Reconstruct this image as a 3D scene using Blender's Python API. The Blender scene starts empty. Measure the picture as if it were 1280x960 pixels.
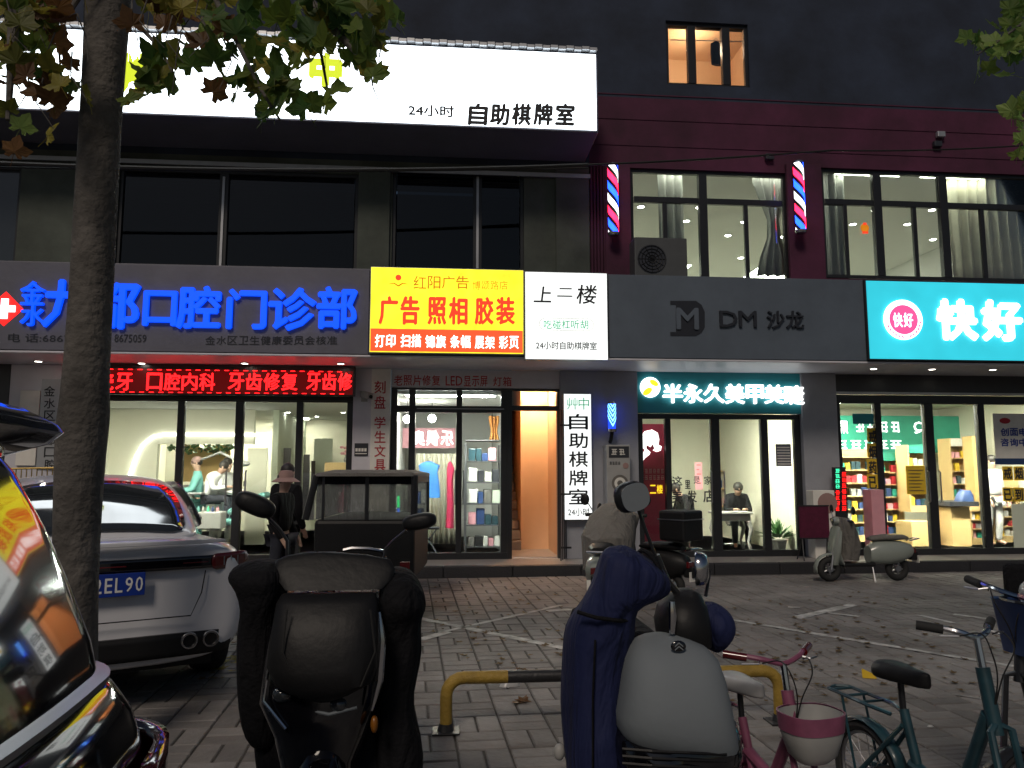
import bpy, bmesh, math, random
from mathutils import Vector, Matrix, noise
R = math.radians
random.seed(7)
SC = bpy.context.scene
COL = SC.collection

# ------------------------------------------------------------------ camera, world, light, exposure
F_PX, PITCH, YAW, CAM_Z = 961.0, R(6.53), R(-5.0), 1.5
cam_d = bpy.data.cameras.new('camera'); cam = bpy.data.objects.new('camera', cam_d); COL.objects.link(cam)
cam_d.sensor_width = 36; cam_d.lens = F_PX / 1280 * 36; cam_d.clip_start = .05; cam_d.clip_end = 400
cam.location = (0, 0, CAM_Z); cam.rotation_euler = (math.pi / 2 + PITCH, 0, YAW)
SC.camera = cam
SC.view_settings.view_transform = 'Standard'; SC.view_settings.look = 'None'
SC.view_settings.exposure = 0; SC.view_settings.gamma = 1
SC.cycles.max_bounces = 6; SC.cycles.diffuse_bounces = 3; SC.cycles.glossy_bounces = 4
SC.cycles.transparent_max_bounces = 16; SC.cycles.sample_clamp_indirect = 4
SC.cycles.use_denoising = True
world = bpy.data.worlds.new('World'); SC.world = world; world.use_nodes = True
wn = world.node_tree; bg = wn.nodes['Background']
sky = wn.nodes.new('ShaderNodeTexSky'); sky.sky_type = 'NISHITA'; sky.sun_disc = False
SUN_EL, SUN_AZ = R(42), R(200)
sky.sun_elevation = SUN_EL; sky.sun_rotation = SUN_AZ
wn.links.new(sky.outputs['Color'], bg.inputs['Color']); bg.inputs['Strength'].default_value = .019
sun_d = bpy.data.lights.new('sun', 'SUN'); sun_d.energy = 1.1; sun_d.angle = R(14); sun_d.color = (1, .86, .72)
sun = bpy.data.objects.new('sun', sun_d); COL.objects.link(sun)
sd = Vector((math.sin(SUN_AZ) * math.cos(SUN_EL), math.cos(SUN_AZ) * math.cos(SUN_EL), math.sin(SUN_EL)))
sun.rotation_euler = sd.to_track_quat('Z', 'Y').to_euler()

# ------------------------------------------------------------------ photo geometry -> metres
_rot = cam.rotation_euler.to_matrix()
def ray(px, py): return _rot @ Vector(((px - 640) / F_PX, (480 - py) / F_PX, -1))
def Q(px, py, Y):
    d = ray(px, py); t = Y / d.y
    return Vector((d.x * t, Y, CAM_Z + d.z * t))
def G(px, py, z=0.0):
    d = ray(px, py); t = (z - CAM_Z) / d.z
    return Vector((d.x * t, d.y * t, z))
def proj(p):
    v = _rot.transposed() @ (Vector(p) - Vector((0, 0, CAM_Z))); return (640 + F_PX * v.x / -v.z, 480 - F_PX * v.y / -v.z)
def D(px, py, depth):            # point at a distance along the optical axis
    d = ray(px, py); return Vector((0, 0, CAM_Z)) + d * depth
def rect(x0, y0, x1, y1, Y):
    ym, xm = (y0 + y1) / 2, (x0 + x1) / 2
    return Q(x0, ym, Y).x, Q(x1, ym, Y).x, Q(xm, y1, Y).z, Q(xm, y0, Y).z    # xa, xb, zbottom, ztop

# ------------------------------------------------------------------ materials
MATS = {}
def mat(name, col=(.5, .5, .5), rough=.6, metal=0., var=.18, scale=6., bump=0., emit=0., ecol=None, coat=0., rvar=False, spec=.5):
    if name in MATS: return MATS[name]
    m = bpy.data.materials.new(name); m.use_nodes = True; nt = m.node_tree; n = nt.nodes; b = n['Principled BSDF']
    b.inputs['Roughness'].default_value = rough; b.inputs['Metallic'].default_value = metal
    b.inputs['Coat Weight'].default_value = coat; b.inputs['Coat Roughness'].default_value = .04
    b.inputs['Specular IOR Level'].default_value = spec
    tc = n.new('ShaderNodeTexCoord'); nz = n.new('ShaderNodeTexNoise'); nz.inputs['Scale'].default_value = scale
    nz.inputs['Detail'].default_value = 6; nt.links.new(tc.outputs['Object'], nz.inputs['Vector'])
    mr = n.new('ShaderNodeMapRange'); mr.inputs[3].default_value = 1 - var; mr.inputs[4].default_value = 1 + var
    nt.links.new(nz.outputs[0], mr.inputs[0])
    mx = n.new('ShaderNodeMix'); mx.data_type = 'RGBA'; mx.blend_type = 'MULTIPLY'; mx.inputs[0].default_value = 1
    mx.inputs[6].default_value = (*col, 1); cb = n.new('ShaderNodeCombineColor')
    fac = mr.outputs[0]
    if rvar:
        oi = n.new('ShaderNodeObjectInfo'); m2 = n.new('ShaderNodeMapRange'); m2.inputs[3].default_value = .75; m2.inputs[4].default_value = 1.25
        nt.links.new(oi.outputs['Random'], m2.inputs[0]); mm = n.new('ShaderNodeMath'); mm.operation = 'MULTIPLY'
        nt.links.new(fac, mm.inputs[0]); nt.links.new(m2.outputs[0], mm.inputs[1]); fac = mm.outputs[0]
    for k in range(3): nt.links.new(fac, cb.inputs[k])
    nt.links.new(cb.outputs[0], mx.inputs[7]); nt.links.new(mx.outputs[2], b.inputs['Base Color'])
    if bump:
        bp = n.new('ShaderNodeBump'); bp.inputs['Strength'].default_value = bump; bp.inputs['Distance'].default_value = .02
        n2 = n.new('ShaderNodeTexNoise'); n2.inputs['Scale'].default_value = scale * 5; n2.inputs['Detail'].default_value = 5
        nt.links.new(tc.outputs['Object'], n2.inputs['Vector']); nt.links.new(n2.outputs[0], bp.inputs['Height'])
        nt.links.new(bp.outputs[0], b.inputs['Normal'])
    if emit:
        b.inputs['Emission Color'].default_value = (*(ecol or col), 1); b.inputs['Emission Strength'].default_value = emit
    MATS[name] = m; return m
def lightbox(name, col, s, scale=1.5, var=.12):      # back-lit acrylic face, slightly uneven tubes behind it
    m = mat(name, tuple(min(.8, c) for c in col), .35, var=.02)
    nt = m.node_tree; n = nt.nodes; b = n['Principled BSDF']
    tc = n.new('ShaderNodeTexCoord'); nz = n.new('ShaderNodeTexNoise'); nz.inputs['Scale'].default_value = scale
    mr = n.new('ShaderNodeMapRange'); mr.inputs[1].default_value = .3; mr.inputs[2].default_value = .7
    mr.inputs[3].default_value = s * (1 - var); mr.inputs[4].default_value = s * (1 + var)
    nt.links.new(tc.outputs['Object'], nz.inputs['Vector']); nt.links.new(nz.outputs[0], mr.inputs[0]); nt.links.new(mr.outputs[0], b.inputs['Emission Strength'])
    b.inputs['Emission Color'].default_value = (*col, 1); return m
def glass(name, tint=(1, 1, 1), refl=1.0):
    m = bpy.data.materials.new(name); m.use_nodes = True; nt = m.node_tree; n = nt.nodes; n.remove(n['Principled BSDF'])
    out = n['Material Output']; tr = n.new('ShaderNodeBsdfTransparent'); tr.inputs[0].default_value = (*tint, 1)
    gl = n.new('ShaderNodeBsdfGlossy'); gl.inputs['Roughness'].default_value = .02; gl.inputs[0].default_value = (refl, refl, refl, 1)
    fr = n.new('ShaderNodeFresnel'); fr.inputs[0].default_value = 1.5; mx = n.new('ShaderNodeMixShader')
    nt.links.new(fr.outputs[0], mx.inputs[0]); nt.links.new(tr.outputs[0], mx.inputs[1]); nt.links.new(gl.outputs[0], mx.inputs[2])
    nt.links.new(mx.outputs[0], out.inputs[0]); MATS[name] = m; return m
def leafmat(name, c1, c2):
    m = bpy.data.materials.new(name); m.use_nodes = True; nt = m.node_tree; n = nt.nodes; b = n['Principled BSDF']; out = n['Material Output']
    oi = n.new('ShaderNodeObjectInfo'); tc = n.new('ShaderNodeTexCoord'); nz = n.new('ShaderNodeTexNoise'); nz.inputs['Scale'].default_value = 14
    nt.links.new(tc.outputs['Object'], nz.inputs['Vector'])
    ad = n.new('ShaderNodeMath'); ad.operation = 'ADD'; nt.links.new(oi.outputs['Random'], ad.inputs[0]); nt.links.new(nz.outputs[0], ad.inputs[1])
    rm = n.new('ShaderNodeValToRGB'); rm.color_ramp.elements[0].position = .45; rm.color_ramp.elements[1].position = 1.35
    rm.color_ramp.elements[0].position = .35; rm.color_ramp.elements[1].position = 1.0
    rm.color_ramp.elements[0].color = (*c1, 1); rm.color_ramp.elements[1].color = (*c2, 1)
    ml = n.new('ShaderNodeMath'); ml.operation = 'MULTIPLY'; ml.inputs[1].default_value = .62; nt.links.new(ad.outputs[0], ml.inputs[0])
    nt.links.new(ml.outputs[0], rm.inputs[0]); nt.links.new(rm.outputs[0], b.inputs['Base Color']); b.inputs['Roughness'].default_value = .55
    tl = n.new('ShaderNodeBsdfTranslucent'); nt.links.new(rm.outputs[0], tl.inputs[0]); mx = n.new('ShaderNodeMixShader'); mx.inputs[0].default_value = .5
    nt.links.new(b.outputs[0], mx.inputs[1]); nt.links.new(tl.outputs[0], mx.inputs[2]); nt.links.new(mx.outputs[0], out.inputs[0])
    MATS[name] = m; return m

M = lambda k: MATS[k]
mat('black_frame', (.018, .019, .022), .35, var=.1); mat('black_plastic', (.011, .011, .012), .5, bump=.1, spec=.3)
mat('black_cloth', (.008, .008, .010), .85, spec=.2, bump=.4, scale=12); mat('rubber', (.018, .018, .018), .8)
mat('black_gloss', (.004, .004, .006), .09, coat=1., var=.05); mat('chrome', (.62, .62, .64), .16, metal=1, var=.04)
mat('steel', (.4, .4, .42), .4, metal=1); mat('white_paint', (.72, .73, .74), .4)
mat('car_white', (.7, .71, .75), .28, coat=.6, var=.04); mat('dark_glass', (.03, .035, .04), .05, coat=1, var=.05)
mat('concrete', (.22, .207, .20), .85, bump=.4, scale=3, var=.25); mat('paver', (.22, .207, .20), .8, bump=.5, scale=5, var=.3, rvar=True)
mat('paver_field', (.22, .207, .20), .8, bump=.6, scale=2.2, var=.4); mat('joint_sand', (.07, .065, .06), .95, bump=.5)
mat('road_paint', (.55, .545, .53), .75, var=.35, scale=9); mat('kerb_dark', (.022, .022, .026), .6, bump=.3)
mat('step_tile', (.3, .28, .27), .35, var=.2); mat('wall_dark', (.022, .032, .058), .85, bump=.3, var=.55, scale=1.1)
mat('wall_maroon', (.07, .012, .04), .8, bump=.3, var=.5, scale=1.3); mat('wall_green_grey', (.075, .088, .075), .85, bump=.3, var=.4, scale=1.5)
mat('wall_blue_grey', (.31, .32, .355), .6, bump=.2, var=.1); mat('soffit', (.62, .61, .66), .42, var=.1)
mat('board_grey', (.13, .13, .165), .45, bump=.15, var=.12, scale=2.); mat('board_slate', (.105, .13, .165), .45, bump=.1, var=.12, scale=2.)
mat('board_letter', (.02, .022, .03), .4); mat('aluminium', (.45, .46, .48), .4, metal=.6)
mat('room_cream', (.74, .73, .60), .8, var=.05); mat('room_white', (.78, .78, .74), .8, var=.04); mat('room_floor', (.5, .47, .4), .3, var=.1)
mat('room_pale_green', (.62, .68, .55), .7, var=.05); mat('wood_light', (.62, .40, .16), .5, var=.2, scale=3)
mat('wood_pale', (.68, .48, .22), .5, var=.15, scale=3); mat('orange_wall', (.8, .55, .34), .7, var=.06); mat('curtain_grey', (.33, .33, .31), .9, var=.2)
mat('curtain_pale', (.7, .66, .52), .9, var=.15); mat('teal_face', (.02, .25, .3), .45, var=.08); mat('pharm_green', (.02, .28, .2), .6)
mat('poster_red', (.55, .02, .08), .5); mat('poster_pink', (.75, .35, .4), .5); mat('paper', (.78, .76, .7), .7); mat('paper_yellow', (.75, .5, .03), .6)
mat('ink', (.02, .02, .025), .6); mat('ink_red', (.45, .02, .03), .6); mat('ink_white', (.8, .8, .8), .5)
mat('blue_cloth', (.006, .012, .065), .8, bump=.12, scale=9); mat('scooter_grey', (.19, .215, .235), .72, coat=0, bump=.06, spec=.25, var=.06)
mat('vespa_green', (.27, .30, .27), .3, coat=.5, var=.08); mat('grey_cloth', (.16, .15, .135), .9, bump=.5, scale=9)
mat('yellow_paint', (.34, .22, .035), .6, bump=.4, var=.6, scale=9); mat('black_paint', (.02, .02, .022), .45, bump=.3)
mat('pink_paint', (.24, .07, .13), .45, coat=.3, var=.5, scale=14); mat('teal_paint', (.014, .05, .066), .45, coat=.3, var=.7, scale=14); mat('white_plastic', (.36, .36, .35), .45)
mat('red_trim', (.5, .03, .05), .4); mat('bark', (.115, .105, .095), .95, bump=1.0, scale=5, var=.55); mat('skin', (.5, .32, .24), .6, var=.06)
mat('hair', (.015, .012, .012), .5); mat('denim', (.02, .023, .035), .9); mat('hat_pink', (.33, .21, .19), .9); mat('red_lens', (.10, .006, .008), .15, coat=1)
mat('plate_blue', (.01, .04, .3), .4); mat('robe_blue', (.04, .18, .5), .8); mat('robe_red', (.5, .02, .08), .8); mat('amber_cloth', (.6, .25, .06), .8)
mat('cable', (.01, .01, .01), .6); mat('ac_white', (.07, .075, .08), .5); mat('basket_blue', (.022, .05, .15), .5); mat('brass', (.5, .35, .12), .35, metal=.8)
mat('plant_green', (.06, .16, .05), .6); mat('scrub_green', (.15, .4, .38), .8); mat('bag_white', (.42, .42, .42), .3); mat('dark_tile', (.035, .037, .045), .3)
# emitters
lightbox('lb_white', (.86, .95, 1.0), 3.6); lightbox('lb_yellow', (1.0, .86, .03), 1.2, 4., .3); lightbox('lb_red', (1.0, .10, .03), .95)
lightbox('lb_teal', (.03, .50, .62), 1.05); lightbox('lb_small_white', (.95, 1, .98), 1.15)
mat('em_blue', (.0, .1, .8), .4, emit=1.1, ecol=(.001, .075, 1)); mat('em_white', (.8, .8, .8), .4, emit=2., ecol=(1, 1, .97)); mat('em_logo', (.8, .8, .8), .4, emit=2.2, ecol=(1, 1, 1))
mat('em_strip', (.8, .8, .8), .4, emit=6., ecol=(1, 1, .95)); mat('em_lamp', (.8, .8, .8), .4, emit=60., ecol=(1, .98, .88)); mat('em_soffit', (.8, .8, .8), .4, emit=14., ecol=(1, .93, .78))
mat('em_room', (.8, .8, .8), .4, emit=120., ecol=(1, .97, .80)); mat('em_shop', (.8, .8, .8), .4, emit=330., ecol=(1, .97, .80)); mat('em_print', (.8, .8, .8), .4, emit=200., ecol=(.95, 1, .93)); mat('em_orange', (.8, .5, .3), .4, emit=420., ecol=(1, .60, .34)); mat('em_warm', (.8, .6, .4), .4, emit=110., ecol=(1, .72, .5))
mat('em_yellow', (.8, .6, .1), .4, emit=1.3, ecol=(1, .7, .02)); mat('em_red', (.6, 0, 0), .4, emit=2.2, ecol=(1, .012, .01)); mat('em_pink', (.8, .1, .3), .4, emit=1., ecol=(.95, .09, .3))
mat('em_green', (.1, .6, .3), .4, emit=1.6, ecol=(.05, .9, .45)); mat('em_barber_blue', (0, .05, .8), .4, emit=7., ecol=(.01, .06, 1)); mat('em_barber_red', (.8, 0, .05), .4, emit=6., ecol=(1, .015, .06))
mat('em_barber_white', (.8, .8, .8), .4, emit=3.2, ecol=(.95, .95, 1)); mat('em_cyan', (.2, .7, .9), .4, emit=2.6, ecol=(.25, .75, 1)); mat('em_text_green', (.1, .5, .3), .4, emit=.45, ecol=(.05, .55, .25))
mat('ink_orange', (.7, .2, .02), .4, emit=.55, ecol=(.75, .28, .0)); mat('ink_red_lit', (.8, .05, .02), .4, emit=.85, ecol=(1, .06, .02)); mat('ink_lime', (.5, .6, .02), .4, emit=.9, ecol=(.62, .75, .0))
glass('shop_glass', (.93, .95, .93)); glass('tint_glass', (.12, .14, .17)); glass('film', (.75, .77, .75)); glass('night_glass', (.22, .24, .25))
# LED matrix face: red dots on black
def ledmat():
    m = mat('led_text', (.3, 0, 0), .5, var=.02); nt = m.node_tree; n = nt.nodes; b = n['Principled BSDF']
    tc = n.new('ShaderNodeTexCoord'); mp = n.new('ShaderNodeMapping'); mp.inputs['Scale'].default_value = (52, 52, 52); v = n.new('ShaderNodeTexVoronoi'); v.inputs['Randomness'].default_value = 0
    mr = n.new('ShaderNodeMapRange'); mr.inputs[1].default_value = .2; mr.inputs[2].default_value = .62; mr.inputs[3].default_value = 9.; mr.inputs[4].default_value = .7
    nt.links.new(tc.outputs['Object'], mp.inputs[0]); nt.links.new(mp.outputs[0], v.inputs['Vector']); nt.links.new(v.outputs[0], mr.inputs[0]); nt.links.new(mr.outputs[0], b.inputs['Emission Strength'])
    b.inputs['Emission Color'].default_value = (1, .01, .012, 1)
mat('ink_orange_off', (.25, .09, .01), .3)
ledmat()
def stains(k, sc=.55, lo=.62, hi=1.2):
    m = MATS[k]; nt = m.node_tree; n = nt.nodes; b = n['Principled BSDF']; src = b.inputs['Base Color'].links[0].from_socket; g = n.new('ShaderNodeNewGeometry'); nz = n.new('ShaderNodeTexNoise'); nz.inputs['Scale'].default_value = sc; nz.inputs['Detail'].default_value = 7; nz.inputs['Roughness'].default_value = .65
    mr = n.new('ShaderNodeMapRange'); mr.inputs[1].default_value = .3; mr.inputs[2].default_value = .7; mr.inputs[3].default_value = lo; mr.inputs[4].default_value = hi; cb = n.new('ShaderNodeCombineColor'); mx = n.new('ShaderNodeMix'); mx.data_type = 'RGBA'; mx.blend_type = 'MULTIPLY'; mx.inputs[0].default_value = 1
    nt.links.new(g.outputs['Position'], nz.inputs['Vector']); nt.links.new(nz.outputs[0], mr.inputs[0])
    for i in range(3): nt.links.new(mr.outputs[0], cb.inputs[i])
    nt.links.new(src, mx.inputs[6]); nt.links.new(cb.outputs[0], mx.inputs[7]); nt.links.new(mx.outputs[2], b.inputs['Base Color'])
for k in ('paver', 'paver_field', 'concrete'): stains(k, .8, .5, 1.3)
stains('road_paint', 6., .25, 1.25)
for k in ('wall_dark', 'wall_maroon', 'wall_green_grey'): stains(k, .9, .6, 1.35)
stains('board_grey', 1.2, .85, 1.12); stains('board_slate', 1.2, .85, 1.12); stains('bark', 3., .55, 1.4)
def clothfolds(k):
    m = MATS[k]; nt = m.node_tree; n = nt.nodes; b = n['Principled BSDF']; tc = n.new('ShaderNodeTexCoord'); mp = n.new('ShaderNodeMapping'); mp.inputs['Scale'].default_value = (9, 9, 2.2); mp.inputs['Rotation'].default_value = (.3, .25, 0)
    nz = n.new('ShaderNodeTexNoise'); nz.inputs['Scale'].default_value = 1.; nz.inputs['Detail'].default_value = 3; nz.inputs['Distortion'].default_value = 1.2; bp = n.new('ShaderNodeBump'); bp.inputs['Strength'].default_value = .9; bp.inputs['Distance'].default_value = .05
    nt.links.new(tc.outputs['Object'], mp.inputs[0]); nt.links.new(mp.outputs[0], nz.inputs['Vector']); nt.links.new(nz.outputs[0], bp.inputs['Height'])
    old = b.inputs['Normal'].links; 
    if old: nt.links.new(old[0].from_socket, bp.inputs['Normal'])
    nt.links.new(bp.outputs[0], b.inputs['Normal'])
for k in ('blue_cloth', 'black_cloth', 'grey_cloth'): clothfolds(k)
def filmmat():
    m = MATS['film']; nt = m.node_tree; n = nt.nodes; out = n['Material Output']; src = out.inputs[0].links[0].from_socket; df = n.new('ShaderNodeBsdfDiffuse'); df.inputs[0].default_value = (.5, .52, .5, 1)
    nz = n.new('ShaderNodeTexNoise'); nz.inputs['Scale'].default_value = 5; mr = n.new('ShaderNodeMapRange'); mr.inputs[3].default_value = .05; mr.inputs[4].default_value = .45; mx = n.new('ShaderNodeMixShader')
    nt.links.new(nz.outputs[0], mr.inputs[0]); nt.links.new(mr.outputs[0], mx.inputs[0]); nt.links.new(src, mx.inputs[1]); nt.links.new(df.outputs[0], mx.inputs[2]); nt.links.new(mx.outputs[0], out.inputs[0])
filmmat()
mat('led_off', (.02, .002, .003), .5, emit=.09, ecol=(1, .01, .01))
leafmat('leaf_green', (.045, .11, .022), (.18, .24, .035)); leafmat('leaf_olive', (.12, .13, .02), (.34, .28, .04)); leafmat('leaf_brown', (.09, .045, .015), (.21, .10, .035)); leafmat('leaf_bright', (.12, .24, .05), (.28, .36, .09))
leafmat('leaf_dry', (.12, .07, .03), (.33, .25, .13))

# ------------------------------------------------------------------ builders
def tag(o, label=None, cat=None, group=None, kind=None):
    if label: o['label'] = label
    if cat: o['category'] = cat
    if group: o['group'] = group
    if kind: o['kind'] = kind
    return o
def thing(name, label, cat, loc=(0, 0, 0), rz=0, group=None):
    o = bpy.data.objects.new(name, None); COL.objects.link(o); o.empty_display_size = .1
    o.location = loc; o.rotation_euler = (0, 0, rz); return tag(o, label, cat, group)
class MB:
    def __init__(s): s.v, s.f, s.mi = [], [], []; s.mats = []; s.cur = 0
    def use(s, m):
        if m not in s.mats: s.mats.append(m)
        s.cur = s.mats.index(m); return s
    def add(s, vs, fs):
        b = len(s.v); s.v += [Vector(p) for p in vs]
        for f in fs: s.f.append([i + b for i in f]); s.mi.append(s.cur)
        return s
    def box(s, x0, x1, y0, y1, z0, z1, T=None):
        if x0 > x1: x0, x1 = x1, x0
        vs = [Vector(p) for p in ((x0, y0, z0), (x1, y0, z0), (x1, y1, z0), (x0, y1, z0), (x0, y0, z1), (x1, y0, z1), (x1, y1, z1), (x0, y1, z1))]
        if T: vs = [T @ p for p in vs]
        return s.add(vs, [(0, 3, 2, 1), (4, 5, 6, 7), (0, 1, 5, 4), (1, 2, 6, 5), (2, 3, 7, 6), (3, 0, 4, 7)])
    def quad(s, *p): return s.add(p, [tuple(range(len(p)))])
    def loft(s, rings, caps=True, closed=True):
        n = len(rings[0]); vs = [p for r in rings for p in r]; fs = []
        for i in range(len(rings) - 1):
            for j in range(n if closed else n - 1):
                a, b = i * n + j, i * n + (j + 1) % n; fs.append((a, b, b + n, a + n))
        if caps and closed: fs += [tuple(reversed(range(n))), tuple(range((len(rings) - 1) * n, len(rings) * n))]
        return s.add(vs, fs)
    def tube(s, pts, r, n=8, caps=True):
        pts = [Vector(p) for p in pts]; rs = r if isinstance(r, (list, tuple)) else [r] * len(pts); rings = []; up = None
        for i, p in enumerate(pts):
            t = (pts[min(i + 1, len(pts) - 1)] - pts[max(i - 1, 0)]).normalized()
            if up is None: up = Vector((0, 0, 1)) if abs(t.z) < .9 else Vector((1, 0, 0))
            a = t.cross(up).normalized(); b = a.cross(t).normalized(); up = b
            rings.append([p + (a * math.cos(k * 2 * math.pi / n) + b * math.sin(k * 2 * math.pi / n)) * rs[i] for k in range(n)])
        return s.loft(rings, caps)
    def lathe(s, prof, c, axis=(0, 0, 1), n=16, caps=True):      # prof: (radius, distance along the axis)
        ax = Vector(axis).normalized(); u = ax.orthogonal().normalized(); w = ax.cross(u); c = Vector(c)
        return s.loft([[c + ax * h + (u * math.cos(k * 2 * math.pi / n) + w * math.sin(k * 2 * math.pi / n)) * r for k in range(n)] for r, h in prof], caps)
    def torus(s, c, axis, R_, r, n=28, m=8, a0=0, a1=2 * math.pi, u=None):
        ax = Vector(axis).normalized(); u = Vector(u).normalized() if u else ax.orthogonal().normalized(); w = ax.cross(u); c = Vector(c); full = abs(a1 - a0) > 6.2
        rings = []
        for k in range(n if full else n + 1):
            t = a0 + (a1 - a0) * k / n; d = u * math.cos(t) + w * math.sin(t)
            rings.append([c + d * (R_ + r * math.cos(q * 2 * math.pi / m)) + ax * r * math.sin(q * 2 * math.pi / m) for q in range(m)])
        if full: rings.append(rings[0])
        return s.loft(rings, not full)
    def prism(s, poly, d):          # extrude a planar polygon by vector d
        poly = [Vector(p) for p in poly]; d = Vector(d); n = len(poly)
        return s.add(poly + [p + d for p in poly], [tuple(range(n)), tuple(reversed(range(n, 2 * n)))] + [(i, i + n, (i + 1) % n + n, (i + 1) % n) for i in range(n)])
    def ell(s, c, rx, ry, rz, n=12, m=8, T=None):
        rings = []
        for i in range(m + 1):
            a = -math.pi / 2 + math.pi * i / m; ca = max(.02, math.cos(a))
            rings.append([Vector((rx * ca * math.cos(k * 2 * math.pi / n), ry * ca * math.sin(k * 2 * math.pi / n), rz * math.sin(a))) for k in range(n)])
        c = Vector(c); return s.loft([[c + (T @ p if T else p) for p in r] for r in rings])
    def wrinkle(s, amp, sc, seed=0):
        for i, p in enumerate(s.v):
            q = p * sc + Vector((seed, seed * 1.7, 0)); s.v[i] = p + noise.noise_vector(q) * amp + noise.noise_vector(q * 2.7) * amp * .4
        return s
    def build(s, name, m=None, parent=None, smooth=False, bevel=0, sub=0, world=False, label=None):
        me = bpy.data.meshes.new(name); off = Vector(parent.location) if (world and parent) else Vector()
        if world and parent and parent.parent: off = off + Vector(parent.parent.location)
        me.from_pydata([p - off for p in s.v], [], s.f)
        for mm in ([m] if m else s.mats): me.materials.append(M(mm) if isinstance(mm, str) else mm)
        if not m: me.polygons.foreach_set('material_index', s.mi)
        bm = bmesh.new(); bm.from_mesh(me); bmesh.ops.recalc_face_normals(bm, faces=bm.faces); bm.to_mesh(me); bm.free()
        if smooth: me.polygons.foreach_set('use_smooth', [True] * len(me.polygons))
        o = bpy.data.objects.new(name, me); COL.objects.link(o)
        if parent: o.parent = parent
        if bevel:
            b = o.modifiers.new('bevel', 'BEVEL'); b.width = bevel; b.segments = 2; b.limit_method = 'ANGLE'; b.angle_limit = R(40)
        if sub:
            u = o.modifiers.new('sub', 'SUBSURF'); u.levels = sub; u.render_levels = sub
        if smooth and not sub: 
            try: me.set_sharp_from_angle(angle=R(42))
            except Exception: pass
        if label: o['label'] = label
        return o
def smooth_path(pts, n=5):      # Catmull-Rom through the points
    P = [Vector(p) for p in pts]; P = [P[0] * 2 - P[1]] + P + [P[-1] * 2 - P[-2]]; out = []
    for i in range(1, len(P) - 2):
        for k in range(n):
            t = k / n; a, b, c, d = P[i - 1], P[i], P[i + 1], P[i + 2]
            out.append(.5 * (2 * b + (c - a) * t + (2 * a - 5 * b + 4 * c - d) * t * t + (3 * b - a - 3 * c + d) * t ** 3))
    return out + [P[-2]]
def ring(cx, cy, z, rx, ry, n=16, p=2.6):
    out = []
    for k in range(n):
        a = 2 * math.pi * k / n; c, s_ = math.cos(a), math.sin(a)
        out.append(Vector((cx + rx * math.copysign(abs(c) ** (2 / p), c), cy + ry * math.copysign(abs(s_) ** (2 / p), s_), z)))
    return out
def prof_loft(mb, rows, n=20, p=2.6):     # rows: (py, px_left, px_right, Y centre, half depth)
    rings = []
    for py, xl, xr, Y, hd in rows:
        a, b = Q(xl, py, Y), Q(xr, py, Y); rings.append(ring((a.x + b.x) / 2, Y, (a.z + b.z) / 2, abs(b.x - a.x) / 2, hd, n, p))
    return mb.loft(rings)
def copy_tree(o, parent=None):
    c = o.copy(); COL.objects.link(c); c.parent = parent
    for ch in [x for x in o.children]: copy_tree(ch, c)
    return c
def boxthing(name, label, cat, x0, x1, y0, y1, z0, z1, m, group=None, bevel=.004):
    o = MB().box(x0, x1, y0, y1, z0, z1).build(name, m, bevel=bevel); return tag(o, label, cat, group)

_tc = {}
def glyphs(s, bold=0.0, ext=0.0):
    k = (s, bold, ext)
    if k not in _tc:
        c = bpy.data.curves.new('t', 'FONT'); c.body = s; c.resolution_u = 2; c.offset = bold; c.extrude = ext
        o = bpy.data.objects.new('t', c); COL.objects.link(o); me = bpy.data.meshes.new_from_object(o)
        vs = [v.co.copy() for v in me.vertices]; fs = [tuple(p.vertices) for p in me.polygons]
        bpy.data.objects.remove(o); bpy.data.curves.remove(c); bpy.data.meshes.remove(me)
        x0 = min(v.x for v in vs); x1 = max(v.x for v in vs); y0 = min(v.y for v in vs); y1 = max(v.y for v in vs)
        _tc[k] = (vs, fs, x0, x1, y0, y1)
    return _tc[k]
def put_text(mb, s, xa, xb, za, zb, Y, bold=.012, depth=0.0, mirror=False, slant=0., frame=None):
    if bold > 0:          # heavier strokes: overlaid copies, never a folding outline
        k = bold * (zb - za); q = 0
        for dx, dz_ in ((-k, 0), (k, 0), (0, -k), (0, k)) + (((k * .7, k * .7), (-k * .7, -k * .7)) if bold > .02 else ()):
            put_text(mb, s, xa + dx + k, xb + dx - k, za + dz_ + k, zb + dz_ - k, Y - q * .0004, 0, depth, mirror, slant, frame); q += 1
        return mb
    vs, fs, x0, x1, y0, y1 = glyphs(s, bold, 1.0 if depth else 0.0); out = []
    for v in vs:
        u = (v.x - x0) / (x1 - x0); w = (v.y - y0) / (y1 - y0)
        if mirror: u = 1 - u
        x = xa + (xb - xa) * u + slant * (w - .5) * (zb - za); z = za + (zb - za) * w
        p = Vector((x, Y - (v.z + 1) * depth / 2 if depth else Y, z)); out.append(frame @ p if frame else p)
    return mb.add(out, fs)
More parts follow.
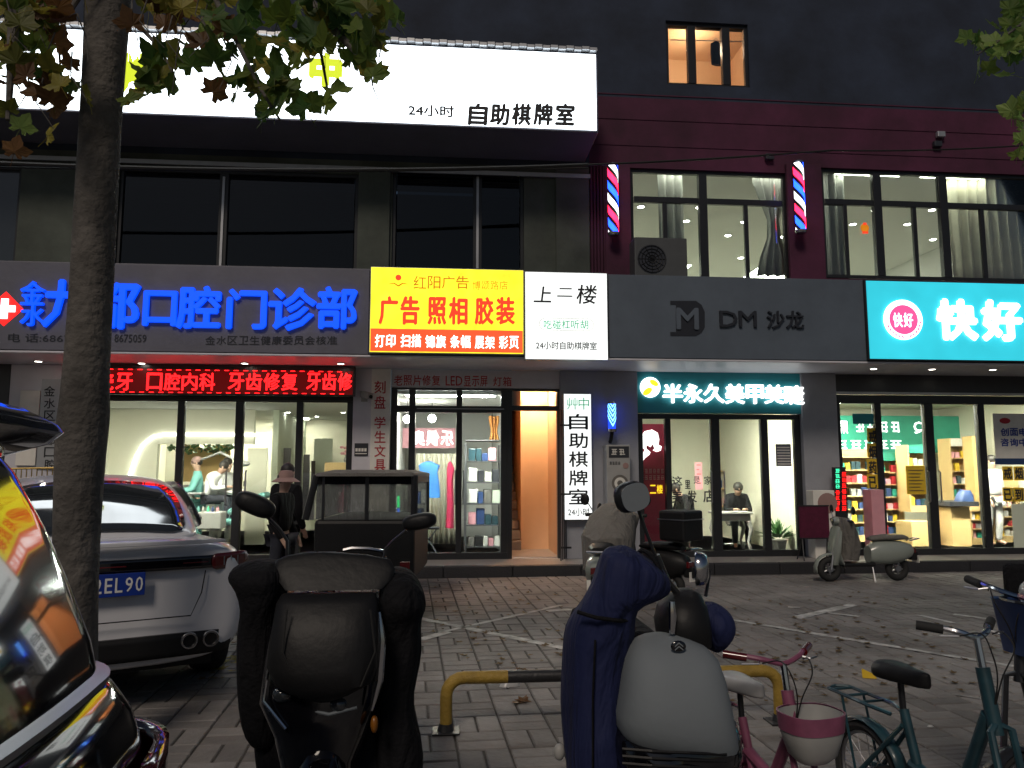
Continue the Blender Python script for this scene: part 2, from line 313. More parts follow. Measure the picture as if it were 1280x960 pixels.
def lettering(items, Y, m, parent, bold=.012, depth=0., name='lettering', mirror=False, slant=0., world=True, spread=True):
    if depth and name == 'lettering' and len(items) > 1 or depth and len(items) == 1 and len(items[0][0]) > 1 and name == 'lettering':
        for (t_, x0, y0, x1, y1) in items:
            w = (x1 - x0) / len(t_)
            for i, c in enumerate(t_):
                if c != ' ': lettering([(c, x0 + i * w, y0, x0 + (i + .92) * w if len(t_) > 1 else x1, y1)], Y, m, parent, bold, depth, 'character', mirror, slant, world, False)
        return None
    mb = MB()
    for (s, x0, y0, x1, y1) in items:
        if spread and len(s) > 1 and all(ord(c) > 0x2000 for c in s.replace(' ', '')):
            n = len(s); w = (x1 - x0) / n
            for i, c in enumerate(s):
                if c != ' ': put_text(mb, c, *rect(x0 + i * w + w * .05, y0, x0 + (i + 1) * w - w * .05, y1, Y), Y, bold, depth, mirror, slant)
        else: put_text(mb, s, *rect(x0, y0, x1, y1, Y), Y, bold, depth, mirror, slant)
    return mb.build(name, m, parent, world=world)
def vtext(s, x0, x1, ys, Y, m, parent, bold=.012, depth=0., name='lettering'):
    n = len(s); h = (ys[1] - ys[0]) / n
    return lettering([(c, x0, ys[0] + i * h + h * .1, x1, ys[0] + (i + 1) * h - h * .06) for i, c in enumerate(s) if c != ' '], Y, m, parent, bold, depth, name)

def marks(x0, y0, x1, y1, n, Y, m, parent, name='printed_marks', vert=False, seed=1):      # illegible print: little strokes, no words
    rg = random.Random(seed); mb = MB()
    for i in range(n):
        if vert: a, b, c, d = rect(x0, y0 + (y1 - y0) * i / n, x1, y0 + (y1 - y0) * (i + .82) / n, Y)
        else: a, b, c, d = rect(x0 + (x1 - x0) * i / n, y0, x0 + (x1 - x0) * (i + .82) / n, y1, Y)
        w, h = b - a, d - c
        for k in range(3): z = c + h * (.08 + k * .38); mb.box(a + w * rg.uniform(0, .2), b - w * rg.uniform(0, .2), Y - .002, Y, z, z + h * .13)
        for k in range(2): x = a + w * rg.uniform(.15 + k * .4, .3 + k * .45); mb.box(x, x + w * .13, Y - .003, Y - .001, c + h * rg.uniform(0, .3), d - h * rg.uniform(0, .3))
    return mb.build(name, m, parent, world=True)

# ------------------------------------------------------------------ planes of the street (metres from the camera)
YG, YW, YF, YS = 12.2, 12.1, 10.95, 11.3        # shop glass, upper wall, fascia front, step front
Z_STEP = .15
XL, XR = -13.0, 11.5
# ---- ground
gr = MB().box(-60, 60, -30, 90, -.2, -.012).build('ground', 'joint_sand'); tag(gr, kind='structure')
PA = R(2.6); pc, ps = math.cos(PA), math.sin(PA); U = .284; J = .0065
def pv(u, v): return Vector((u * pc - v * ps, u * ps + v * pc, 0))
bricks = []
v0 = 2.95
for iv in range(0, 31):
    for iu in range(-40, 60):
        u, v = iu * U, v0 + iv * U; cc = pv(u + U / 2, v + U / 2)
        if cc.y > YS - .1 or cc.y < 2.9: continue
        if abs(cc.x - cc.y * .087) > cc.y * .72 + .6: continue
        if v < 4.05: bricks.append((u, v, U, U, 'tactile', cc))
        elif (iu + iv) % 2 == 0: bricks += [(u, v, U, U / 2, 'p', cc), (u, v + U / 2, U, U / 2, 'p', cc)]
        else: bricks += [(u, v, U / 2, U, 'p', cc), (u + U / 2, v, U / 2, U, 'p', cc)]
def seen(b):
    c = b[5]; d = c.y * .996 + c.x * .087; x = (c.x * .996 - c.y * .087) / d
    return abs(x) < .66 and 3.75 < d < 20 and not (x < -.42 and d < 4.6)
bricks.sort(key=lambda b: (not seen(b), b[5].length)); near = [b for b in bricks if seen(b)][:296]; nset = set(id(b) for b in near)
pmesh = {}
def brickshape(mb, w, h, o=(0, 0), z=0., T=None):
    a, b, e = o[0] + J, o[1] + J, .006; c, d = o[0] + w - J, o[1] + h - J
    vs = [(a, b, -.03), (c, b, -.03), (c, d, -.03), (a, d, -.03), (a, b, z - e), (c, b, z - e), (c, d, z - e), (a, d, z - e), (a + e, b + e, z), (c - e, b + e, z), (c - e, d - e, z), (a + e, d - e, z)]
    vs = [pv(p[0], p[1]) + Vector((0, 0, p[2])) for p in vs]
    if T: vs = [T @ p for p in vs]
    mb.add(vs, [(0, 1, 5, 4), (1, 2, 6, 5), (2, 3, 7, 6), (3, 0, 4, 7), (4, 5, 9, 8), (5, 6, 10, 9), (6, 7, 11, 10), (7, 4, 8, 11), (8, 9, 10, 11)])
def ribs(mb, o=(0, 0)):
    for k in range(4):
        y0 = o[1] + .03 + k * .062; a, b = o[0] + .02, o[0] + U - .02
        vs = [(a, y0, 0), (b, y0, 0), (b, y0 + .038, 0), (a, y0 + .038, 0), (a + .008, y0 + .008, .005), (b - .008, y0 + .008, .005), (b - .008, y0 + .03, .005), (a + .008, y0 + .03, .005)]
        mb.add([pv(p[0], p[1]) + Vector((0, 0, p[2])) for p in vs], [(0, 1, 5, 4), (1, 2, 6, 5), (2, 3, 7, 6), (3, 0, 4, 7), (4, 5, 6, 7)])
def dz(): return random.uniform(-.0035, .0025)
for b in near:
    k = (round(b[2], 3), round(b[3], 3), b[4])
    if k not in pmesh:
        mb = MB(); brickshape(mb, b[2], b[3])
        if b[4] == 'tactile': ribs(mb)
        o = mb.build('paver', 'paver', gr); pmesh[k] = o.data
    else: o = bpy.data.objects.new('paver', pmesh[k]); COL.objects.link(o); o.parent = gr
    q = pv(b[0], b[1]); o.location = (q.x, q.y, dz())
mb = MB()
for b in bricks:
    if id(b) in nset: continue
    brickshape(mb, b[2], b[3], (b[0], b[1]), dz())
    if b[4] == 'tactile': ribs(mb, (b[0], b[1]))
pf = mb.build('paving_field', 'paver_field', gr); pf['kind'] = 'stuff'
mb = MB().box(-60, 60, -30, 2.85, -.1, -.002).box(-60, -12, 2.85, 90, -.1, -.002).box(14, 60, 2.85, 90, -.1, -.002)
tag(mb.build('pavement', 'concrete'), kind='structure')
# ---- painted bay lines, worn
ln = MB()
def line(a, b, w=.06):
    p, q = G(*a), G(*b); t = (q - p).normalized(); s_ = Vector((-t.y, t.x, 0)) * w / 2; n = max(1, int((q - p).length / .25))
    for i in range(n):
        if random.random() < .03: continue
        c, d = p.lerp(q, i / n), p.lerp(q, (i + 1) / n); j = random.uniform(.75, 1.1); z = Vector((0, 0, .004))
        ln.quad(c - s_ * j + z, d - s_ * j + z, d + s_ * j + z, c + s_ * j + z)
for a, b, w in [((914, 775), (1320, 842), .085), ((524, 773), (712, 812), .10), ((550, 791), (700, 757), .07), ((525, 800), (560, 790), .1), ((994, 773), (1067, 756), .14), ((1033, 766), (1074, 771), .09),
                ((1149, 769), (1192, 779), .07), ((1192, 768), (1252, 776), .09), ((684, 764), (714, 762), .12), ((1190, 868), (1240, 876), .02), ((280, 770), (300, 775), .09), ((985, 759), (1000, 760), .1)]: line(a, b, w)
tag(ln.build('bay_markings', 'road_paint'), kind='structure')
# ---- raised step in front of the shops
st = thing('shop_step', None, None, (0, YS, 0)); st['kind'] = 'structure'
MB().box(XL, XR, YS + .12, YG + 9, -.05, Z_STEP).build('step_slab', 'step_tile', st, world=True)
x = XL; k = 0
while x < XR:
    MB().box(x + .004, x + .996, YS, YS + .117, -.05, Z_STEP + .004).build('kerb_stone', 'kerb_dark', st, bevel=.012, world=True); x += 1.0

# ================================================================== THE BUILDING
B = thing('building', 'dark multi-storey street building with maroon upper wall and shops on its ground floor', 'building', (0, YW, 0))
def wpart(name, m, bx, parent=B, bevel=0, label=None):     # bx: list of (x0,x1,y0,y1,z0,z1) in world metres
    mb = MB()
    for b in bx: mb.box(*b)
    return mb.build(name, m, parent, bevel=bevel, world=True, label=label)
def pxbox(mb, x0, y0, x1, y1, Ya, Yb):
    a, b, c, d = rect(x0, y0, x1, y1, Ya); return mb.box(a, b, Ya, Yb, c, d)
ZSO = Q(640, 448, YF).z; Z2B = Q(640, 345, YW).z; ZC = 3.0        # second-floor sill, shop ceiling
# --- upper wall with real openings
def wall_with_holes(name, x0, x1, z0, z1, holes, m, y0=YW, y1=YW + .24, parent=B):
    xs = sorted({x0, x1, *[h[0] for h in holes], *[h[1] for h in holes]}); zs = sorted({z0, z1, *[h[2] for h in holes], *[h[3] for h in holes]}); mb = MB()
    for i in range(len(xs) - 1):
        run = None
        for j in range(len(zs) - 1):
            cx, cz = (xs[i] + xs[i + 1]) / 2, (zs[j] + zs[j + 1]) / 2
            solid = not any(h[0] < cx < h[1] and h[2] < cz < h[3] for h in holes)
            if solid and run is None: run = zs[j]
            if (not solid or j == len(zs) - 2) and run is not None:
                mb.box(xs[i], xs[i + 1], y0, y1, run, zs[j + 1] if solid else zs[j]); run = None
    return mb.build(name, m, parent, world=True)
XM = Q(737, 250, YW).x
ZTOP = 13.0
h_left = [rect(145, 212, 447, 352, YW), rect(490, 212, 655, 352, YW), rect(-60, 205, 22, 352, YW)]
h_right = [rect(789, 213, 986, 352, YW), rect(1030, 216, 1400, 352, YW), rect(833, 28, 936, 107, YW)]
wl = wall_with_holes('wall', XL, XM, ZSO + .03, 6.5, h_left, 'wall_green_grey'); wall_with_holes('wall', XL, XM, 6.5, ZTOP, [], 'wall_dark')
wall_with_holes('wall', XM, XR, ZSO + .03, rect(0, 0, 1000, 108, YW)[2] - .02, [h for h in h_right[:2]], 'wall_maroon')['label'] = 'maroon painted wall around the lit second-floor windows'
zt = rect(0, 0, 1000, 108, YW)[2] - .02
wall_with_holes('wall', XM, XR, zt, ZTOP, [h_right[2]], 'wall_dark')
# ribbed maroon pilasters
mb = MB(); a, b, c, d = rect(737, 205, 757, 345, YW)
for i in range(5): mb.box(a + (b - a) * i / 5 + .012, a + (b - a) * (i + 1) / 5 - .012, YW - .05, YW - .001, c, d)
mb.build('ribbed_pilaster', 'wall_maroon', B, world=True)
for x0, x1 in ((757, 789), (986, 1030)):
    mb = MB(); pxbox(mb, x0, 205, x1, 350, YW - .08, YW - .001); mb.build('pilaster', 'wall_maroon', B, bevel=.01, world=True)
for x0, x1 in ((22, 100), (447, 487), (695, 737)):
    mb = MB(); pxbox(mb, x0, 208, x1, 345, YW - .06, YW - .001); mb.build('pilaster', 'wall_green_grey', B, bevel=.01, world=True)
mb = MB(); a, b, c, d = rect(0, 208, 740, 213, YW); mb.box(XL, XM, YW - .09, YW - .061, c, d); mb.build('window_head_rail', 'aluminium', B, world=True)
for py in (128, 158, 190):
    z = Q(1000, py, YW).z; MB().box(XM + .02, XR, YW - .012, YW - .002, z, z + .018).build('wall_moulding', 'wall_maroon', B, world=True)
for px, py in ((962, 196), (1176, 168), (1172, 180)): p = Q(px, py, YW - .06); MB().box(p.x - .07, p.x + .07, YW - .09, YW - .013, p.z - .05, p.z + .05).build('junction_box', 'aluminium' if py < 175 else 'dark_tile', B, bevel=.01, world=True)
# --- windows (each a part, panes and sashes sub-parts)
def window(x0, y0, x1, y1, majors, transom, minors, gl, fm='black_frame', sill=None):
    a, b, c, d = rect(x0, y0, x1, y1, YW); t = .055; mb = MB(); Y0, Y1 = YW + .05, YW + .13
    mb.box(a, b, Y0, Y1, d - t, d).box(a, b, Y0, Y1, c, c + t).box(a, a + t, Y0, Y1, c + t, d - t).box(b - t, b, Y0, Y1, c + t, d - t)
    xs = [a] + [Q(m, (y0 + y1) / 2, YW).x for m in majors] + [b]
    for m in xs[1:-1]: mb.box(m - .07, m + .07, Y0 - .01, Y1 + .01, c + t, d - t)
    zt_ = Q((x0 + x1) / 2, transom, YW).z if transom else None
    if zt_:
        for i in range(len(xs) - 1): mb.box(xs[i] + .071, xs[i + 1] - .071, Y0 + .005, Y1 - .005, zt_ - .05, zt_ + .05)
    for m in minors:
        xm = Q(m, (y0 + y1) / 2, YW).x; mb.box(xm - .035, xm + .035, Y0 + .012, Y1 - .012, c + t, (zt_ - .05) if zt_ else d - t)
    f = mb.build('window', fm, B, bevel=.004, world=True)
    for i in range(len(xs) - 1):
        zs = [c + t, zt_, d - t] if zt_ else [c + t, d - t]
        for j in range(len(zs) - 1):
            o = MB().box(xs[i] + .07, xs[i + 1] - .07, YW + .088, YW + .094, zs[j], zs[j + 1]).build('pane', gl, f)
            for v in o.data.vertices: v.co -= Vector(B.location)
    return f
window(789, 213, 986, 350, [881], 250, [833, 935], 'shop_glass'); window(1030, 216, 1400, 350, [1101, 1184, 1300], 256, [1060, 1147, 1232], 'shop_glass')
window(833, 28, 936, 107, [866, 909], None, [], 'shop_glass'); window(145, 212, 447, 350, [277], None, [], 'night_glass'); window(490, 212, 655, 350, [597], None, [], 'night_glass'); window(-60, 205, 22, 350, [], None, [], 'dark_glass')
for x in (277, 597):      # pale edge strips of the dark windows
    mb = MB(); a, b, c, d = rect(x - 1.5, 220, x + 1.5, 335, YW); mb.box(a, b, YW + .02, YW + .038, c, d); mb.build('mullion_strip', 'aluminium', B, world=True)
for k, (x0, x1) in enumerate(((148, 274), (280, 444), (492, 594), (600, 652))):
    a, b, c, d = rect(x0, 215, x1, 350, YW + .3); t = thing('window_blind', ('leftmost', 'second', 'third', 'rightmost')[k] + ' half-lowered slat blind behind the dark second-floor windows', 'blind', ((a + b) / 2, YW + .3, c)); n = (9, 14, 6, 20)[k]
    for i in range(n): z = d - .03 - i * .055; MB().box(a, b, YW + .29, YW + .31, z - .045, z).build('slat', 'curtain_grey', t, world=True)
wpart('room_wall', 'wall_dark', [(XL, XM, YW + 1.2, YW + 1.25, 3.4, 6.4)])
# --- rooms upstairs
def room(x0, x1, y0, y1, z0, z1, wm, cm=None, fm='room_floor', skip=()):
    mb = MB(); e = .05
    if 'l' not in skip: mb.box(x0 - e, x0, y0, y1, z0, z1)
    if 'r' not in skip: mb.box(x1, x1 + e, y0, y1, z0, z1)
    mb.box(x0 - e, x1 + e, y1, y1 + e, z0, z1); w = mb.build('room_wall', wm, B, world=True)
    MB().box(x0 - e, x1 + e, y0, y1 + e, z1, z1 + e).build('room_ceiling', cm or wm, B, world=True)
    MB().box(x0 - e, x1 + e, y0, y1 + e, z0 - e, z0).build('room_floor', fm, B, world=True); return w
SZ1 = Q(900, 208, YW).z + .12
S2L = Q(745, 250, YW).x; room(S2L, XR, YW + .25, 21, 3.4, SZ1, 'room_white')
hw = h_right[2]; room(hw[0] - .1, hw[1] + .5, YW + .25, 14.2, hw[2] - .8, hw[3] + .5, 'orange_wall')
def downlight(p, r=.055, m='em_lamp', label='small round recessed downlight glowing in the ceiling', group='recessed ceiling downlights', n=14, zc=None):
    o = thing('downlight', label, 'ceiling light', p, 0, group)
    MB().torus((0, 0, -.004), (0, 0, 1), r + .012, .011, n=n, m=6).build('trim_ring', 'white_paint', o, smooth=True)
    MB().lathe([(r, -.012), (r * .9, -.006)], (0, 0, 0), n=n).build('lens', m, o); return o
def ceil_pt(px, py, z):
    d = ray(px, py); t = (z - CAM_Z) / d.z; return Vector((d.x * t, d.y * t, z))
UP = 'bright downlight in the ceiling of the second-floor salon'
for px, py in ((801, 258), (874, 259), (858, 276), (930, 277), (910, 294), (975, 296), (926, 322), (1093, 262), (1165, 262), (1134, 280), (1066, 280), (1166, 299), (1099, 299), (1099, 325)):
    downlight(ceil_pt(px, py, SZ1 - .003), .06, 'em_lamp', UP + (' behind the left window' if px < 1000 else ' behind the right window'), 'downlights of the second-floor salon')
# ceiling light panels, mostly unseen ones added to brighten the rooms
def panel(x0, x1, y0, y1, z, m, label, cat='ceiling light', group=None):
    o = thing('ceiling_panel_light', label, cat, ((x0 + x1) / 2, (y0 + y1) / 2, z), 0, group)
    MB().box(x0 - .02, x1 + .02, y0 - .02, y1 + .02, z - .012, z - .001).build('panel_frame', 'white_paint', o, world=True)
    MB().box(x0, x1, y0, y1, z - .02, z - .0125).build('diffuser', m, o, world=True); return o
mat('em_panel_up', (.8, .8, .8), .4, emit=20., ecol=(.93, 1, .82))
for cx in (2.6, 4.2, 5.8, 7.4, 9.0): panel(cx - .6, cx + .6, YW + .27, YW + .42, SZ1, 'em_panel_up', 'unseen slim light panel added over the second-floor windows', group='added light panels of the second-floor salon')  # added to brighten the salon, out of view behind the window head
for cx in (2.6, 5.6, 8.6): panel(cx - .6, cx + .6, 18.6, 19.8, SZ1, 'em_panel_up', 'unseen square light panel added deep in the second-floor ceiling', group='added deep light panels of the second-floor salon')  # added beyond the sill line, unseen, for bounce light on the ceiling
wl_ = thing('pendant_lamp', 'warm bare bulb lamp in the lit third-floor room', 'lamp', (hw[0] + .8, 13.2, hw[3] + .5))
MB().tube([(0, 0, 0), (0, 0, -.3)], .008, 6).build('cord', 'cable', wl_); MB().ell((0, 0, -.36), .09, .09, .09).build('bulb', 'em_warm', wl_, smooth=True)
# clothes hanging behind that window
for px, w, h, lab in ((862, 10, 26, 'small dark garment hanging left behind the warm third-floor window'), (895, 16, 34, 'dark jacket on a hanger behind the warm third-floor window')):
    t = thing('hanging_garment', lab, 'garment', Q(px, 52, YW + .5)); p = Q(px, 52, YW + .5); s_ = w / 78.
    MB().loft([ring(0, 0, -h / 78., s_ * .5, .04, 12), ring(0, 0, -h / 140., s_ * .48, .05, 12), ring(0, 0, -.04, s_ * .5, .04, 12), ring(0, 0, 0, s_ * .12, .02, 12)]).wrinkle(.015, 6).build('cloth', 'black_cloth', t, smooth=True)
    MB().torus((0, 0, .03), (0, 1, 0), .03, .005, n=10, m=5).build('hanger_hook', 'steel', t)
t = tag(MB().tube([Q(838, 50, YW + .5), Q(932, 52, YW + .5)], .01, 6).build('clothes_rail', 'steel'), 'thin rail with clothes behind the third-floor window', 'clothes rail')
# curtains upstairs
def curtain(px0, px1, py0, py1, Y, m, label, waves=6, gather=0):
    a, b, c, d = rect(px0, py0, px1, py1, Y); n = waves * 8; k = 7; vs = []
    for j in range(k):
        tz = j / (k - 1); g = 1 - gather * math.sin(math.pi * min(1, tz * 1.15)) ** 2 if gather else 1
        for i in range(n + 1):
            u = i / n; x = (a + b) / 2 + (a + (b - a) * u - (a + b) / 2) * g
            vs.append((x, Y + .05 * math.sin(u * waves * 2 * math.pi + tz), c + (d - c) * tz))
    fs = [(j * (n + 1) + i, j * (n + 1) + i + 1, (j + 1) * (n + 1) + i + 1, (j + 1) * (n + 1) + i) for j in range(k - 1) for i in range(n)]
    o = MB().add(vs, fs).build('curtain', m, smooth=True); so = o.modifiers.new('s', 'SOLIDIFY'); so.thickness = .006
    return tag(o, label, 'curtain')
curtain(824, 855, 205, 360, YW + .5, 'curtain_grey', 'grey curtain strip behind the left second-floor window', 3)
curtain(943, 990, 205, 345, YW + .45, 'curtain_grey', 'grey tied curtain narrowing in the middle beside the barber pole', 4, .75)
curtain(1028, 1058, 205, 360, YW + .45, 'curtain_grey', 'grey gathered curtain at the left end of the wide window', 3)
curtain(1188, 1300, 205, 360, YW + .45, 'curtain_pale', 'wide pale curtain with deep folds at the right end of the window', 9)
# window decoration: a red and gold paper ornament
t = thing('paper_ornament', 'red and gold paper ornament stuck on the second-floor window', 'ornament', Q(1081, 285, YW + .06))
MB().lathe([(.075, 0), (.075, .006)], (0, 0, 0), (0, 1, 0), 12).build('disc', 'ink_orange', t)
MB().box(-.05, .05, -.012, -.002, -.1, -.06).box(-.03, .03, -.012, -.002, .05, .09).build('tassel', 'ink_red_lit', t)

# ================================================================== FASCIA CANOPY above the shops
ZFT = Q(640, 340, YF).z
can = thing('shop_canopy', None, None, (0, YF, ZSO)); can['kind'] = 'structure'
x = XL; seg = [XL, -9.8, -6.6, Q(463, 400, YF).x, Q(760, 400, YF).x, Q(1045, 400, YF).x, 7.9, XR]
for i in range(len(seg) - 1):
    m = 'board_grey' if i < 3 else 'board_slate'
    MB().box(seg[i] + .006, seg[i + 1] - .006, YF, YW - .1, ZSO + .02, ZFT).build('fascia_box', m, can, bevel=.008, world=True)
MB().box(XL, XR, YF - .03, YG - .02, ZSO - .012, ZSO + .018).build('soffit', 'soffit', can, bevel=.008, world=True)
SOF = ZSO - .012
for px, py in ((48, 451), (177, 453.5), (306, 453.5), (426, 454), (1092, 460.5), (1165, 461), (1241, 461.5)):
    p = ceil_pt(px, py, SOF - .002); side = 'over the dental clinic' if px < 500 else 'over the pharmacy front'
    o = downlight(p, .045, 'em_soffit', 'round downlight glowing in the white canopy soffit ' + side, 'soffit downlights ' + side)
# ================================================================== SIGNS
def sign(name, label, x0, y0, x1, y1, Y, face, depth=.16, frame='aluminium', t=.02, cat='sign', parts=True):
    a, b, c, d = rect(x0, y0, x1, y1, Y); o = thing(name, label, cat, ((a + b) / 2, Y, c))
    MB().box(a, b, Y + .012, Y + depth, c, d).build('case', frame, o, bevel=.006, world=True)
    MB().box(a + t, b - t, Y, Y + .0118, c + t, d - t).build('face', face, o, world=True)
    return o
# dental clinic board letters (blue, lit)
s = thing('clinic_sign', 'long dark fascia sign with big blue lit characters of the dental clinic', 'sign', (Q(230, 440, YF - .05).x, YF - .05, ZSO + .1))
a = XL + 1; MB().box(a, Q(462, 400, YF).x - .01, YF - .03, YF - .003, ZSO + .03, ZFT - .02).build('board', 'board_grey', s, bevel=.004, world=True)
YL = YF - .036
lettering([('金', 27, 352, 58, 382), ('水', 27, 381, 58, 408)], YL, 'em_blue', s, .02, .05)
lettering([('九', 55, 350, 112, 410), ('都', 112, 352, 176, 412), ('口', 180, 364, 222, 408), ('腔', 222, 358, 277, 412), ('门', 284, 362, 334, 412), ('诊', 336, 360, 396, 414), ('部', 396, 359, 447, 412)], YL, 'em_blue', s, .028, .05)
lettering([('电 话:6867', 10, 417, 88, 428), ('8675059', 143, 418, 183, 428), ('金水区卫生健康委员会核准', 256, 420, 422, 431)], YL, 'board_letter', s, .01)
c = Q(6, 386, YL); mb = MB(); w = .24; mb.prism([(c.x - w, YL, c.z), (c.x, YL, c.z - w), (c.x + w, YL, c.z), (c.x, YL, c.z + w)], (0, .03, 0)); mb.build('red_diamond', 'em_red', s, world=True)
MB().box(c.x - .14, c.x + .14, YL - .02, YL - .002, c.z - .045, c.z + .045).box(c.x - .045, c.x + .045, YL - .0205, YL - .0025, c.z + .046, c.z + .14).box(c.x - .045, c.x + .045, YL - .0205, YL - .0025, c.z - .14, c.z - .046).build('white_cross', 'em_white', s, world=True)
# yellow and red light box
YB = YF - .12
s = sign('print_shop_sign', 'yellow and red lit box sign of the print and photo shop', 462, 335, 655, 442, YB, 'lb_yellow', .17, 'aluminium', .012)
a, b, c, d = rect(463, 412, 653.5, 441, YB); MB().box(a, b, YB - .004, YB - .0005, c + .012, d).build('red_band', 'lb_red', s, world=True)
lettering([('红阳广告', 516, 345, 587, 361)], YB - .006, 'ink_orange', s, .008); lettering([('博颂路店', 590, 351, 635, 362)], YB - .006, 'ink_orange', s, .0)
lettering([('广告', 472, 370, 526, 406), ('照相', 533, 371, 586, 406), ('胶装', 592, 371, 645, 406)], YB - .006, 'ink_red_lit', s, .03)
lettering([('打印', 468, 418, 495, 434), ('扫描', 500, 418, 527, 434), ('锦旗', 531, 419, 558, 435), ('条幅', 562, 419, 589, 435), ('展架', 593, 420, 619, 436), ('彩页', 623, 420, 649, 436)], YB - .008, 'em_white', s, .02)
mb = MB(); c = Q(498, 347, YB); mb.lathe([(.042, 0), (.042, .004)], (c.x, YB - .008, c.z), (0, 1, 0), 16).build('logo_sun', 'ink_red_lit', s, world=True)
mb = MB(); c = Q(498, 355, YB)
for sg in (-1, 1):
    mb.tube([c + Vector((0, -.006, -.03)), c + Vector((sg * .06, -.006, .01)), c + Vector((sg * .13, -.006, .0))], [.012, .009, .003], 5)
mb.build('logo_book', 'ink_orange', s, world=True)
# white box beside it
s = sign('upstairs_sign', 'square white lit box sign joined to the right of the yellow one', 656, 340, 760, 450, YB + .01, 'lb_small_white', .16, 'aluminium', .012)
YB2 = YB + .005
lettering([('上', 668, 358, 690, 378), ('二', 697, 360, 716, 371), ('楼', 721, 356, 746, 380)], YB2, 'ink', s, .014, slant=.12); lettering([('吃碰杠听胡', 679, 400, 736, 411)], YB2, 'em_text_green', s, .008)
lettering([('24小时自助棋牌室', 670, 427, 746, 437)], YB2, 'ink', s, .012, spread=False)
mb = MB(); a, b, c, d = rect(674, 398, 742, 413, YB2); n = 10; r = (d - c) / 2; pts = [(a + r - r * math.sin(t * math.pi / n), YB2, (c + d) / 2 + r * math.cos(t * math.pi / n)) for t in range(n + 1)] + [(b - r + r * math.sin(t * math.pi / n), YB2, (c + d) / 2 - r * math.cos(t * math.pi / n)) for t in range(n + 1)]
mb.tube(pts + [pts[0]], .004, 4).build('oval_outline', 'paper', s, world=True)
# big white sign of the upper floor
a = XL + .5; b = Q(747.5, 110, YF).x; zb = Q(747, 165, YF).z; ztp = Q(747, 66, YF).z
s = thing('upper_sign', 'very long white lit sign box above the second-floor windows', 'sign', ((a + b) / 2, YF, zb))
MB().box(a, b, YF + .014, YW - .002, zb, ztp).build('case', 'board_grey', s, bevel=.01, world=True); MB().box(a + .03, b - .03, YF, YF + .013, zb + .03, ztp - .03).build('face', 'lb_white', s, world=True)
mb = MB(); n = int((b - a) / .12)
for i in range(n): mb.box(a + i * .12 + .006, a + i * .12 + .114, YF - .06, YF + .3, ztp + .002 + (i % 2) * .012, ztp + .05 + (i % 2) * .012)
mb.build('corrugated_cap', 'aluminium', s, world=True)
lettering([('24小时', 510, 131, 568, 146)], YF - .004, 'ink', s, .035, spread=False); lettering([('自助棋牌室', 584, 129, 720, 157)], YF - .004, 'ink', s, .04, slant=.06)
lettering([('中', 386, 66, 428, 110), ('艸', 146, 66, 186, 120)], YF - .005, 'ink_lime', s, .07)
# slate board lettering
s = thing('salon_board_sign', 'unlit slate fascia board with the dark D M monogram', 'sign', (Q(905, 445, YF).x, YF - .03, ZSO + .05))
MB().box(Q(761, 400, YF).x, Q(1082, 400, YF).x, YF - .028, YF - .003, ZSO + .03, ZFT - .01).build('board', 'board_slate', s, bevel=.004, world=True)
lettering([('DM', 899, 389, 947, 409), ('沙龙', 958, 389, 1006, 411)], YF - .034, 'board_letter', s, .01, .03)
mb = MB(); YM = YF - .034
def PX(x, y, Y=YM): return tuple(Q(x, y, Y))
mb.prism([PX(838, 376), PX(870, 376), PX(877, 381), PX(881, 390), PX(881, 409), PX(877, 416), PX(870, 420), PX(838, 420), PX(838, 415), PX(845, 415), PX(845, 381), PX(838, 381)], (0, .02, 0)).build('monogram_letter', 'board_letter', s, world=True)
lettering([('M', 845, 385, 873, 412)], YM - .002, 'board_slate', s, .03, .02, name='monogram_letter')
# teal pharmacy sign
YT = YF - .1
s = sign('pharmacy_sign', 'teal lit sign with pink round emblem and large white characters', 1084, 353, 1420, 452, YT, 'lb_teal', .15, 'black_frame', .02)
lettering([('快', 1170, 374, 1221, 426), ('好', 1226, 375, 1277, 427)], YT - .004, 'em_white', s, .045, .03); 
c = Q(1128, 400, YT); mb = MB().lathe([(.305, 0), (.305, .02)], (c.x, YT - .026, c.z), (0, 1, 0), 40).build('emblem_ring', 'em_logo', s, world=True)
MB().lathe([(.225, 0), (.225, .006)], (c.x, YT - .034, c.z), (0, 1, 0), 40).build('emblem_disc', 'em_pink', s, world=True)
lettering([('快好', 1116, 391, 1142, 409)], YT - .038, 'em_logo', s, .02)
mb = MB()
for sg in (-1, 1):
    for k in range(6):
        an = R(-82 + 0) + sg * R(14 + k * 12); p = Vector((c.x + .265 * math.cos(an), YT - .03, c.z + .265 * math.sin(an))); mb.ell(p, .026, .003, .012, 8, 4, Matrix.Rotation(-(an + math.pi / 2 + sg * .5), 3, 'Y'))
mb.build('laurel_leaf', 'em_pink', s, world=True)
# LED scrolling display
YD = YG - .35
a, b, c, d = rect(110, 462, 441, 492, YD); s = thing('led_display', 'red scrolling text display above the dental clinic door', 'display', ((a + b) / 2, YD, c))
MB().box(a - .03, b + .03, YD + .01, YD + .12, c - .02, SOF - .012).build('case', 'black_frame', s, world=True); MB().box(a, b, YD + .002, YD + .009, c, d).build('screen', 'led_off', s, world=True)
lettering([('烤瓷牙', 96, 466, 167, 488), ('口腔内科', 182, 466, 270, 488), ('牙齿修复', 284, 466, 373, 488), ('牙齿修', 382, 466, 441, 488)], YD, 'led_text', s, .02)
mb = MB(); k = 0; xx = a
while xx < b - .1:
    mb.box(xx, xx + .07, YD - .001, YD + .001, d - .018, d - .006).box(xx + .04, xx + .11, YD - .001, YD + .001, c + .006, c + .018); xx += .14
mb.build('border_dashes', 'led_text', s, world=True)['kind'] = 'stuff'

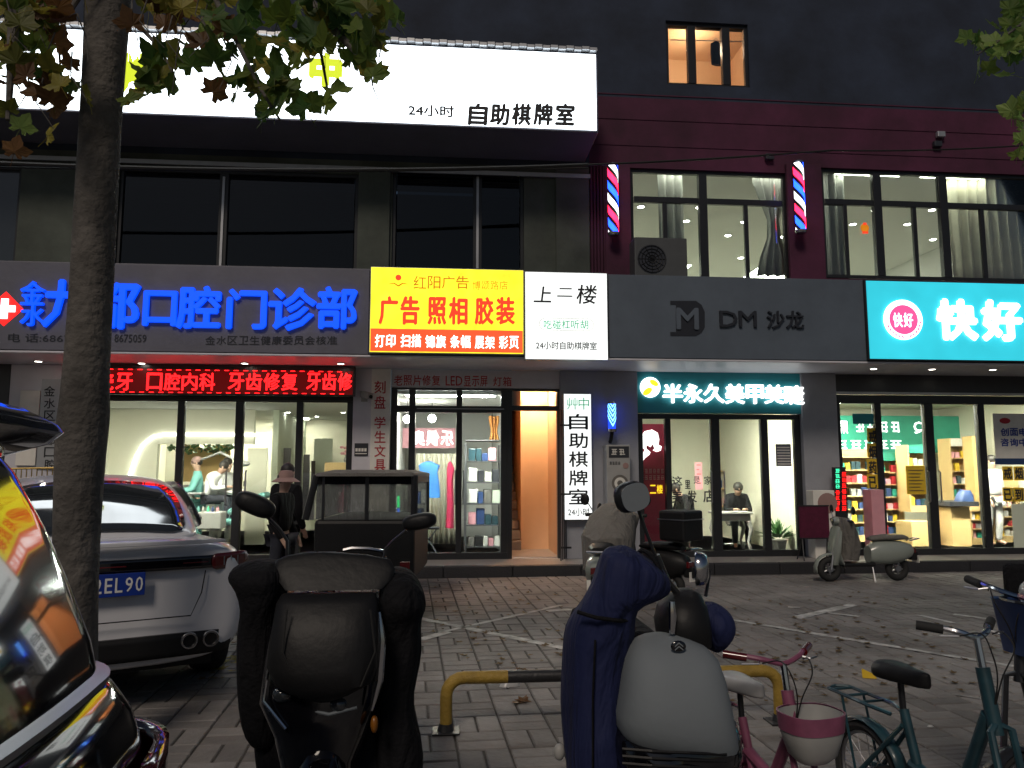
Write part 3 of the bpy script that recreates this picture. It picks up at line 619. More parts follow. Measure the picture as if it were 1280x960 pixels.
# ================================================================== SHOPFRONTS
def zr(py, px=640, Y=YG): return Q(px, py, Y).z
def xr(px, py=600, Y=YG): return Q(px, py, Y).x
def shopfront(name, label, x0, x1, ztop, mull, head=.1, zt_=None, foot=.1, doors=(), gl='shop_glass', mw=.05):
    """x0,x1 metres; mull: list of (x, half width). Frame, mullions, panes each a part."""
    o = thing(name, label, 'shopfront', ((x0 + x1) / 2, YG, Z_STEP)); z0 = Z_STEP
    MB().box(x0, x1, YG, YG + .1, z0, z0 + foot).build('bottom_rail', 'black_frame', o, bevel=.004, world=True)
    MB().box(x0, x1, YG, YG + .1, ztop - head, ztop).build('top_rail', 'black_frame', o, bevel=.004, world=True)
    xs = [(x0 + mw, mw)] + list(mull) + [(x1 - mw, mw)]
    for xm, h in xs: MB().box(xm - h, xm + h, YG - .004, YG + .104, z0 + foot, ztop - head).build('mullion', 'black_frame', o, bevel=.006, world=True)
    for i in range(len(xs) - 1):
        MB().box(xs[i][0] + xs[i][1], xs[i + 1][0] - xs[i + 1][1], YG + .045, YG + .055, z0 + foot, ztop - head).build('pane', gl, o, world=True)
    for xd in doors:
        MB().tube([(xd, YG - .02, 1.0), (xd, YG - .06, 1.02), (xd, YG - .06, 1.5), (xd, YG - .02, 1.52)], .012, 6).build('handle', 'steel', o, smooth=True, world=True)
    return o
# ---- wall pieces at shop level (columns, headers)
def colm(px0, px1, m='wall_blue_grey', y0=YG - .1, y1=YG + .3, z0=Z_STEP, z1=SOF, name='column', label=None):
    return MB().box(xr(px0), xr(px1), y0, y1, z0, z1 - .002).build(name, m, B, bevel=.01, world=True, label=label)
SOF_COL = 1
colm(440, 466, 'soffit'); colm(700, 797); colm(1003, 1047); colm(8, 110, 'soffit', label='cream tiled entrance wall beside the clinic'); colm(-260, 8, 'dark_tile')
HD = xr(441) , xr(466)
# clinic
wpart('header', 'black_frame', [(xr(110), xr(440), YG - .02, YG + .12, zr(503), SOF - .002)])
shopfront('clinic_shopfront', 'tall glazed front of the bright dental clinic', xr(110), xr(440), zr(503) - .002, [(xr(222), .05), (xr(296), .06), (xr(372), .05)], head=.02, doors=(xr(284), xr(308)))
# print shop: columns with red lettering
s = thing('print_shop_side_sign', 'narrow pale vertical sign with red characters beside the print shop door', 'sign', (xr(475), YG - .13, .6))
MB().box(xr(463), xr(487), YG - .14, YG - .101, .9, SOF - .01).build('board', 'paper', s, bevel=.004, world=True)
vtext('刻盘', 468, 482, (474, 512), YG - .145, 'ink_red', s, .012); vtext('学生文具', 468, 482, (519, 590), YG - .145, 'ink_red', s, .012)
wpart('header', 'soffit', [(xr(487), xr(700), YG - .02, YG + .12, zr(485.5), SOF - .002)])
s = thing('print_shop_header_sign', 'long pale panel with faded red characters over the print shop door', 'sign', (xr(560), YG - .04, zr(484)))
MB().box(xr(488), xr(648), YG - .05, YG - .022, zr(484), SOF - .012).build('board', 'poster_pink' if 0 else 'soffit', s, world=True)
lettering([('老照片修复', 492, 469, 551, 482), ('LED', 557, 470, 578, 482), ('显示屏', 579, 470, 610, 483), ('灯箱', 616, 471, 640, 483)], YG - .054, 'ink_red', s, .01)
ZP = zr(486)
o = shopfront('print_shop_shopfront', 'dark framed double glass doors of the print shop with clear transom', xr(487), xr(634), ZP, [(xr(514), .05), (xr(573.5), .045)], head=.03, doors=(xr(569), xr(579)))
MB().box(xr(488), xr(633), YG - .008, YG + .108, zr(516), zr(508)).build('transom_bar', 'black_frame', o, world=True)
MB().box(xr(520), xr(630), YG - .02, YG - .009, zr(512), zr(511)).build('door_track', 'steel', o, world=True)
o = thing('stair_entrance', 'open orange-lit stairwell entrance with a black folding gate', 'doorway', (xr(665), YG, Z_STEP))
MB().box(xr(634), xr(640), YG, YG + .12, Z_STEP, ZP).box(xr(697), xr(703), YG, YG + .12, Z_STEP, ZP).box(xr(640), xr(697), YG, YG + .12, zr(513), zr(507)).box(xr(640), xr(697), YG, YG + .12, ZP - .03, ZP).build('door_frame', 'black_frame', o, world=True)
MB().box(xr(640), xr(697), YG + .05, YG + .056, zr(507), ZP - .03).build('pane', 'shop_glass', o, world=True)
g = MB()
for i in range(4):
    x = xr(694) + i * .045; MB().box(x, x + .018, YG - .5 + i * .12, YG - .482 + i * .12, Z_STEP + .02, zr(514)).build('gate_bar', 'black_frame', o, world=True)
for z in (.35, 1.15, 2.2): g.box(xr(694), xr(694) + .17, YG - .5, YG - .49, z, z + .03)
g.build('gate_rail', 'black_frame', o, world=True)
# vertical lit sign
s = sign('vertical_sign', 'tall narrow white lit sign on the column beside the stairwell', 705, 492, 740, 650, YG - .26, 'lb_small_white', .12, 'aluminium', .008)
YV = YG - .265
vtext('自助棋牌室', 711, 735, (515, 632), YV, 'ink', s, .02); lettering([('艸中', 708, 497, 737, 512)], YV, 'em_text_green', s, .0); lettering([('24小时', 710, 635, 737, 645)], YV, 'ink', s, .012, spread=False)
# salon
wpart('header', 'teal_face', [(xr(797), xr(1003), YG - .06, YG + .12, zr(515), SOF - .002)])
s = thing('nail_salon_sign', 'white glowing characters and round yellow badge on the teal header', 'sign', (xr(900), YG - .09, zr(500)))
lettering([('半', 828, 480, 853, 504), ('永', 854, 480, 878, 504), ('久', 879, 480, 905, 504), ('美', 906, 480, 930, 505), ('甲', 932, 481, 954, 505), ('美', 955, 481, 979, 505), ('睫', 980, 482, 1004, 506)], YG - .08, 'em_white', s, .028, .04)
c = Q(813, 484, YG - .1); MB().lathe([(.165, 0), (.165, .03)], (c.x, YG - .1, c.z), (0, 1, 0), 32).build('badge', 'em_logo', s, smooth=False, world=True)
MB().ell((c.x - .05, YG - .104, c.z - .07), .09, .004, .05, 14, 6, Matrix.Rotation(R(-35), 3, 'Y')).ell((c.x + .06, YG - .104, c.z + .07), .08, .004, .045, 14, 6, Matrix.Rotation(R(30), 3, 'Y')).build('badge_swirl', 'em_yellow', s, world=True)
shopfront('nail_salon_shopfront', 'black framed glass front of the cream nail salon', xr(797), xr(1003), zr(516), [(xr(836.5), .045), (xr(896), .07), (xr(958), .055)], head=.08, doors=(xr(888), xr(904)))
# pharmacy
wpart('bulkhead', 'dark_tile', [(xr(1047), XR, YG - .02, YG + .12, zr(492, 1160), SOF - .002)])
MB().box(xr(1047), XR, YG - .06, YG - .022, zr(494, 1160), zr(491, 1160)).build('light_rail', 'aluminium', B, world=True)
shopfront('pharmacy_shopfront', 'wide black framed glass front of the brightly stocked pharmacy', xr(1047), XR, zr(494.5, 1160), [(xr(1102), .055), (xr(1166), .075), (xr(1232), .06), (xr(1310), .06)], head=.14, doors=(xr(1159), xr(1173)))

# ================================================================== PEOPLE
def hsh(a, b): return [a, b]
def person(label, loc, rz, H=1.6, top='black_cloth', legs='denim', hair='hair', pose='stand', hat=None, group=None, arms=None, cap=None):
    """one skinned body, clothing as slightly fuller skins over the same skeleton"""
    o = thing('person', label, 'person', loc, rz, group); h = H
    if pose == 'stand':
        J = dict(pel=(0, 0, .53), sp=(0, .005, .64), ch=(0, .0, .75), nk=(0, -.005, .845), hd=(0, -.02, .895), hc=(0, -.022, .94), sl=(.105, 0, .805), sr=(-.105, 0, .805), el=(.13, .01, .63), er=(-.13, .01, .63),
                 wl=(.12, -.07, .50), wr=(-.12, -.07, .50), hl=(.05, 0, .50), hr=(-.05, 0, .50), kl=(.055, -.012, .28), kr=(-.06, .02, .28), al=(.06, .015, .045), ar=(-.06, .05, .045), tl=(.065, -.075, .018), tr=(-.065, -.04, .018))
    else:          # seated, leaning forward over a table
        J = dict(pel=(0, 0, .30), sp=(0, -.01, .40), ch=(0, -.05, .50), nk=(0, -.10, .585), hd=(0, -.14, .62), hc=(0, -.16, .655), sl=(.10, -.05, .545), sr=(-.10, -.05, .545), el=(.13, -.10, .40), er=(-.13, -.10, .40),
                 wl=(.06, -.22, .42), wr=(-.06, -.22, .42), hl=(.05, -.02, .285), hr=(-.05, -.02, .285), kl=(.07, -.25, .29), kr=(-.07, -.25, .29), al=(.07, -.24, .045), ar=(-.07, -.24, .045), tl=(.075, -.33, .018), tr=(-.075, -.33, .018))
    if arms:
        J.update(arms)
    E_ = [('pel', 'sp'), ('sp', 'ch'), ('ch', 'nk'), ('nk', 'hd'), ('hd', 'hc'), ('ch', 'sl'), ('ch', 'sr'), ('sl', 'el'), ('sr', 'er'), ('el', 'wl'), ('er', 'wr'), ('pel', 'hl'), ('pel', 'hr'), ('hl', 'kl'), ('hr', 'kr'), ('kl', 'al'), ('kr', 'ar'), ('al', 'tl'), ('ar', 'tr')]
    rad = dict(pel=.075, sp=.062, ch=.075, nk=.03, hd=.045, hc=.05, sl=.038, sr=.038, el=.025, er=.025, wl=.017, wr=.017, hl=.05, hr=.05, kl=.034, kr=.034, al=.022, ar=.022, tl=.02, tr=.02)
    for s_, w in (('l', 'wl'), ('r', 'wr')):       # palm and five fingers
        e = Vector(J['e' + s_]); p = Vector(J[w]); d = (p - e).normalized(); sd_ = d.cross(Vector((0, 0, 1))); sd_ = (sd_.normalized() if sd_.length > .1 else Vector((1, 0, 0)))
        J['p' + s_] = tuple(p + d * .035); rad['p' + s_] = .017; E_.append((w, 'p' + s_)); q = p + d * .035
        for i, (off, L) in enumerate(((-.018, .038), (-.006, .045), (.006, .043), (.017, .034))):
            k = f'f{i}{s_}'; J[k] = tuple(q + sd_ * off + d * L + Vector((0, 0, -.008))); rad[k] = .0045; E_.append(('p' + s_, k))
        k = 'th' + s_; J[k] = tuple(p + d * .03 + sd_ * -.032); rad[k] = .005; E_.append((w, k))
    def skin_mesh(name, keys, grow, m, parent, drop=()):
        ks = [k for k in J if k in keys]; idx = {k: i for i, k in enumerate(ks)}
        me = bpy.data.meshes.new(name); me.from_pydata([Vector(J[k]) * h for k in ks], [(idx[a], idx[b]) for a, b in E_ if a in idx and b in idx], [])
        ob = bpy.data.objects.new(name, me); COL.objects.link(ob); ob.modifiers.new('skin', 'SKIN'); sv = me.skin_vertices[0].data
        for k in ks:
            r = rad[k] * h * (.8 if name == 'body' and k in ('pel', 'sp', 'ch') else 1) * (grow if not isinstance(grow, dict) else grow.get(k, 1.15)); fl = .72 if k in ('pel', 'sp', 'ch') else 1; sv[idx[k]].radius = (r * (1.25 if fl < 1 else 1), r * fl)
        sv[idx['pel'] if 'pel' in idx else 0].use_root = True
        u = ob.modifiers.new('s', 'SUBSURF'); u.levels = 2; u.render_levels = 2
        dg = bpy.context.evaluated_depsgraph_get(); m2 = bpy.data.meshes.new_from_object(ob.evaluated_get(dg)); m2.materials.clear(); m2.materials.append(M(m)); m2.polygons.foreach_set('use_smooth', [True] * len(m2.polygons))
        ob.modifiers.clear(); ob.data = m2; ob.parent = parent; return ob
    skin_mesh('body', set(J), 1.0, 'skin', o)
    up = {'pel', 'sp', 'ch', 'nk', 'sl', 'sr', 'el', 'er', 'wl', 'wr'}; skin_mesh('jacket', up, {'pel': 1.3, 'sp': 1.5, 'ch': 1.4, 'nk': 1.45, 'wl': 1.5, 'wr': 1.5, 'el': 1.45, 'er': 1.45, 'sl': 1.25, 'sr': 1.25}, top, o)
    skin_mesh('trousers', {'pel', 'hl', 'hr', 'kl', 'kr', 'al', 'ar'}, {'pel': 1.05, 'hl': 1.12, 'hr': 1.12, 'kl': 1.3, 'kr': 1.3, 'al': 1.35, 'ar': 1.35}, legs, o)
    hc = Vector(J['hc']) * h; mb = MB()
    mb.ell(hc + Vector((0, -.052 * h, -.012 * h)), .008 * h, .010 * h, .012 * h, 6, 4); mb.ell(hc + Vector((.047 * h, 0, -.01 * h)), .006 * h, .012 * h, .018 * h, 6, 4); mb.ell(hc + Vector((-.047 * h, 0, -.01 * h)), .006 * h, .012 * h, .018 * h, 6, 4); mb.build('face', 'skin', o, smooth=True)
    mb = MB()
    for sx in (-1, 1): mb.ell(hc + Vector((sx * .018 * h, -.046 * h, 0)), .006 * h, .004 * h, .004 * h, 6, 4)
    mb.ell(hc + Vector((0, -.045 * h, -.032 * h)), .012 * h, .004 * h, .003 * h, 6, 4); mb.build('eyes_and_mouth', 'hair', o)
    if hair: MB().ell(hc + Vector((0, .012 * h, .014 * h)), .056 * h, .056 * h, .056 * h, 14, 8).wrinkle(.004, 20).build('hair', hair, o, smooth=True)
    if hat: MB().lathe([(.001, .075 * h), (.045 * h, .07 * h), (.058 * h, .04 * h), (.06 * h, .018 * h), (.105 * h, -.012 * h), (.105 * h, -.016 * h), (.058 * h, .012 * h)], hc, n=20, caps=False).build('bucket_hat', hat, o, smooth=True)
    if cap: MB().ell(hc + Vector((0, .006 * h, .02 * h)), .06 * h, .06 * h, .052 * h, 12, 7).build('cap', cap, o, smooth=True)
    return o

# ================================================================== DENTAL CLINIC INTERIOR
ZCD = 2.72
room(xr(8) + .1, xr(466) - .1, YG + .2, 18.5, Z_STEP, ZCD, 'room_cream', 'room_white')
def Rb(name, label, cat, px0, py0, px1, py1, Y, dep, m, bevel=.006, group=None):
    a, b, c, d = rect(px0, py0, px1, py1, Y); return boxthing(name, label, cat, a, b, Y, Y + dep, c, d, m, group, bevel)
# partition with the lit arch
YA = 15.4
a, b, c, d = rect(60, 520, 345, 690, YA); p = wpart('partition_wall', 'room_cream', [(a - 1.5, rect(226, 0, 230, 9, YA)[0], YA, YA + .12, Z_STEP, ZCD - .01), (rect(226, 0, 230, 9, YA)[0], rect(0, 0, 338, 9, YA)[1], YA, YA + .12, Q(280, 555, YA).z, ZCD - .01)])
wpart('partition_wall', 'room_pale_green', [(Q(338, 600, YA).x + .01, Q(346, 600, YA).x, YA, YA + 3, Z_STEP, ZCD - .01)])
t = MB(); pts = [Q(158, 610, YA - .03), Q(163, 590, YA - .03), Q(170, 570, YA - .03), Q(178, 556, YA - .03), Q(190, 546, YA - .03), Q(204, 543, YA - .03), Q(240, 543, YA - .03), Q(334, 543.5, YA - .03)]
tag(t.tube(pts, .022, 8).build('strip_light', 'em_strip', smooth=True), 'white light strip curving up the cream clinic wall like an arch', 'strip light')
for k, (q0, q1) in enumerate((((346, 524), (366, 535)), ((378, 538), (400, 550)))):
    tag(MB().tube([ceil_pt(*q0, ZCD - .02), ceil_pt(*q1, ZCD - .02)], .015, 6).build('strip_light', 'em_strip'), ['slanting ceiling light strip in the clinic, the one nearer the window', 'slanting ceiling light strip in the clinic, farther in beside the corridor'][k], 'strip light', 'ceiling light strips of the clinic')
for px, py in ((144, 515), (216, 515), (289, 515), (360, 515), (396, 520), (429, 515), (403, 526), (413, 531), (418, 537), (423, 543), (428, 549)):
    pt = ceil_pt(px, py, ZCD - .004)
    if pt.y < 18.3: downlight(pt, .04, 'em_lamp', 'small downlight in the dental clinic ceiling', 'downlights of the dental clinic')
for cx in (-6.2, -5.1, -4.0, -2.9): panel(cx - .45, cx + .45, YG + .25, YG + .5, ZCD, 'em_room', 'unseen flat light panel added just inside the clinic window', group='added light panels of the clinic')  # added out of view above the glass to light the clinic
for cx in (-5.2, -3.4): panel(cx - .3, cx + .3, 17.6, 18.0, ZCD, 'em_room', 'flat light panel added at the back of the clinic', group='added back light panels of the clinic')  # extra panels added to light the depth of the clinic
# back treatment area, wood feature and cabinet
Rb('wooden_backdrop', 'light wooden panel with leafy garland at the back of the clinic', 'wall panel', 226, 556, 287, 602, 17.2, .06, 'wood_light')
t = thing('leaf_garland', 'green artificial foliage along the top of the wooden panel', 'garland', Q(256, 560, 17.1)); mb = MB(); c0 = Q(256, 560, 17.1)
for i in range(120):
    p = Vector((random.uniform(-.75, .75), random.uniform(-.08, .0), random.gauss(0, .06))); a = random.uniform(0, 6.28); u = Vector((math.cos(a), 0, math.sin(a))) * .06; w = Vector((-u.z, .3 * random.random(), u.x)) * .4
    mb.quad(p - u, p - w, p + u, p + w)
mb.build('leaves', 'plant_green', t)
Rb('cabinet', 'low white cabinet under the wooden panel in the clinic', 'cabinet', 226, 606, 262, 660, 16.7, .5, 'white_plastic')
Rb('wall_switch_box', 'small brown square box on the clinic partition, left one', 'box', 270, 603, 277, 610, 15.2, .03, 'wood_light'); Rb('wall_switch_box', 'small brown square box on the clinic partition behind the door glass', 'box', 304, 601, 311, 608, 15.2, .03, 'ink')
# partitions with glass and framed doors toward the corridor
Rb('door_panel', 'plain cream door with low vent grille in the clinic', 'door', 307, 560, 332, 692, 15.0, .05, 'room_cream')
for i, (x0, x1) in enumerate(((353, 362), (378, 386), (388, 393))): Rb('framed_cabinet', ['dark framed glass cabinet nearest the clinic partition', 'dark framed glass cabinet in the middle of the corridor', 'narrow dark framed cabinet at the corridor end'][i], 'cabinet', x0, 560 + i * 8, x1, 650, 15.8 + i * .7, .06, 'dark_tile')
Rb('display_board', 'pale board with coloured notices at the clinic corridor end', 'board', 392, 548, 415, 600, 17.6, .04, 'room_pale_green'); Rb('reception_counter', 'wooden top reception counter at the right of the clinic', 'counter', 405, 578, 440, 640, 15.5, .6, 'wood_pale')
t = thing('flower_vase', 'small bunch of pink flowers on the clinic counter', 'flowers', Q(433, 578, 15.6))
MB().lathe([(.04, 0), (.06, .05), (.03, .12), (.04, .15)], (0, 0, 0), n=12).build('vase', 'white_plastic', t, smooth=True); mb = MB()
for i in range(14): mb.ell((random.uniform(-.1, .1), random.uniform(-.08, .08), random.uniform(.16, .3)), .035, .035, .03, 6, 4)
mb.build('blossom', 'poster_pink', t)
# dental unit and patient chair
p = Q(268, 690, 14.2); p.z = Z_STEP; t = thing('dental_chair', 'reclined dental treatment chair with arm and tray in the clinic', 'dental chair', p)
MB().loft([ring(0, 0, 0, .28, .22), ring(0, 0, .06, .26, .2), ring(0, 0, .12, .1, .1), ring(0, 0, .42, .1, .1)]).build('base', 'white_plastic', t, smooth=True)
MB().box(-.25, .35, -.26, .26, .42, .54).build('seat', 'scrub_green', t, bevel=.05)
MB().box(.28, 1.0, -.24, .24, -.06, .05, Matrix.Translation((0, 0, .5)) @ Matrix.Rotation(R(-28), 4, 'Y')).build('backrest', 'scrub_green', t, bevel=.05)
MB().tube([(-.2, .3, .3), (-.45, .35, 1.0), (-.45, .3, 1.55), (0, .1, 1.7), (.35, 0, 1.55)], .025, 8).build('lamp_arm', 'white_plastic', t, smooth=True)
MB().ell((.4, 0, 1.5), .16, .1, .06).build('lamp_head', 'white_plastic', t, smooth=True); MB().box(-.6, -.2, -.25, .05, .95, .99).build('tray', 'steel', t, bevel=.01); MB().tube([(-.45, .33, .8), (-.42, 0, .95)], .02, 6).build('tray_arm', 'white_plastic', t)
person('patient lying back in the clinic chair seen through the glass', Q(262, 655, 14.25), R(75), 1.55, 'white_paint', 'denim', pose='sit')
p = Q(243, 690, 14.5); p.z = Z_STEP; person('dentist with a pale cap bending beside the treatment chair', p, R(-70), 1.62, 'scrub_green', 'scrub_green', cap='hat_pink', arms=dict(wl=(.07, -.2, .62), wr=(-.07, -.2, .62), el=(.13, -.06, .64), er=(-.13, -.06, .64)))
p = Q(279, 690, 14.4); p.z = Z_STEP; person('assistant in white clothing standing at the right of the treatment chair', p, R(60), 1.6, 'white_paint', 'white_paint', arms=dict(wl=(.07, -.2, .62), wr=(-.07, -.2, .62), el=(.13, -.06, .64), er=(-.13, -.06, .64)))
Rb('instrument_cart', 'white wheeled cart with bottles in front of the clinic glass', 'cart', 246, 640, 276, 662, 13.5, .35, 'white_plastic', .02)
for i in range(5):
    p = Q(248 + i * 6, 640, 13.6); o = MB().lathe([(.02, 0), (.025, .06), (.01, .08), (.01, .1)], (0, 0, 0), n=8).build('bottle', ['scrub_green', 'white_plastic', 'em_text_green', 'basket_blue', 'poster_pink'][i], smooth=True); o.location = p; tag(o, ['teal', 'white', 'green', 'blue', 'pink'][i] + ' bottle on the white clinic cart', 'bottle')
# entrance plaque and rail left of the tree
s = thing('clinic_plaque', 'brushed metal vertical plaque with black characters beside the clinic entrance', 'plaque', Q(62, 583, YG - .14))
MB().box(xr(49.5), xr(74), YG - .13, YG - .101, Q(60, 586, YG).z, Q(60, 475, YG).z).build('board', 'aluminium', s, bevel=.003, world=True)
vtext('金水区九都口腔', 55, 69, (481, 588), YG - .134, 'ink', s, .012)
o = Rb('notice_board', 'pale grey notice board on the entrance wall left of the metal plaque', 'board', 22, 488, 47, 582, YG - .14, .03, 'paper')
t = thing('metal_rail', 'thin metal railing beside the clinic entrance', 'railing', Q(60, 640, YG - .5)); mb = MB(); 
MB().tube([Q(10, 586, YG - .5), Q(68, 585, YG - .5)], .015, 6).build('top_rail', 'brass', t, world=True)
for i in range(9): MB().tube([Q(14 + i * 6.5, 586, YG - .5), Vector((Q(14 + i * 6.5, 586, YG - .5).x, YG - .5, Z_STEP))], .008, 5).build('bar', 'brass', t, world=True)
# security camera + house number plate
p = Q(455, 497, YG - .16); t = thing('security_camera', 'white bullet security camera on the column between the two shops', 'security camera', p)
MB().box(-.05, .05, .05, .07, -.06, .06).build('wall_plate', 'white_plastic', t, bevel=.005); MB().tube([(0, .05, 0), (0, 0, .02)], .018, 8).build('arm', 'white_plastic', t)
T = Matrix.Rotation(R(35), 4, 'Z') @ Matrix.Rotation(R(12), 4, 'X'); mb = MB().box(-.045, .045, -.2, .06, 0, .085, T); mb.build('housing', 'white_plastic', t, bevel=.012); MB().box(-.055, .055, -.23, .07, .086, .094, T).build('sun_shield', 'white_plastic', t); MB().lathe([(.03, 0), (.03, .012)], T @ Vector((0, -.212, .042)), T.to_3x3() @ Vector((0, 1, 0)), 12).build('lens', 'black_gloss', t)
s = thing('house_number_plate', 'small dark number plate on the column beside the clinic', 'number plate', Q(451, 569, YG - .12))
a, b, c, d = rect(443, 554, 460, 570, YG - .12); MB().box(a, b, YG - .115, YG - .101, c, d).build('board', 'dark_tile', s, bevel=.003, world=True)
mb = MB()
for i in range(4): mb.box(a + .015 + i * .045, a + .05 + i * .045, YG - .118, YG - .1152, c + .07, c + .12)
mb.box(a + .015, b - .015, YG - .118, YG - .1152, c + .03, c + .045).build('markings', 'paper', s, world=True)

CN = dict(paper='white', room_pale_green='pale green', black_plastic='black', grey_cloth='grey', basket_blue='blue', poster_pink='pink', teal_paint='teal', dark_tile='dark grey', ink_red='red', paper_yellow='yellow', white_plastic='off-white', pharm_green='green')
# ================================================================== PRINT SHOP + STAIRWELL INTERIOR
ZCP = 2.75
room(xr(490), xr(636), YG + .2, 16.5, Z_STEP, ZCP, 'room_white', 'room_white'); 
# stairwell
XSa, XSb = xr(641), xr(700)
wpart('stair_wall', 'orange_wall', [(XSb, XSb + .05, YG + .2, 16, Z_STEP, 3.1), (XSa - .05, XSa, YG + .2, 16, Z_STEP, 3.1), (XSa, XSb, 15.95, 16, Z_STEP, 3.1), (Q(651, 600, 13.6).x, XSb - .001, 13.6, 15.9, Z_STEP, 3.099)])
wpart('stair_ceiling', 'orange_wall', [(XSa, XSb, YG + .2, 16, 3.1, 3.15)]); wpart('stair_floor', 'step_tile', [(XSa, XSb, YG + .1, 16, Z_STEP + .001, Z_STEP + .01)])
t = thing('staircase', 'reddish stairs climbing at the left of the orange stairwell', 'stairs', (XSa + .2, 13.4, Z_STEP))
for i in range(12): MB().box(XSa + .01, Q(650, 600, 13.6).x, 13.4 + i * .2, 13.4 + i * .2 + .22, Z_STEP + .01 + i * .165, Z_STEP + .165 * (i + 1)).build('step', 'step_tile', t, bevel=.008, world=True)
t = thing('stair_lamp', 'warm orange globe lamp under the stairwell ceiling', 'ceiling light', ((XSa + XSb) / 2 + .1, YG + .9, 3.1)); MB().lathe([(.07, 0), (.07, -.03)], (0, 0, 0), n=16).build('base', 'white_plastic', t); MB().ell((0, 0, -.09), .11, .11, .08).build('globe', 'em_orange', t, smooth=True)
t = thing('stair_lamp', 'warm orange globe lamp farther up the stairwell', 'ceiling light', ((XSa + XSb) / 2 + .1, 14.6, 3.1)); MB().lathe([(.07, 0), (.07, -.03)], (0, 0, 0), n=16).build('base', 'white_plastic', t); MB().ell((0, 0, -.09), .09, .09, .07).build('globe', 'em_orange', t, smooth=True)
# print shop things
for k, (px, py) in enumerate(((509, 524), (540, 523))):
    p = Q(px, py, 13.6 + k * .2); t = thing('globe_lamp', ['round white lamp at the left in the print shop', 'round white lamp hanging in the middle of the print shop'][k], 'lamp', p); MB().ell((0, 0, 0), .07, .07, .07).build('globe', 'em_lamp', t, smooth=True); MB().tube([(0, 0, .06), (0, 0, ZCP - p.z)], .006, 5).build('cord', 'cable', t)
panel(xr(505), xr(620), YG + .25, YG + .45, ZCP, 'em_print', 'flat light panel added just inside the print shop door')  # lamp added to fill the print shop with light
YBn = 15.0
s = thing('inside_banner', 'pink banner with white mirror-written characters inside the print shop', 'banner', Q(540, 545, YBn)); a, b, c, d = rect(498, 535, 569, 560, YBn); MB().box(a, b, YBn, YBn + .01, c, d).build('cloth', 'poster_pink', s, world=True)
lettering([('奥俱乐', 514, 538, 568, 557)], YBn - .004, 'em_logo', s, .02, mirror=True)
def garment(name, label, px0, px1, py0, py1, Y, m, cat='robe'):
    a, b, c, d = rect(px0, py0, px1, py1, Y); xm = (a + b) / 2; w = (b - a) / 2; o = thing(name, label, cat, (xm, Y, c)); hgt = d - c
    MB().loft([ring(0, 0, 0, w, .10, 20, 2), ring(.01, 0, hgt * .35, w * .85, .09, 20, 2), ring(0, 0, hgt * .7, w * .75, .08, 20, 2.2), ring(0, 0, hgt * .9, w * .9, .07, 20, 2.2), ring(0, 0, hgt * .97, w * .5, .05, 20, 2), ring(0, 0, hgt, w * .2, .04, 20, 2)]).wrinkle(.02, 5).build('cloth', m, o, smooth=True)
    MB().tube([(0, 0, hgt), (0, 0, hgt + .06), (.03, 0, hgt + .08)], .006, 5).build('hanger_hook', 'steel', o); return o
garment('hanging_robe', 'long bright blue robe hanging behind the left glass door', 521, 551, 577, 622, 13.7, 'robe_blue'); garment('hanging_robe', 'long dark red robe hanging beside the blue one', 557, 568, 577, 660, 13.9, 'robe_red')
curtain(519, 570, 567, 680, 14.6, 'curtain_pale', 'pale yellow and pink hanging curtain behind the robes', 8); curtain(611, 624, 520, 553, 13.9, 'amber_cloth', 'orange cloth draped at the top right of the print shop', 3, .4)
t = thing('storage_rack', 'tall metal rack crammed with wrapped goods at the right of the print shop', 'shelf', (Q(604, 690, 13.2).x, 13.2, Z_STEP)); a, b, c, d = rect(582, 555, 626, 692, 13.2); zz = [Z_STEP + .08 + i * .36 for i in range(6)]
for x in (a, b): 
    for y in (13.2, 13.7): MB().box(x - .015, x + .015, y - .015, y + .015, Z_STEP, d).build('upright', 'steel', t, world=True)
for z in zz: MB().box(a, b, 13.2, 13.7, z, z + .02).build('shelf_board', 'steel', t, world=True)
cols = ['paper', 'room_pale_green', 'black_plastic', 'grey_cloth', 'basket_blue', 'poster_pink', 'teal_paint', 'dark_tile']
for zi, z in enumerate(zz[:-1]):
    x = a + .05
    while x < b - .08:
        w, hh = random.uniform(.07, .16), random.uniform(.12, .27); o = MB().box(-w / 2, w / 2, -.12, .12, 0, hh).wrinkle(.012, 9, x).build('wrapped_parcel', (mc := random.choice(cols)), bevel=.012); o.location = (x + w / 2, 13.36, z + .022); x += w + .012
        tag(o, CN[mc] + ' wrapped parcel on the ' + ('lowest', 'second lowest', 'middle', 'second highest', 'highest')[zi] + ' shelf of the print shop rack', 'parcel', 'parcels on the print shop rack')
t = thing('folding_stool', 'dark folding stool on the print shop floor below the blue robe', 'stool', (Q(536, 688, 12.9).x, 12.9, Z_STEP)); MB().box(-.17, .17, -.14, .14, .42, .45).build('seat', 'black_plastic', t, bevel=.01)
for s1 in (-1, 1): MB().tube([(s1 * .15, -.12, 0), (-s1 * .12, .1, .42)], .012, 6).build('leg', 'steel', t); MB().tube([(s1 * .15, .12, 0), (-s1 * .12, -.1, .42)], .012, 6).build('leg', 'steel', t)

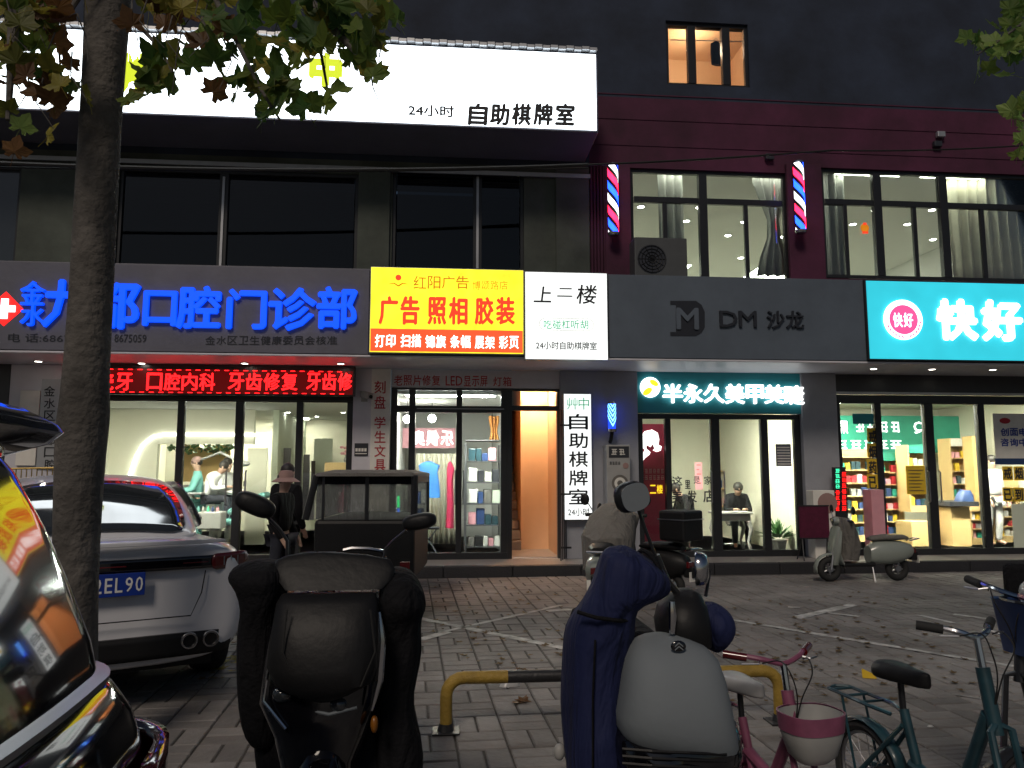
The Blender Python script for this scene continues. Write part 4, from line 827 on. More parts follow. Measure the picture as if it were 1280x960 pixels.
# ================================================================== NAIL SALON INTERIOR
room(xr(797), xr(1003), YG + .2, 16.2, Z_STEP, 2.8, 'room_cream', 'room_cream')
for cx in (2.6, 3.6, 4.6): panel(cx - .4, cx + .4, YG + .25, YG + .45, 2.8, 'em_shop', 'unseen flat light panel added just inside the nail salon window', group='added light panels of the nail salon')  # added out of sight above the header to light the salon walls
for px, py in ((818, 523), (858, 524)): downlight(ceil_pt(px, py, 2.797), .045, 'em_lamp', 'downlight in the nail salon ceiling', 'downlights of the nail salon')
YP = YG + .13
s = thing('red_poster', 'tall red poster with white head silhouette in the left window of the salon', 'poster', Q(815, 690, YP)); a, b, c, d = rect(800, 530, 833, 694, YP); MB().box(a, b, YP, YP + .008, c, d).build('sheet', 'poster_red', s, world=True)
def flat(name, pts, Y, m, parent, dep=.003): return MB().prism([tuple(Q(x, y, Y)) for x, y in pts], (0, -dep, 0)).build(name, m, parent, world=True)
flat('head_silhouette', [(800, 556), (801, 545), (806, 539), (815, 537), (822, 541), (824, 549), (823, 556), (827, 558), (826, 563), (821, 565), (814, 562), (812, 568), (806, 573), (803, 577), (800, 575), (803, 568), (806, 562), (803, 560)], YP - .004, 'em_logo', s)
flat('hair_streak', [(808, 556), (813, 559), (816, 555), (818, 561), (813, 565), (808, 561)], YP - .009, 'poster_red', s)
lettering([('二楼', 812, 606, 829, 617)], YP - .004, 'em_yellow', s, .02); marks(801, 586, 831, 592, 6, YP - .004, 'poster_pink', s); marks(801, 594, 831, 600, 6, YP - .004, 'poster_pink', s, seed=4)
# hand lettering on the glass
s = thing('window_lettering', 'black hand-drawn characters stuck on the salon window', 'window lettering', Q(865, 625, YG + .03))
lettering([('这', 840, 595, 853, 607), ('里', 856, 600, 863, 611), ('是', 867, 595, 875, 605), ('家', 880, 595, 890, 606), ('美', 840, 612, 853, 629), ('发', 859, 613, 871, 628), ('店', 879, 612, 893, 628)], YG + .038, 'ink', s, .02)
s = thing('grey_notice', 'grey notice sheet with printed lines on the right salon window', 'notice', Q(980, 583, YG + .03)); a, b, c, d = rect(970, 555, 989, 583, YG + .03); MB().box(a, b, YG + .03, YG + .036, c, d).build('sheet', 'board_grey', s, world=True)
mb = MB()
for i in range(7): mb.box(a + .02, b - .02, YG + .026, YG + .0295, c + .03 + i * .045, c + .048 + i * .045)
mb.build('printed_lines', 'paper', s, world=True)
s = thing('led_strip_sign', 'small green vertical glowing text sign inside the salon', 'sign', Q(982, 614, 12.9)); marks(979, 591, 986, 615, 4, 12.9, 'em_green', s, vert=True)
# desk, shelf, manicurist, chairs, posters
p = Q(915, 690, 13.3); t = thing('manicure_desk', 'white desk with curved legs in the nail salon', 'desk', (p.x, 13.3, Z_STEP)); a, b, c, d = rect(882, 640, 928, 646, 13.1); hw_ = (b - a) / 2; zt_ = d - Z_STEP
MB().box(-hw_, hw_, -.22, .25, zt_ - .04, zt_).build('top', 'white_plastic', t, bevel=.01); MB().box(-hw_ + .04, hw_ - .04, -.18, .2, zt_ - .16, zt_ - .041).build('apron', 'white_plastic', t, bevel=.01)
for sx in (-1, 1):
    for sy in (-.16, .18): MB().tube([(sx * (hw_ - .07), sy, zt_ - .16), (sx * (hw_ - .03), sy, zt_ - .3), (sx * (hw_ - .09), sy, .15), (sx * (hw_ - .05), sy, 0)], [.045, .04, .022, .03], 8).build('leg', 'white_plastic', t, smooth=True)
p = Q(922, 690, 13.9); p.z = Z_STEP; person('manicurist with long black hair bending over the white desk', p, R(-10), 1.62, 'black_cloth', 'denim', pose='sit')
p = Q(862, 690, 13.2); p.z = Z_STEP; person('customer in dark clothes seated at the left of the white desk', p, R(-80), 1.62, 'black_cloth', 'black_cloth', pose='sit')
def stool(px, Y, label):
    t = thing('stool', label, 'stool', (Q(px, 690, Y).x, Y, Z_STEP)); MB().lathe([(.19, .40), (.2, .44), (.19, .48)], (0, 0, 0), n=18).build('seat', 'grey_cloth', t, smooth=True); MB().lathe([(.025, .03), (.025, .40)], (0, 0, 0), n=8).build('post', 'steel', t)
    for k in range(5): a = k * 1.256; MB().tube([(0, 0, .06), (.22 * math.cos(a), .22 * math.sin(a), .03)], .014, 6).build('leg', 'steel', t)
stool(862, 13.2, 'round stool under the customer in the nail salon'); stool(922, 13.9, 'round stool behind the white manicure desk')
t = thing('product_shelf', 'pale wall shelf with bottles at the back of the nail salon', 'shelf', Q(920, 590, 15.7)); 
for y in (588, 610, 632): a, b, c, d = rect(898, y, 936, y + 2, 15.7); MB().box(a, b, 15.7, 15.95, c, d).build('shelf_board', 'wood_pale', t, world=True)
a, b, c, d = rect(898, 588, 936, 650, 15.7)
for x in (a, b - .03): MB().box(x, x + .03, 15.701, 15.949, c, d).build('side_panel', 'wood_pale', t, world=True)
for i in range(14):
    yb = (609.5, 631.5)[i % 2]; p = Q(901 + (i // 2) * 5, yb, 15.8); o = MB().lathe([(.028, 0), (.03, .14), (.012, .17), (.012, .21)], (0, 0, 0), n=8).build('product_bottle', (mc := random.choice(['basket_blue', 'ink_red', 'paper', 'teal_paint', 'poster_pink'])), smooth=True); o.location = p
    tag(o, 'small ' + CN[mc] + ' product bottle on the ' + ('upper', 'lower')[i % 2] + ' salon wall shelf', 'bottle', 'bottles on the salon shelf')
for i, (bx, m, lab) in enumerate((((912, 563, 931, 585), 'poster_pink', 'pale pink certificate on the salon back wall above the shelf'), ((939, 566, 957, 605), 'paper', 'white price poster on the salon wall beside the door post'), ((869, 578, 878, 612), 'poster_pink', 'narrow pink strip poster on the salon wall by the left door'), ((946, 588, 955, 618), 'amber_cloth', 'orange leaflet stuck under the white price poster'), ((969, 586, 976, 600), 'poster_pink', 'small pink leaflet near the grey notice'))):
    s = thing('poster', lab, 'poster', Q(bx[0], bx[3], 14.6)); a, b, c, d = rect(*bx, 14.6 if i else 16.1); yy = 14.6 if i else 16.1; s.location = ((a + b) / 2, yy, c); MB().box(a, b, yy, yy + .01, c, d).build('sheet', m, s, world=True); mb = MB()
    for k in range(5): mb.box(a + .03, b - .03 - .03 * (k % 2), yy - .004, yy - .001, d - .06 - k * (d - c) / 6, d - .04 - k * (d - c) / 6)
    mb.build('printed_lines', 'ink_red' if i != 1 else 'ink', s, world=True)
def plant(loc, label, n=60, s_=.3, pot='white_plastic'):
    t = thing('potted_plant', label, 'plant', loc); MB().lathe([(.09, 0), (.13, .2), (.14, .2), (.14, .22)], (0, 0, 0), n=14).build('pot', pot, t, smooth=True); mb = MB()
    for i in range(n):
        a = random.uniform(0, 6.28); e = random.uniform(.3, 1.4); L = s_ * random.uniform(.6, 1.2); d = Vector((math.cos(a) * math.cos(e), math.sin(a) * math.cos(e), math.sin(e))); q = Vector((0, 0, .22)) + d * L * .3; w = d.cross(Vector((0, 0, 1))).normalized() * .03
        mb.quad(q, q + d * L * .4 + w, q + d * L + Vector((0, 0, -.05)), q + d * L * .4 - w)
    mb.build('foliage', 'plant_green', t)
plant((xr(985), YG + .45, Z_STEP), 'small leafy green plant in a pot at the right corner of the salon window')

# ================================================================== PHARMACY INTERIOR
YPB = 17.0; room(xr(1045), XR, YG + .2, YPB, Z_STEP, 2.95, 'room_cream', 'room_cream')
for cx in (5.9, 7.3, 8.7, 10.1): panel(cx - .6, cx + .6, YG + .25, YG + .45, 2.95, 'em_shop', 'unseen long flat light panel added just inside the pharmacy window', group='added light panels of the pharmacy')  # window-side panels are added and unseen; the one below is real
panel(7.1, 8.3, 15.2, 15.7, 2.95, 'em_room', 'rectangular light panel visible in the pharmacy ceiling')
a, b, c, d = rect(1050, 525, 1330, 562, 16.3); s = thing('green_band', 'green band with white characters high on the pharmacy back wall', 'sign', (a, 16.3, c)); MB().box(Q(1045, 550, 16.3).x, XR, 16.3, 16.34, Q(1160, 566, 16.3).z, Q(1160, 520, 16.3).z).build('board', 'pharm_green', s, world=True)
lettering([('照', 1046, 526, 1060, 542), ('Q', 1142, 527, 1156, 542)], 16.29, 'em_logo', s, .02, mirror=True); marks(1070, 527, 1128, 541, 4, 16.29, 'em_logo', s, seed=8); marks(1046, 550, 1130, 562, 5, 16.29, 'em_logo', s, seed=9)
MEDC = ['paper', 'basket_blue', 'ink_red', 'teal_paint', 'paper_yellow', 'white_plastic', 'poster_pink', 'pharm_green']
medm = []
for m in MEDC:
    o = MB().box(-.045, .045, -.03, .03, 0, .11).build('medicine_box', m); medm.append(o.data); bpy.data.objects.remove(o)
nmed = 0
def medshelf(px0, py0, px1, py1, Y, label, rows=5, m='wood_pale', fill=1, headm=None, short=''):
    global nmed
    a, b, c, d = rect(px0, py0, px1, py1, Y); c = max(c, Z_STEP); t = thing('display_shelf', label, 'shelf', ((a + b) / 2, Y, c)); dep = .4
    MB().box(a, b, Y + dep - .02, Y + dep, c, d).build('back_panel', m, t, world=True)
    for x in (a, b - .03): MB().box(x, x + .03, Y, Y + dep - .021, c, d).build('side_panel', m, t, world=True)
    MB().box(a + .031, b - .031, Y + .003, Y + dep - .021, d - .16, d).build('header_panel', headm or m, t, world=True); MB().box(a + .031, b - .031, Y + .01, Y + dep - .021, c, c + .1).build('plinth', m, t, world=True)
    hgt = (d - c - .26) / rows
    for r in range(rows):
        z = c + .1 + r * hgt; MB().box(a + .031, b - .031, Y + .006, Y + dep - .022, z + .001, z + .02).build('shelf_board', m, t, world=True); x = a + .08
        while x < b - .08 and fill:
            sc = random.uniform(.8, 1.15)
            if nmed < 292 and random.random() < .9:
                mi_ = random.randrange(len(medm)); o = bpy.data.objects.new('medicine_box', medm[mi_]); COL.objects.link(o); o.location = (x, Y + .08, z + .021); o.scale = (sc, 1, min(1.5, random.uniform(.8, 1.3) * hgt / .2)); nmed += 1
                tag(o, CN[MEDC[mi_]] + ' medicine box, shelf ' + ('one', 'two', 'three', 'four', 'five', 'six')[r] + ' from the floor, on the ' + short, 'medicine box', 'medicine boxes on the pharmacy shelves')
            x += .1 * sc + .012
    return t
medshelf(1052, 562, 1098, 690, 14.6, 'pale wooden medicine shelf behind the leftmost pharmacy pane', 6, short='leftmost pharmacy shelf'); medshelf(1103, 566, 1130, 690, 14.9, 'medicine shelf between the two left pharmacy door posts', 6, short='second pharmacy shelf', headm='pharm_green')
medshelf(1136, 556, 1164, 640, 14.4, 'tall pale cabinet with green header behind the pharmacy door', 4, short='tall cabinet', headm='pharm_green'); medshelf(1189, 548, 1216, 628, 15.4, 'medicine cabinet with white header in the middle of the pharmacy', 4, short='white headed cabinet', headm='paper')
medshelf(1214, 628, 1244, 690, 13.8, 'low shelf of boxes under the pharmacy counter end', 3, short='low counter shelf'); medshelf(1248, 600, 1276, 690, 14.2, 'medicine shelf behind the rightmost pharmacy pane', 5, short='rightmost pharmacy shelf')
Rb('counter', 'pale wooden pharmacy counter block left of the cash desk', 'counter', 1140, 652, 1172, 690, 13.6, .5, 'wood_pale'); Rb('counter', 'pale wooden cash desk with dark top in the pharmacy', 'counter', 1190, 634, 1214, 692, 13.5, .6, 'wood_pale'); Rb('counter_slab', 'dark counter slab on the pharmacy cash desk', 'counter slab', 1187, 627, 1224, 633, 13.4, .75, 'dark_tile')
Rb('wood_post', 'tall pale wooden post at the right of the cash desk', 'post', 1218, 545, 1227, 640, 14.4, .3, 'wood_light')
p = Q(1206, 627, 13.5); t = thing('bag', 'crumpled blue and white plastic bag on the cash desk', 'bag', p); MB().loft([ring(0, 0, 0, .16, .1), ring(0, 0, .12, .15, .09), ring(.02, 0, .2, .08, .04)]).wrinkle(.03, 8).build('sack', 'basket_blue', t, smooth=True)
p = Q(1246, 690, 13.7); p.z = Z_STEP; person('pharmacist in a white coat half hidden behind the door post', p, R(10), 1.66, 'white_paint', 'white_paint')
YS2 = YG + .02
s = thing('yellow_window_sign', 'column of yellow squares with black characters on the left pharmacy pane', 'window sign', Q(1091, 650, YS2 + .01)); chars = '戒烟药已到货'
mb = MB()
for i in range(6): a, b, c, d = rect(1084, 535 + i * 19.3, 1098, 552.5 + i * 19.3, YS2); mb.box(a, b, YS2, YS2 + .008, c, d)
mb.build('yellow_square', 'paper_yellow', s, world=True); vtext(chars, 1086, 1096, (536, 651), YS2 - .003, 'ink', s, .03)
s = thing('yellow_window_sign', 'block of four yellow squares under the white poster on the right pane', 'window sign', Q(1266, 628, YS2)); mb = MB()
for i, ch in enumerate('戒烟已到'):
    x0, y0 = 1253.5 + (i % 2) * 14, 583 + (i // 2) * 26.5; a, b, c, d = rect(x0, y0, x0 + 12.5, y0 + 17.5, YS2); mb.box(a, b, YS2, YS2 + .008, c, d)
mb.build('yellow_square', 'paper_yellow', s, world=True); lettering([(ch, 1254.7 + (i % 2) * 14, 584.5 + (i // 2) * 26.5, 1264.8 + (i % 2) * 14, 599 + (i // 2) * 26.5) for i, ch in enumerate('戒烟已到')], YS2 - .003, 'ink', s, .03)
s = thing('window_poster', 'white rounded poster with red oval and blue characters on the right pharmacy pane', 'poster', Q(1262, 580, YS2)); a, b, c, d = rect(1243, 517, 1300, 581, YS2); MB().box(a, b, YS2, YS2 + .008, c, d).build('sheet', 'paper', s, bevel=.003, world=True)
a, b, c, d = rect(1243.5, 573, 1299.5, 580.5, YS2); MB().box(a, b, YS2 - .004, YS2 - .0005, c, d).build('blue_band', 'basket_blue', s, world=True)
c = Q(1256, 526, YS2); MB().ell((c.x, YS2 - .003, c.z), .1, .003, .05, 16, 6).build('red_oval', 'ink_red', s, world=True); lettering([('创面电', 1250, 535, 1285, 545), ('咨询中', 1250, 548, 1285, 558)], YS2 - .003, 'plate_blue', s, .03)
s = thing('yellow_notice', 'yellow printed notice sheet on the pharmacy door pane', 'notice', Q(1145, 618, YS2)); a, b, c, d = rect(1133, 582, 1157, 618, YS2); MB().box(a, b, YS2, YS2 + .006, c, d).build('sheet', 'paper_yellow', s, world=True); mb = MB()
for i in range(7): mb.box(a + .04, b - .04 - (i % 3) * .03, YS2 - .003, YS2 - .0003, d - .09 - i * .055, d - .07 - i * .055)
mb.build('printed_lines', 'brass', s, world=True)
Rb('blue_notice', 'teal square notice at the top of the leftmost pharmacy pane', 'notice', 1066, 517, 1092, 530, YG + .02, .008, 'teal_face', .001)
Rb('green_leaflet', 'pale green poster low on the rightmost pharmacy pane', 'poster', 1266, 630, 1290, 690, YG + .02, .006, 'room_pale_green', .001)
# LED text column outside + pink box
s = thing('led_column_sign', 'narrow glowing text sign, teal and red, standing before the pharmacy column', 'display', (Q(1051, 640, YG - .35).x, YG - .35, Z_STEP)); Y = YG - .35
a, b, c, d = rect(1043, 584, 1059, 642, Y); MB().box(a, b, Y, Y + .06, Z_STEP, d).build('case', 'black_frame', s, bevel=.004, world=True)
marks(1044, 586, 1050, 612, 4, Y - .004, 'em_green', s, vert=True); marks(1044, 613, 1050, 640, 4, Y - .004, 'em_red', s, vert=True, seed=2); marks(1052, 590, 1058, 640, 7, Y - .004, 'em_red', s, vert=True, seed=3)
boxthing('pink_box', 'pink box standing behind the pale green scooter', 'box', xr(1063), xr(1078), YG - .6, YG - .35, Z_STEP, Q(1070, 612, YG - .5).z, 'poster_pink')
s = thing('grey_sandwich_box', 'pale display case with a round picture beside the dark folding board', 'display case', (xr(1030), YG - .3, Z_STEP)); a, b, c, d = rect(1017, 613, 1044, 650, YG - .4); MB().box(a, b, YG - .4, YG - .15, Z_STEP, d).build('case', 'paper', s, bevel=.01, world=True); MB().lathe([(.16, 0), (.16, .006)], ((a + b) / 2 + .05, YG - .408, d - .2), (0, 1, 0), 20).build('picture', 'hat_pink', s, world=True)

# ================================================================== WALL LAMPS, BARBER POLES, AC, CABLES
def barber_pole(px, y0, y1, Y, label, w=.085):
    a, b = Q(px, y1, Y), Q(px, y0, Y); h = b.z - a.z; o = thing('barber_pole', label, 'barber pole', (a.x, Y, a.z), 0, 'tall barber poles on the upper wall'); n = 22; seg = 96
    MB().lathe([(w * .9, -.05), (w * 1.1, -.03), (w * 1.1, 0)], (0, 0, 0), n=18).build('bottom_cap', 'chrome', o, smooth=True); MB().lathe([(w * 1.1, 0), (w * 1.1, .03), (w * .6, .06)], (0, 0, h), n=18).build('top_cap', 'chrome', o, smooth=True)
    MB().lathe([(w * .8, 0), (w * .8, h)], (0, 0, 0), n=18).build('core', 'black_plastic', o)
    mb = MB(); pitch = .62
    for ci, m in enumerate(('em_barber_red', 'em_barber_white', 'em_barber_blue')):
        mb.use(m); wz = pitch / 3 * .62
        for k in range(-3, int(h / pitch * 3) + 3):
            if k % 3 != ci: continue
            z0 = k * pitch / 3
            for i in range(24):
                t0, t1 = i / 24, (i + 1) / 24; za, zb_ = z0 + (1 - t0) * pitch * .55 , z0 + (1 - t1) * pitch * .55
                a0, a1 = math.pi * (.98 + t0 * 1.04), math.pi * (.98 + t1 * 1.04); q = []
                for (an, z) in ((a0, za), (a1, zb_), (a1, zb_ + wz), (a0, za + wz)): q.append((w * math.cos(an), w * math.sin(an), min(max(z, 0), h)))
                if q[2][2] - q[1][2] > .002 or q[3][2] - q[0][2] > .002: mb.quad(*q)
    mb.build('striped_drum', None, o); MB().box(-.02, .02, 0, YW - Y - .09, h * .2, h * .2 + .04).box(-.02, .02, 0, YW - Y - .09, h * .8, h * .8 + .04).build('bracket', 'steel', o); return o
barber_pole(767, 208, 291, YW - .28, 'tall lit red white and blue barber pole left of the second-floor windows'); barber_pole(1001, 205, 288, YW - .28, 'tall lit red white and blue barber pole between the two lit windows')
# small blue barber lamp
p = Q(765, 536, YG - .28); o = thing('barber_lamp', 'short glowing blue barber lamp on the grey column above the light box', 'lamp', p); h = Q(765, 505, YG - .28).z - p.z
mat('em_lamp_blue', (0, .05, .8), .4, emit=2.2, ecol=(.01, .05, 1)); MB().lathe([(.06, 0), (.06, h)], (0, 0, 0), n=16).build('core', 'em_lamp_blue', o); mb = MB()
for i in range(5):
    z = .03 + i * h / 5.3
    for sg in (-1, 1):
        q = []
        for k in range(7): a = -math.pi / 2 + sg * k * .24; q.append((a, z + (k * .028)))
        for k in range(6): mb.quad(*[(.068 * math.cos(a), .068 * math.sin(a), min(h, zz)) for a, zz in (q[k], q[k + 1], (q[k + 1][0], q[k + 1][1] + .035), (q[k][0], q[k][1] + .035))])
mb.build('stripe', 'em_cyan', o); MB().lathe([(.07, -.05), (.075, 0)], (0, 0, 0), n=16).build('bottom_cap', 'chrome', o, smooth=True); MB().lathe([(.075, 0), (.05, .04)], (0, 0, h), n=16).build('top_cap', 'chrome', o, smooth=True)
MB().box(-.02, .02, .0, .175, .02, .05).box(-.02, .02, .0, .175, h - .06, h - .03).build('bracket', 'steel', o); MB().tube([(0, 0, -.05), (0, .08, -.16), (0, .15, -.2)], .03, 8).build('arm', 'black_plastic', o, smooth=True)
# standing light box below it
s = thing('standing_light_box', 'pale standing light box with dark heading and round pictures against the grey column', 'light box', (Q(772, 690, YG - .4).x, YG - .4, Z_STEP)); Y = YG - .42; a, b, c, d = rect(759, 556, 788, 640, Y)
MB().box(a, b, Y, YG - .12, Z_STEP + .02, d).build('case', 'white_plastic', s, bevel=.008, world=True); MB().box(a - .006, a - .001, Y + .02, YG - .14, .6, d - .1).build('side_panel', 'aluminium', s, world=True)
e = rect(761, 558, 786, 572, Y); MB().box(e[0], e[1], Y - .006, Y - .001, e[2], e[3]).build('heading', 'dark_tile', s, world=True); marks(764, 561, 783, 569, 2, Y - .008, 'paper', s, 'heading_marks')
lettering([], Y, 'paper', s) if 0 else None
for (cx, cy, r, m) in ((782, 582, .045, 'hat_pink'), (775, 604, .13, 'grey_cloth'), (775, 604, .09, 'paper'), (775, 604, .045, 'grey_cloth')): c = Q(cx, cy, Y); yy = Y - .003 - (.13 - r) * .05; MB().lathe([(r, 0), (r, .002)], (c.x, yy - .002, c.z), (0, 1, 0), 20).build('round_picture', m, s, world=True)
marks(762, 577, 776, 581, 4, Y - .004, 'ink', s)
# outdoor air conditioner on the ledge
p = Q(827, 345, YF + .35); t = thing('air_conditioner', 'grey outdoor air conditioner unit standing on the fascia before the lit window', 'air conditioner', (p.x, YF + .35, ZFT)); a, b, c, d = rect(796, 297, 862, 345, YF + .35); w = (b - a) / 2; h = d - ZFT
MB().box(-w, w, 0, .34, .04, h).build('case', 'ac_white', t, bevel=.015); mb = MB()
for r in (.06, .11, .16, .21): mb.torus((-w * .35, -.012, h / 2), (0, 1, 0), r, .006, n=24, m=5)
for k in range(6): a = k * math.pi / 6; mb.tube([(-w * .35 - .22 * math.cos(a), -.012, h / 2 - .22 * math.sin(a)), (-w * .35 + .22 * math.cos(a), -.012, h / 2 + .22 * math.sin(a))], .004, 4)
mb.build('fan_grille', 'black_plastic', t); MB().lathe([(.23, 0), (.23, .01)], (-w * .35, -.004, h / 2), (0, 1, 0), 24).build('fan_opening', 'dark_tile', t)
for sx in (-.7, .7): MB().box(w * sx - .03, w * sx + .03, 0, .34, 0, .039).build('foot', 'black_plastic', t)
# wires across the facade
def cable(pts, r, label, grp='black cables strung across the facade'): 
    o = MB().tube(pts, r, 6).build('overhead_cable', 'cable', smooth=True); tag(o, label, 'cable', grp)
def sag(a, b, s_, n=18): return [a.lerp(b, i / n) + Vector((0, 0, -s_ * 4 * (i / n) * (1 - i / n))) for i in range(n + 1)]
cable(sag(Q(-40, 202, YF - .3), Q(735, 206, YF - .1), .10), .028, 'thick black cable sagging across below the long white sign'); cable(sag(Q(-40, 208, YF - .25), Q(735, 210, YF - .1), .05), .014, 'thin black cable just under the thick one below the white sign')
cable(sag(Q(735, 206, YF - .1), Q(1040, 188, YF), .02), .016, 'black cable rising from the white sign toward the right barber pole'); cable(sag(Q(1040, 188, YF), Q(1330, 178, YF), .05), .012, 'thin cable running right above the wide lit window')
# folding dark board in front of the salon
t = thing('sandwich_board', 'dark red folding board standing on thin legs before the salon', 'sandwich board', (xr(1018), YG - .55, Z_STEP)); Y = YG - .55; a, b, c, d = rect(999, 633, 1036, 672, Y)
mat('dark_red_board', (.09, .008, .03), .45, bump=.2, var=.5, scale=14)
T = Matrix.Rotation(R(-8), 4, 'X'); cx = (a + b) / 2 - xr(1018); zc_ = c - Z_STEP
MB().box(cx - (b - a) / 2, cx + (b - a) / 2, -.01, .01, zc_, d - Z_STEP).build('panel', 'dark_red_board', t); MB().tube([(cx - .22, 0, zc_), (cx - .22, 0, zc_)], .01, 4) 
MB().box(cx - (b - a) / 2 - .01, cx + (b - a) / 2 + .01, -.016, .016, d - Z_STEP, d - Z_STEP + .02).box(cx - (b - a) / 2 - .01, cx + (b - a) / 2 + .01, -.016, .016, zc_ - .02, zc_).build('frame', 'black_frame', t)
for sx in (-1, 1):
    for sy in (-.12, .12): MB().tube([(cx + sx * .2, 0, zc_), (cx + sx * .24, sy, 0)], .01, 6).build('leg', 'black_frame', t)

# ================================================================== STREET LEVEL: people, tricycle
gp = D(352, 590, 9.2); person('standing person in dark jacket behind, seen from the back beside the tricycle', (D(357, 640, 9.5).x, D(357, 640, 9.5).y, 0), R(150), 1.60, 'black_cloth', 'black_cloth', arms=dict(wl=(.10, -.12, .62), el=(.14, -.02, .64)))
person('person in pinkish bucket hat and dark coat standing left of the tricycle', (D(366, 640, 8.8).x - .12, D(366, 640, 8.8).y, 0), R(75), 1.50, 'black_cloth', 'denim', hat='hat_pink')
# cargo tricycle with cab, seen from behind
rear = D(455, 700, 7.6); t = thing('cab_tricycle', 'dark enclosed three-wheeler with pale roof and see-through film windows', 'tricycle', (rear.x, rear.y, 0), R(-4))
def tp(px, py, off=0):      # local coordinates on the rear plane of the cab
    p = t.matrix_basis.inverted() @ D(px, py, 7.6); return p.x, p.z
MATS['film_m'] = MATS['film']
x0, ztop_ = tp(390, 592); x1, _ = tp(519, 592); zr0 = tp(455, 589)[1]; zw0, zw1 = tp(455, 650)[1], tp(455, 603)[1]; zb0 = .42
MB().loft([ring((x0 + x1) / 2, .75, zr0 - .05, (x1 - x0) / 2 + .03, .85, 28, 7), ring((x0 + x1) / 2, .75, zr0 - .02, (x1 - x0) / 2 + .02, .84, 28, 6), ring((x0 + x1) / 2, .75, zr0 + .015, (x1 - x0) / 2 - .12, .7, 28, 4)]).build('roof', 'grey_cloth', t, smooth=True)
MB().box(x0 + .01, x1 - .01, 0, 1.5, zb0, zw0).build('body', 'black_plastic', t, bevel=.04)
for x in (x0 + .02, x1 - .02): MB().tube([(x + (-.10 if x < 0 else 0), .02, zw0), (x, .02, zr0 - .04)], .036, 8).build('post', 'black_frame', t)
xm = tp(457, 620)[0]; MB().box(xm - .018, xm + .018, 0, .03, zw0, zr0 - .06).build('post', 'black_frame', t)
for x in (x0 + .02, x1 - .02): MB().tube([(x, 1.47, zw0), (x, 1.47, zr0 - .06)], .022, 8).build('post', 'black_frame', t)
xl2 = tp(402, 620)[0]; MB().box(xl2 - .012, xl2 + .012, 0, .03, zw0, zr0 - .06).build('post', 'black_frame', t)
MB().box(x0 + .03, x1 - .03, .004, .03, zw1 - .02, zr0 - .05).build('valance', 'black_cloth', t)
for a_, b_ in ((xl2 + .013, xm - .019), (xm + .019, x1 - .045)):
    mb = MB(); nn = 14; vs = [(a_ + (b_ - a_) * i / nn, .012 + .006 * math.sin(i * 2.3 + j), zw0 + (zw1 - zw0) * j / 6) for j in range(7) for i in range(nn + 1)]
    mb.add(vs, [(j * (nn + 1) + i, j * (nn + 1) + i + 1, (j + 1) * (nn + 1) + i + 1, (j + 1) * (nn + 1) + i) for j in range(6) for i in range(nn)]).build('film_window', 'film', t, smooth=True)
MB().add([(x0 - .06, .02, zw0), (xl2 - .013, .02, zw0), (xl2 - .013, .02, zw1 + .02), (x0 + .06, .02, zw1 + .02)], [(0, 1, 2, 3)]).build('film_window', 'film', t)
for x in (x0 + .02, x1 - .02): MB().box(x - .004, x + .004, .06, 1.44, zw0, zr0 - .06).build('side_film', 'film', t)
MB().box(x0 + .05, x1 - .05, 1.46, 1.468, zw0, zr0 - .06).build('windscreen', 'film', t)
for x in (x0 + .02, x1 - .02): MB().box(x - .02, x + .02, .06, 1.44, zr0 - .12, zr0 - .04).build('roof_rail', 'black_frame', t)
for x in (x0 + .08, x1 - .08):
    w = MB().torus((x, .35, .24), (1, 0, 0), .19, .05, n=24, m=8).build('wheel', 'rubber', t, smooth=True); MB().lathe([(.15, -.03), (.15, .03)], (x, .35, .24), (1, 0, 0), 18).build('rim', 'steel', w)
w = MB().torus(((x0 + x1) / 2, 1.8, .24), (1, 0, 0), .19, .05, n=24, m=8).build('wheel', 'rubber', t, smooth=True); MB().lathe([(.15, -.03), (.15, .03)], ((x0 + x1) / 2, 1.8, .24), (1, 0, 0), 18).build('rim', 'steel', w)
MB().box((x0 + x1) / 2 - .1, (x0 + x1) / 2 + .1, 1.45, 1.9, .3, .75).build('front_fork', 'black_plastic', t, bevel=.03)
for x in (x0 + .1, x1 - .1): MB().box(x - .05, x + .05, -.012, .004, .55, .62).build('tail_light', 'red_lens', t, bevel=.004)
p = D(500, 640, 7.4); # thin lit vertical LED seen through the film window, hanging in the print shop
s = thing('led_tube_decoration', 'green and blue glowing vertical tubes low in the left print shop pane', 'light', Q(487.5, 650, YG + .25)); mat('em_tube_green', (0, .5, .2), .4, emit=3, ecol=(.0, 1, .25)); mat('em_tube_blue', (0, .1, .6), .4, emit=3, ecol=(.02, .15, 1))
for dx in (0, 7): MB().tube([Q(491 + dx, 634, YG + .25), Q(491 + dx, 620, YG + .25)], .02, 8).build('green_tube', 'em_tube_green', s, world=True); MB().tube([Q(491 + dx, 646, YG + .25), Q(491 + dx, 635.5, YG + .25)], .02, 8).build('blue_tube', 'em_tube_blue', s, world=True)

# ================================================================== WHITE SEDAN (rear view)
pc_ = D(132, 724, 4.75); car = thing('parked_car', 'white sedan seen from behind with blue plate 2EL90 and twin exhaust tips', 'car', (pc_.x, pc_.y, 0), R(27))
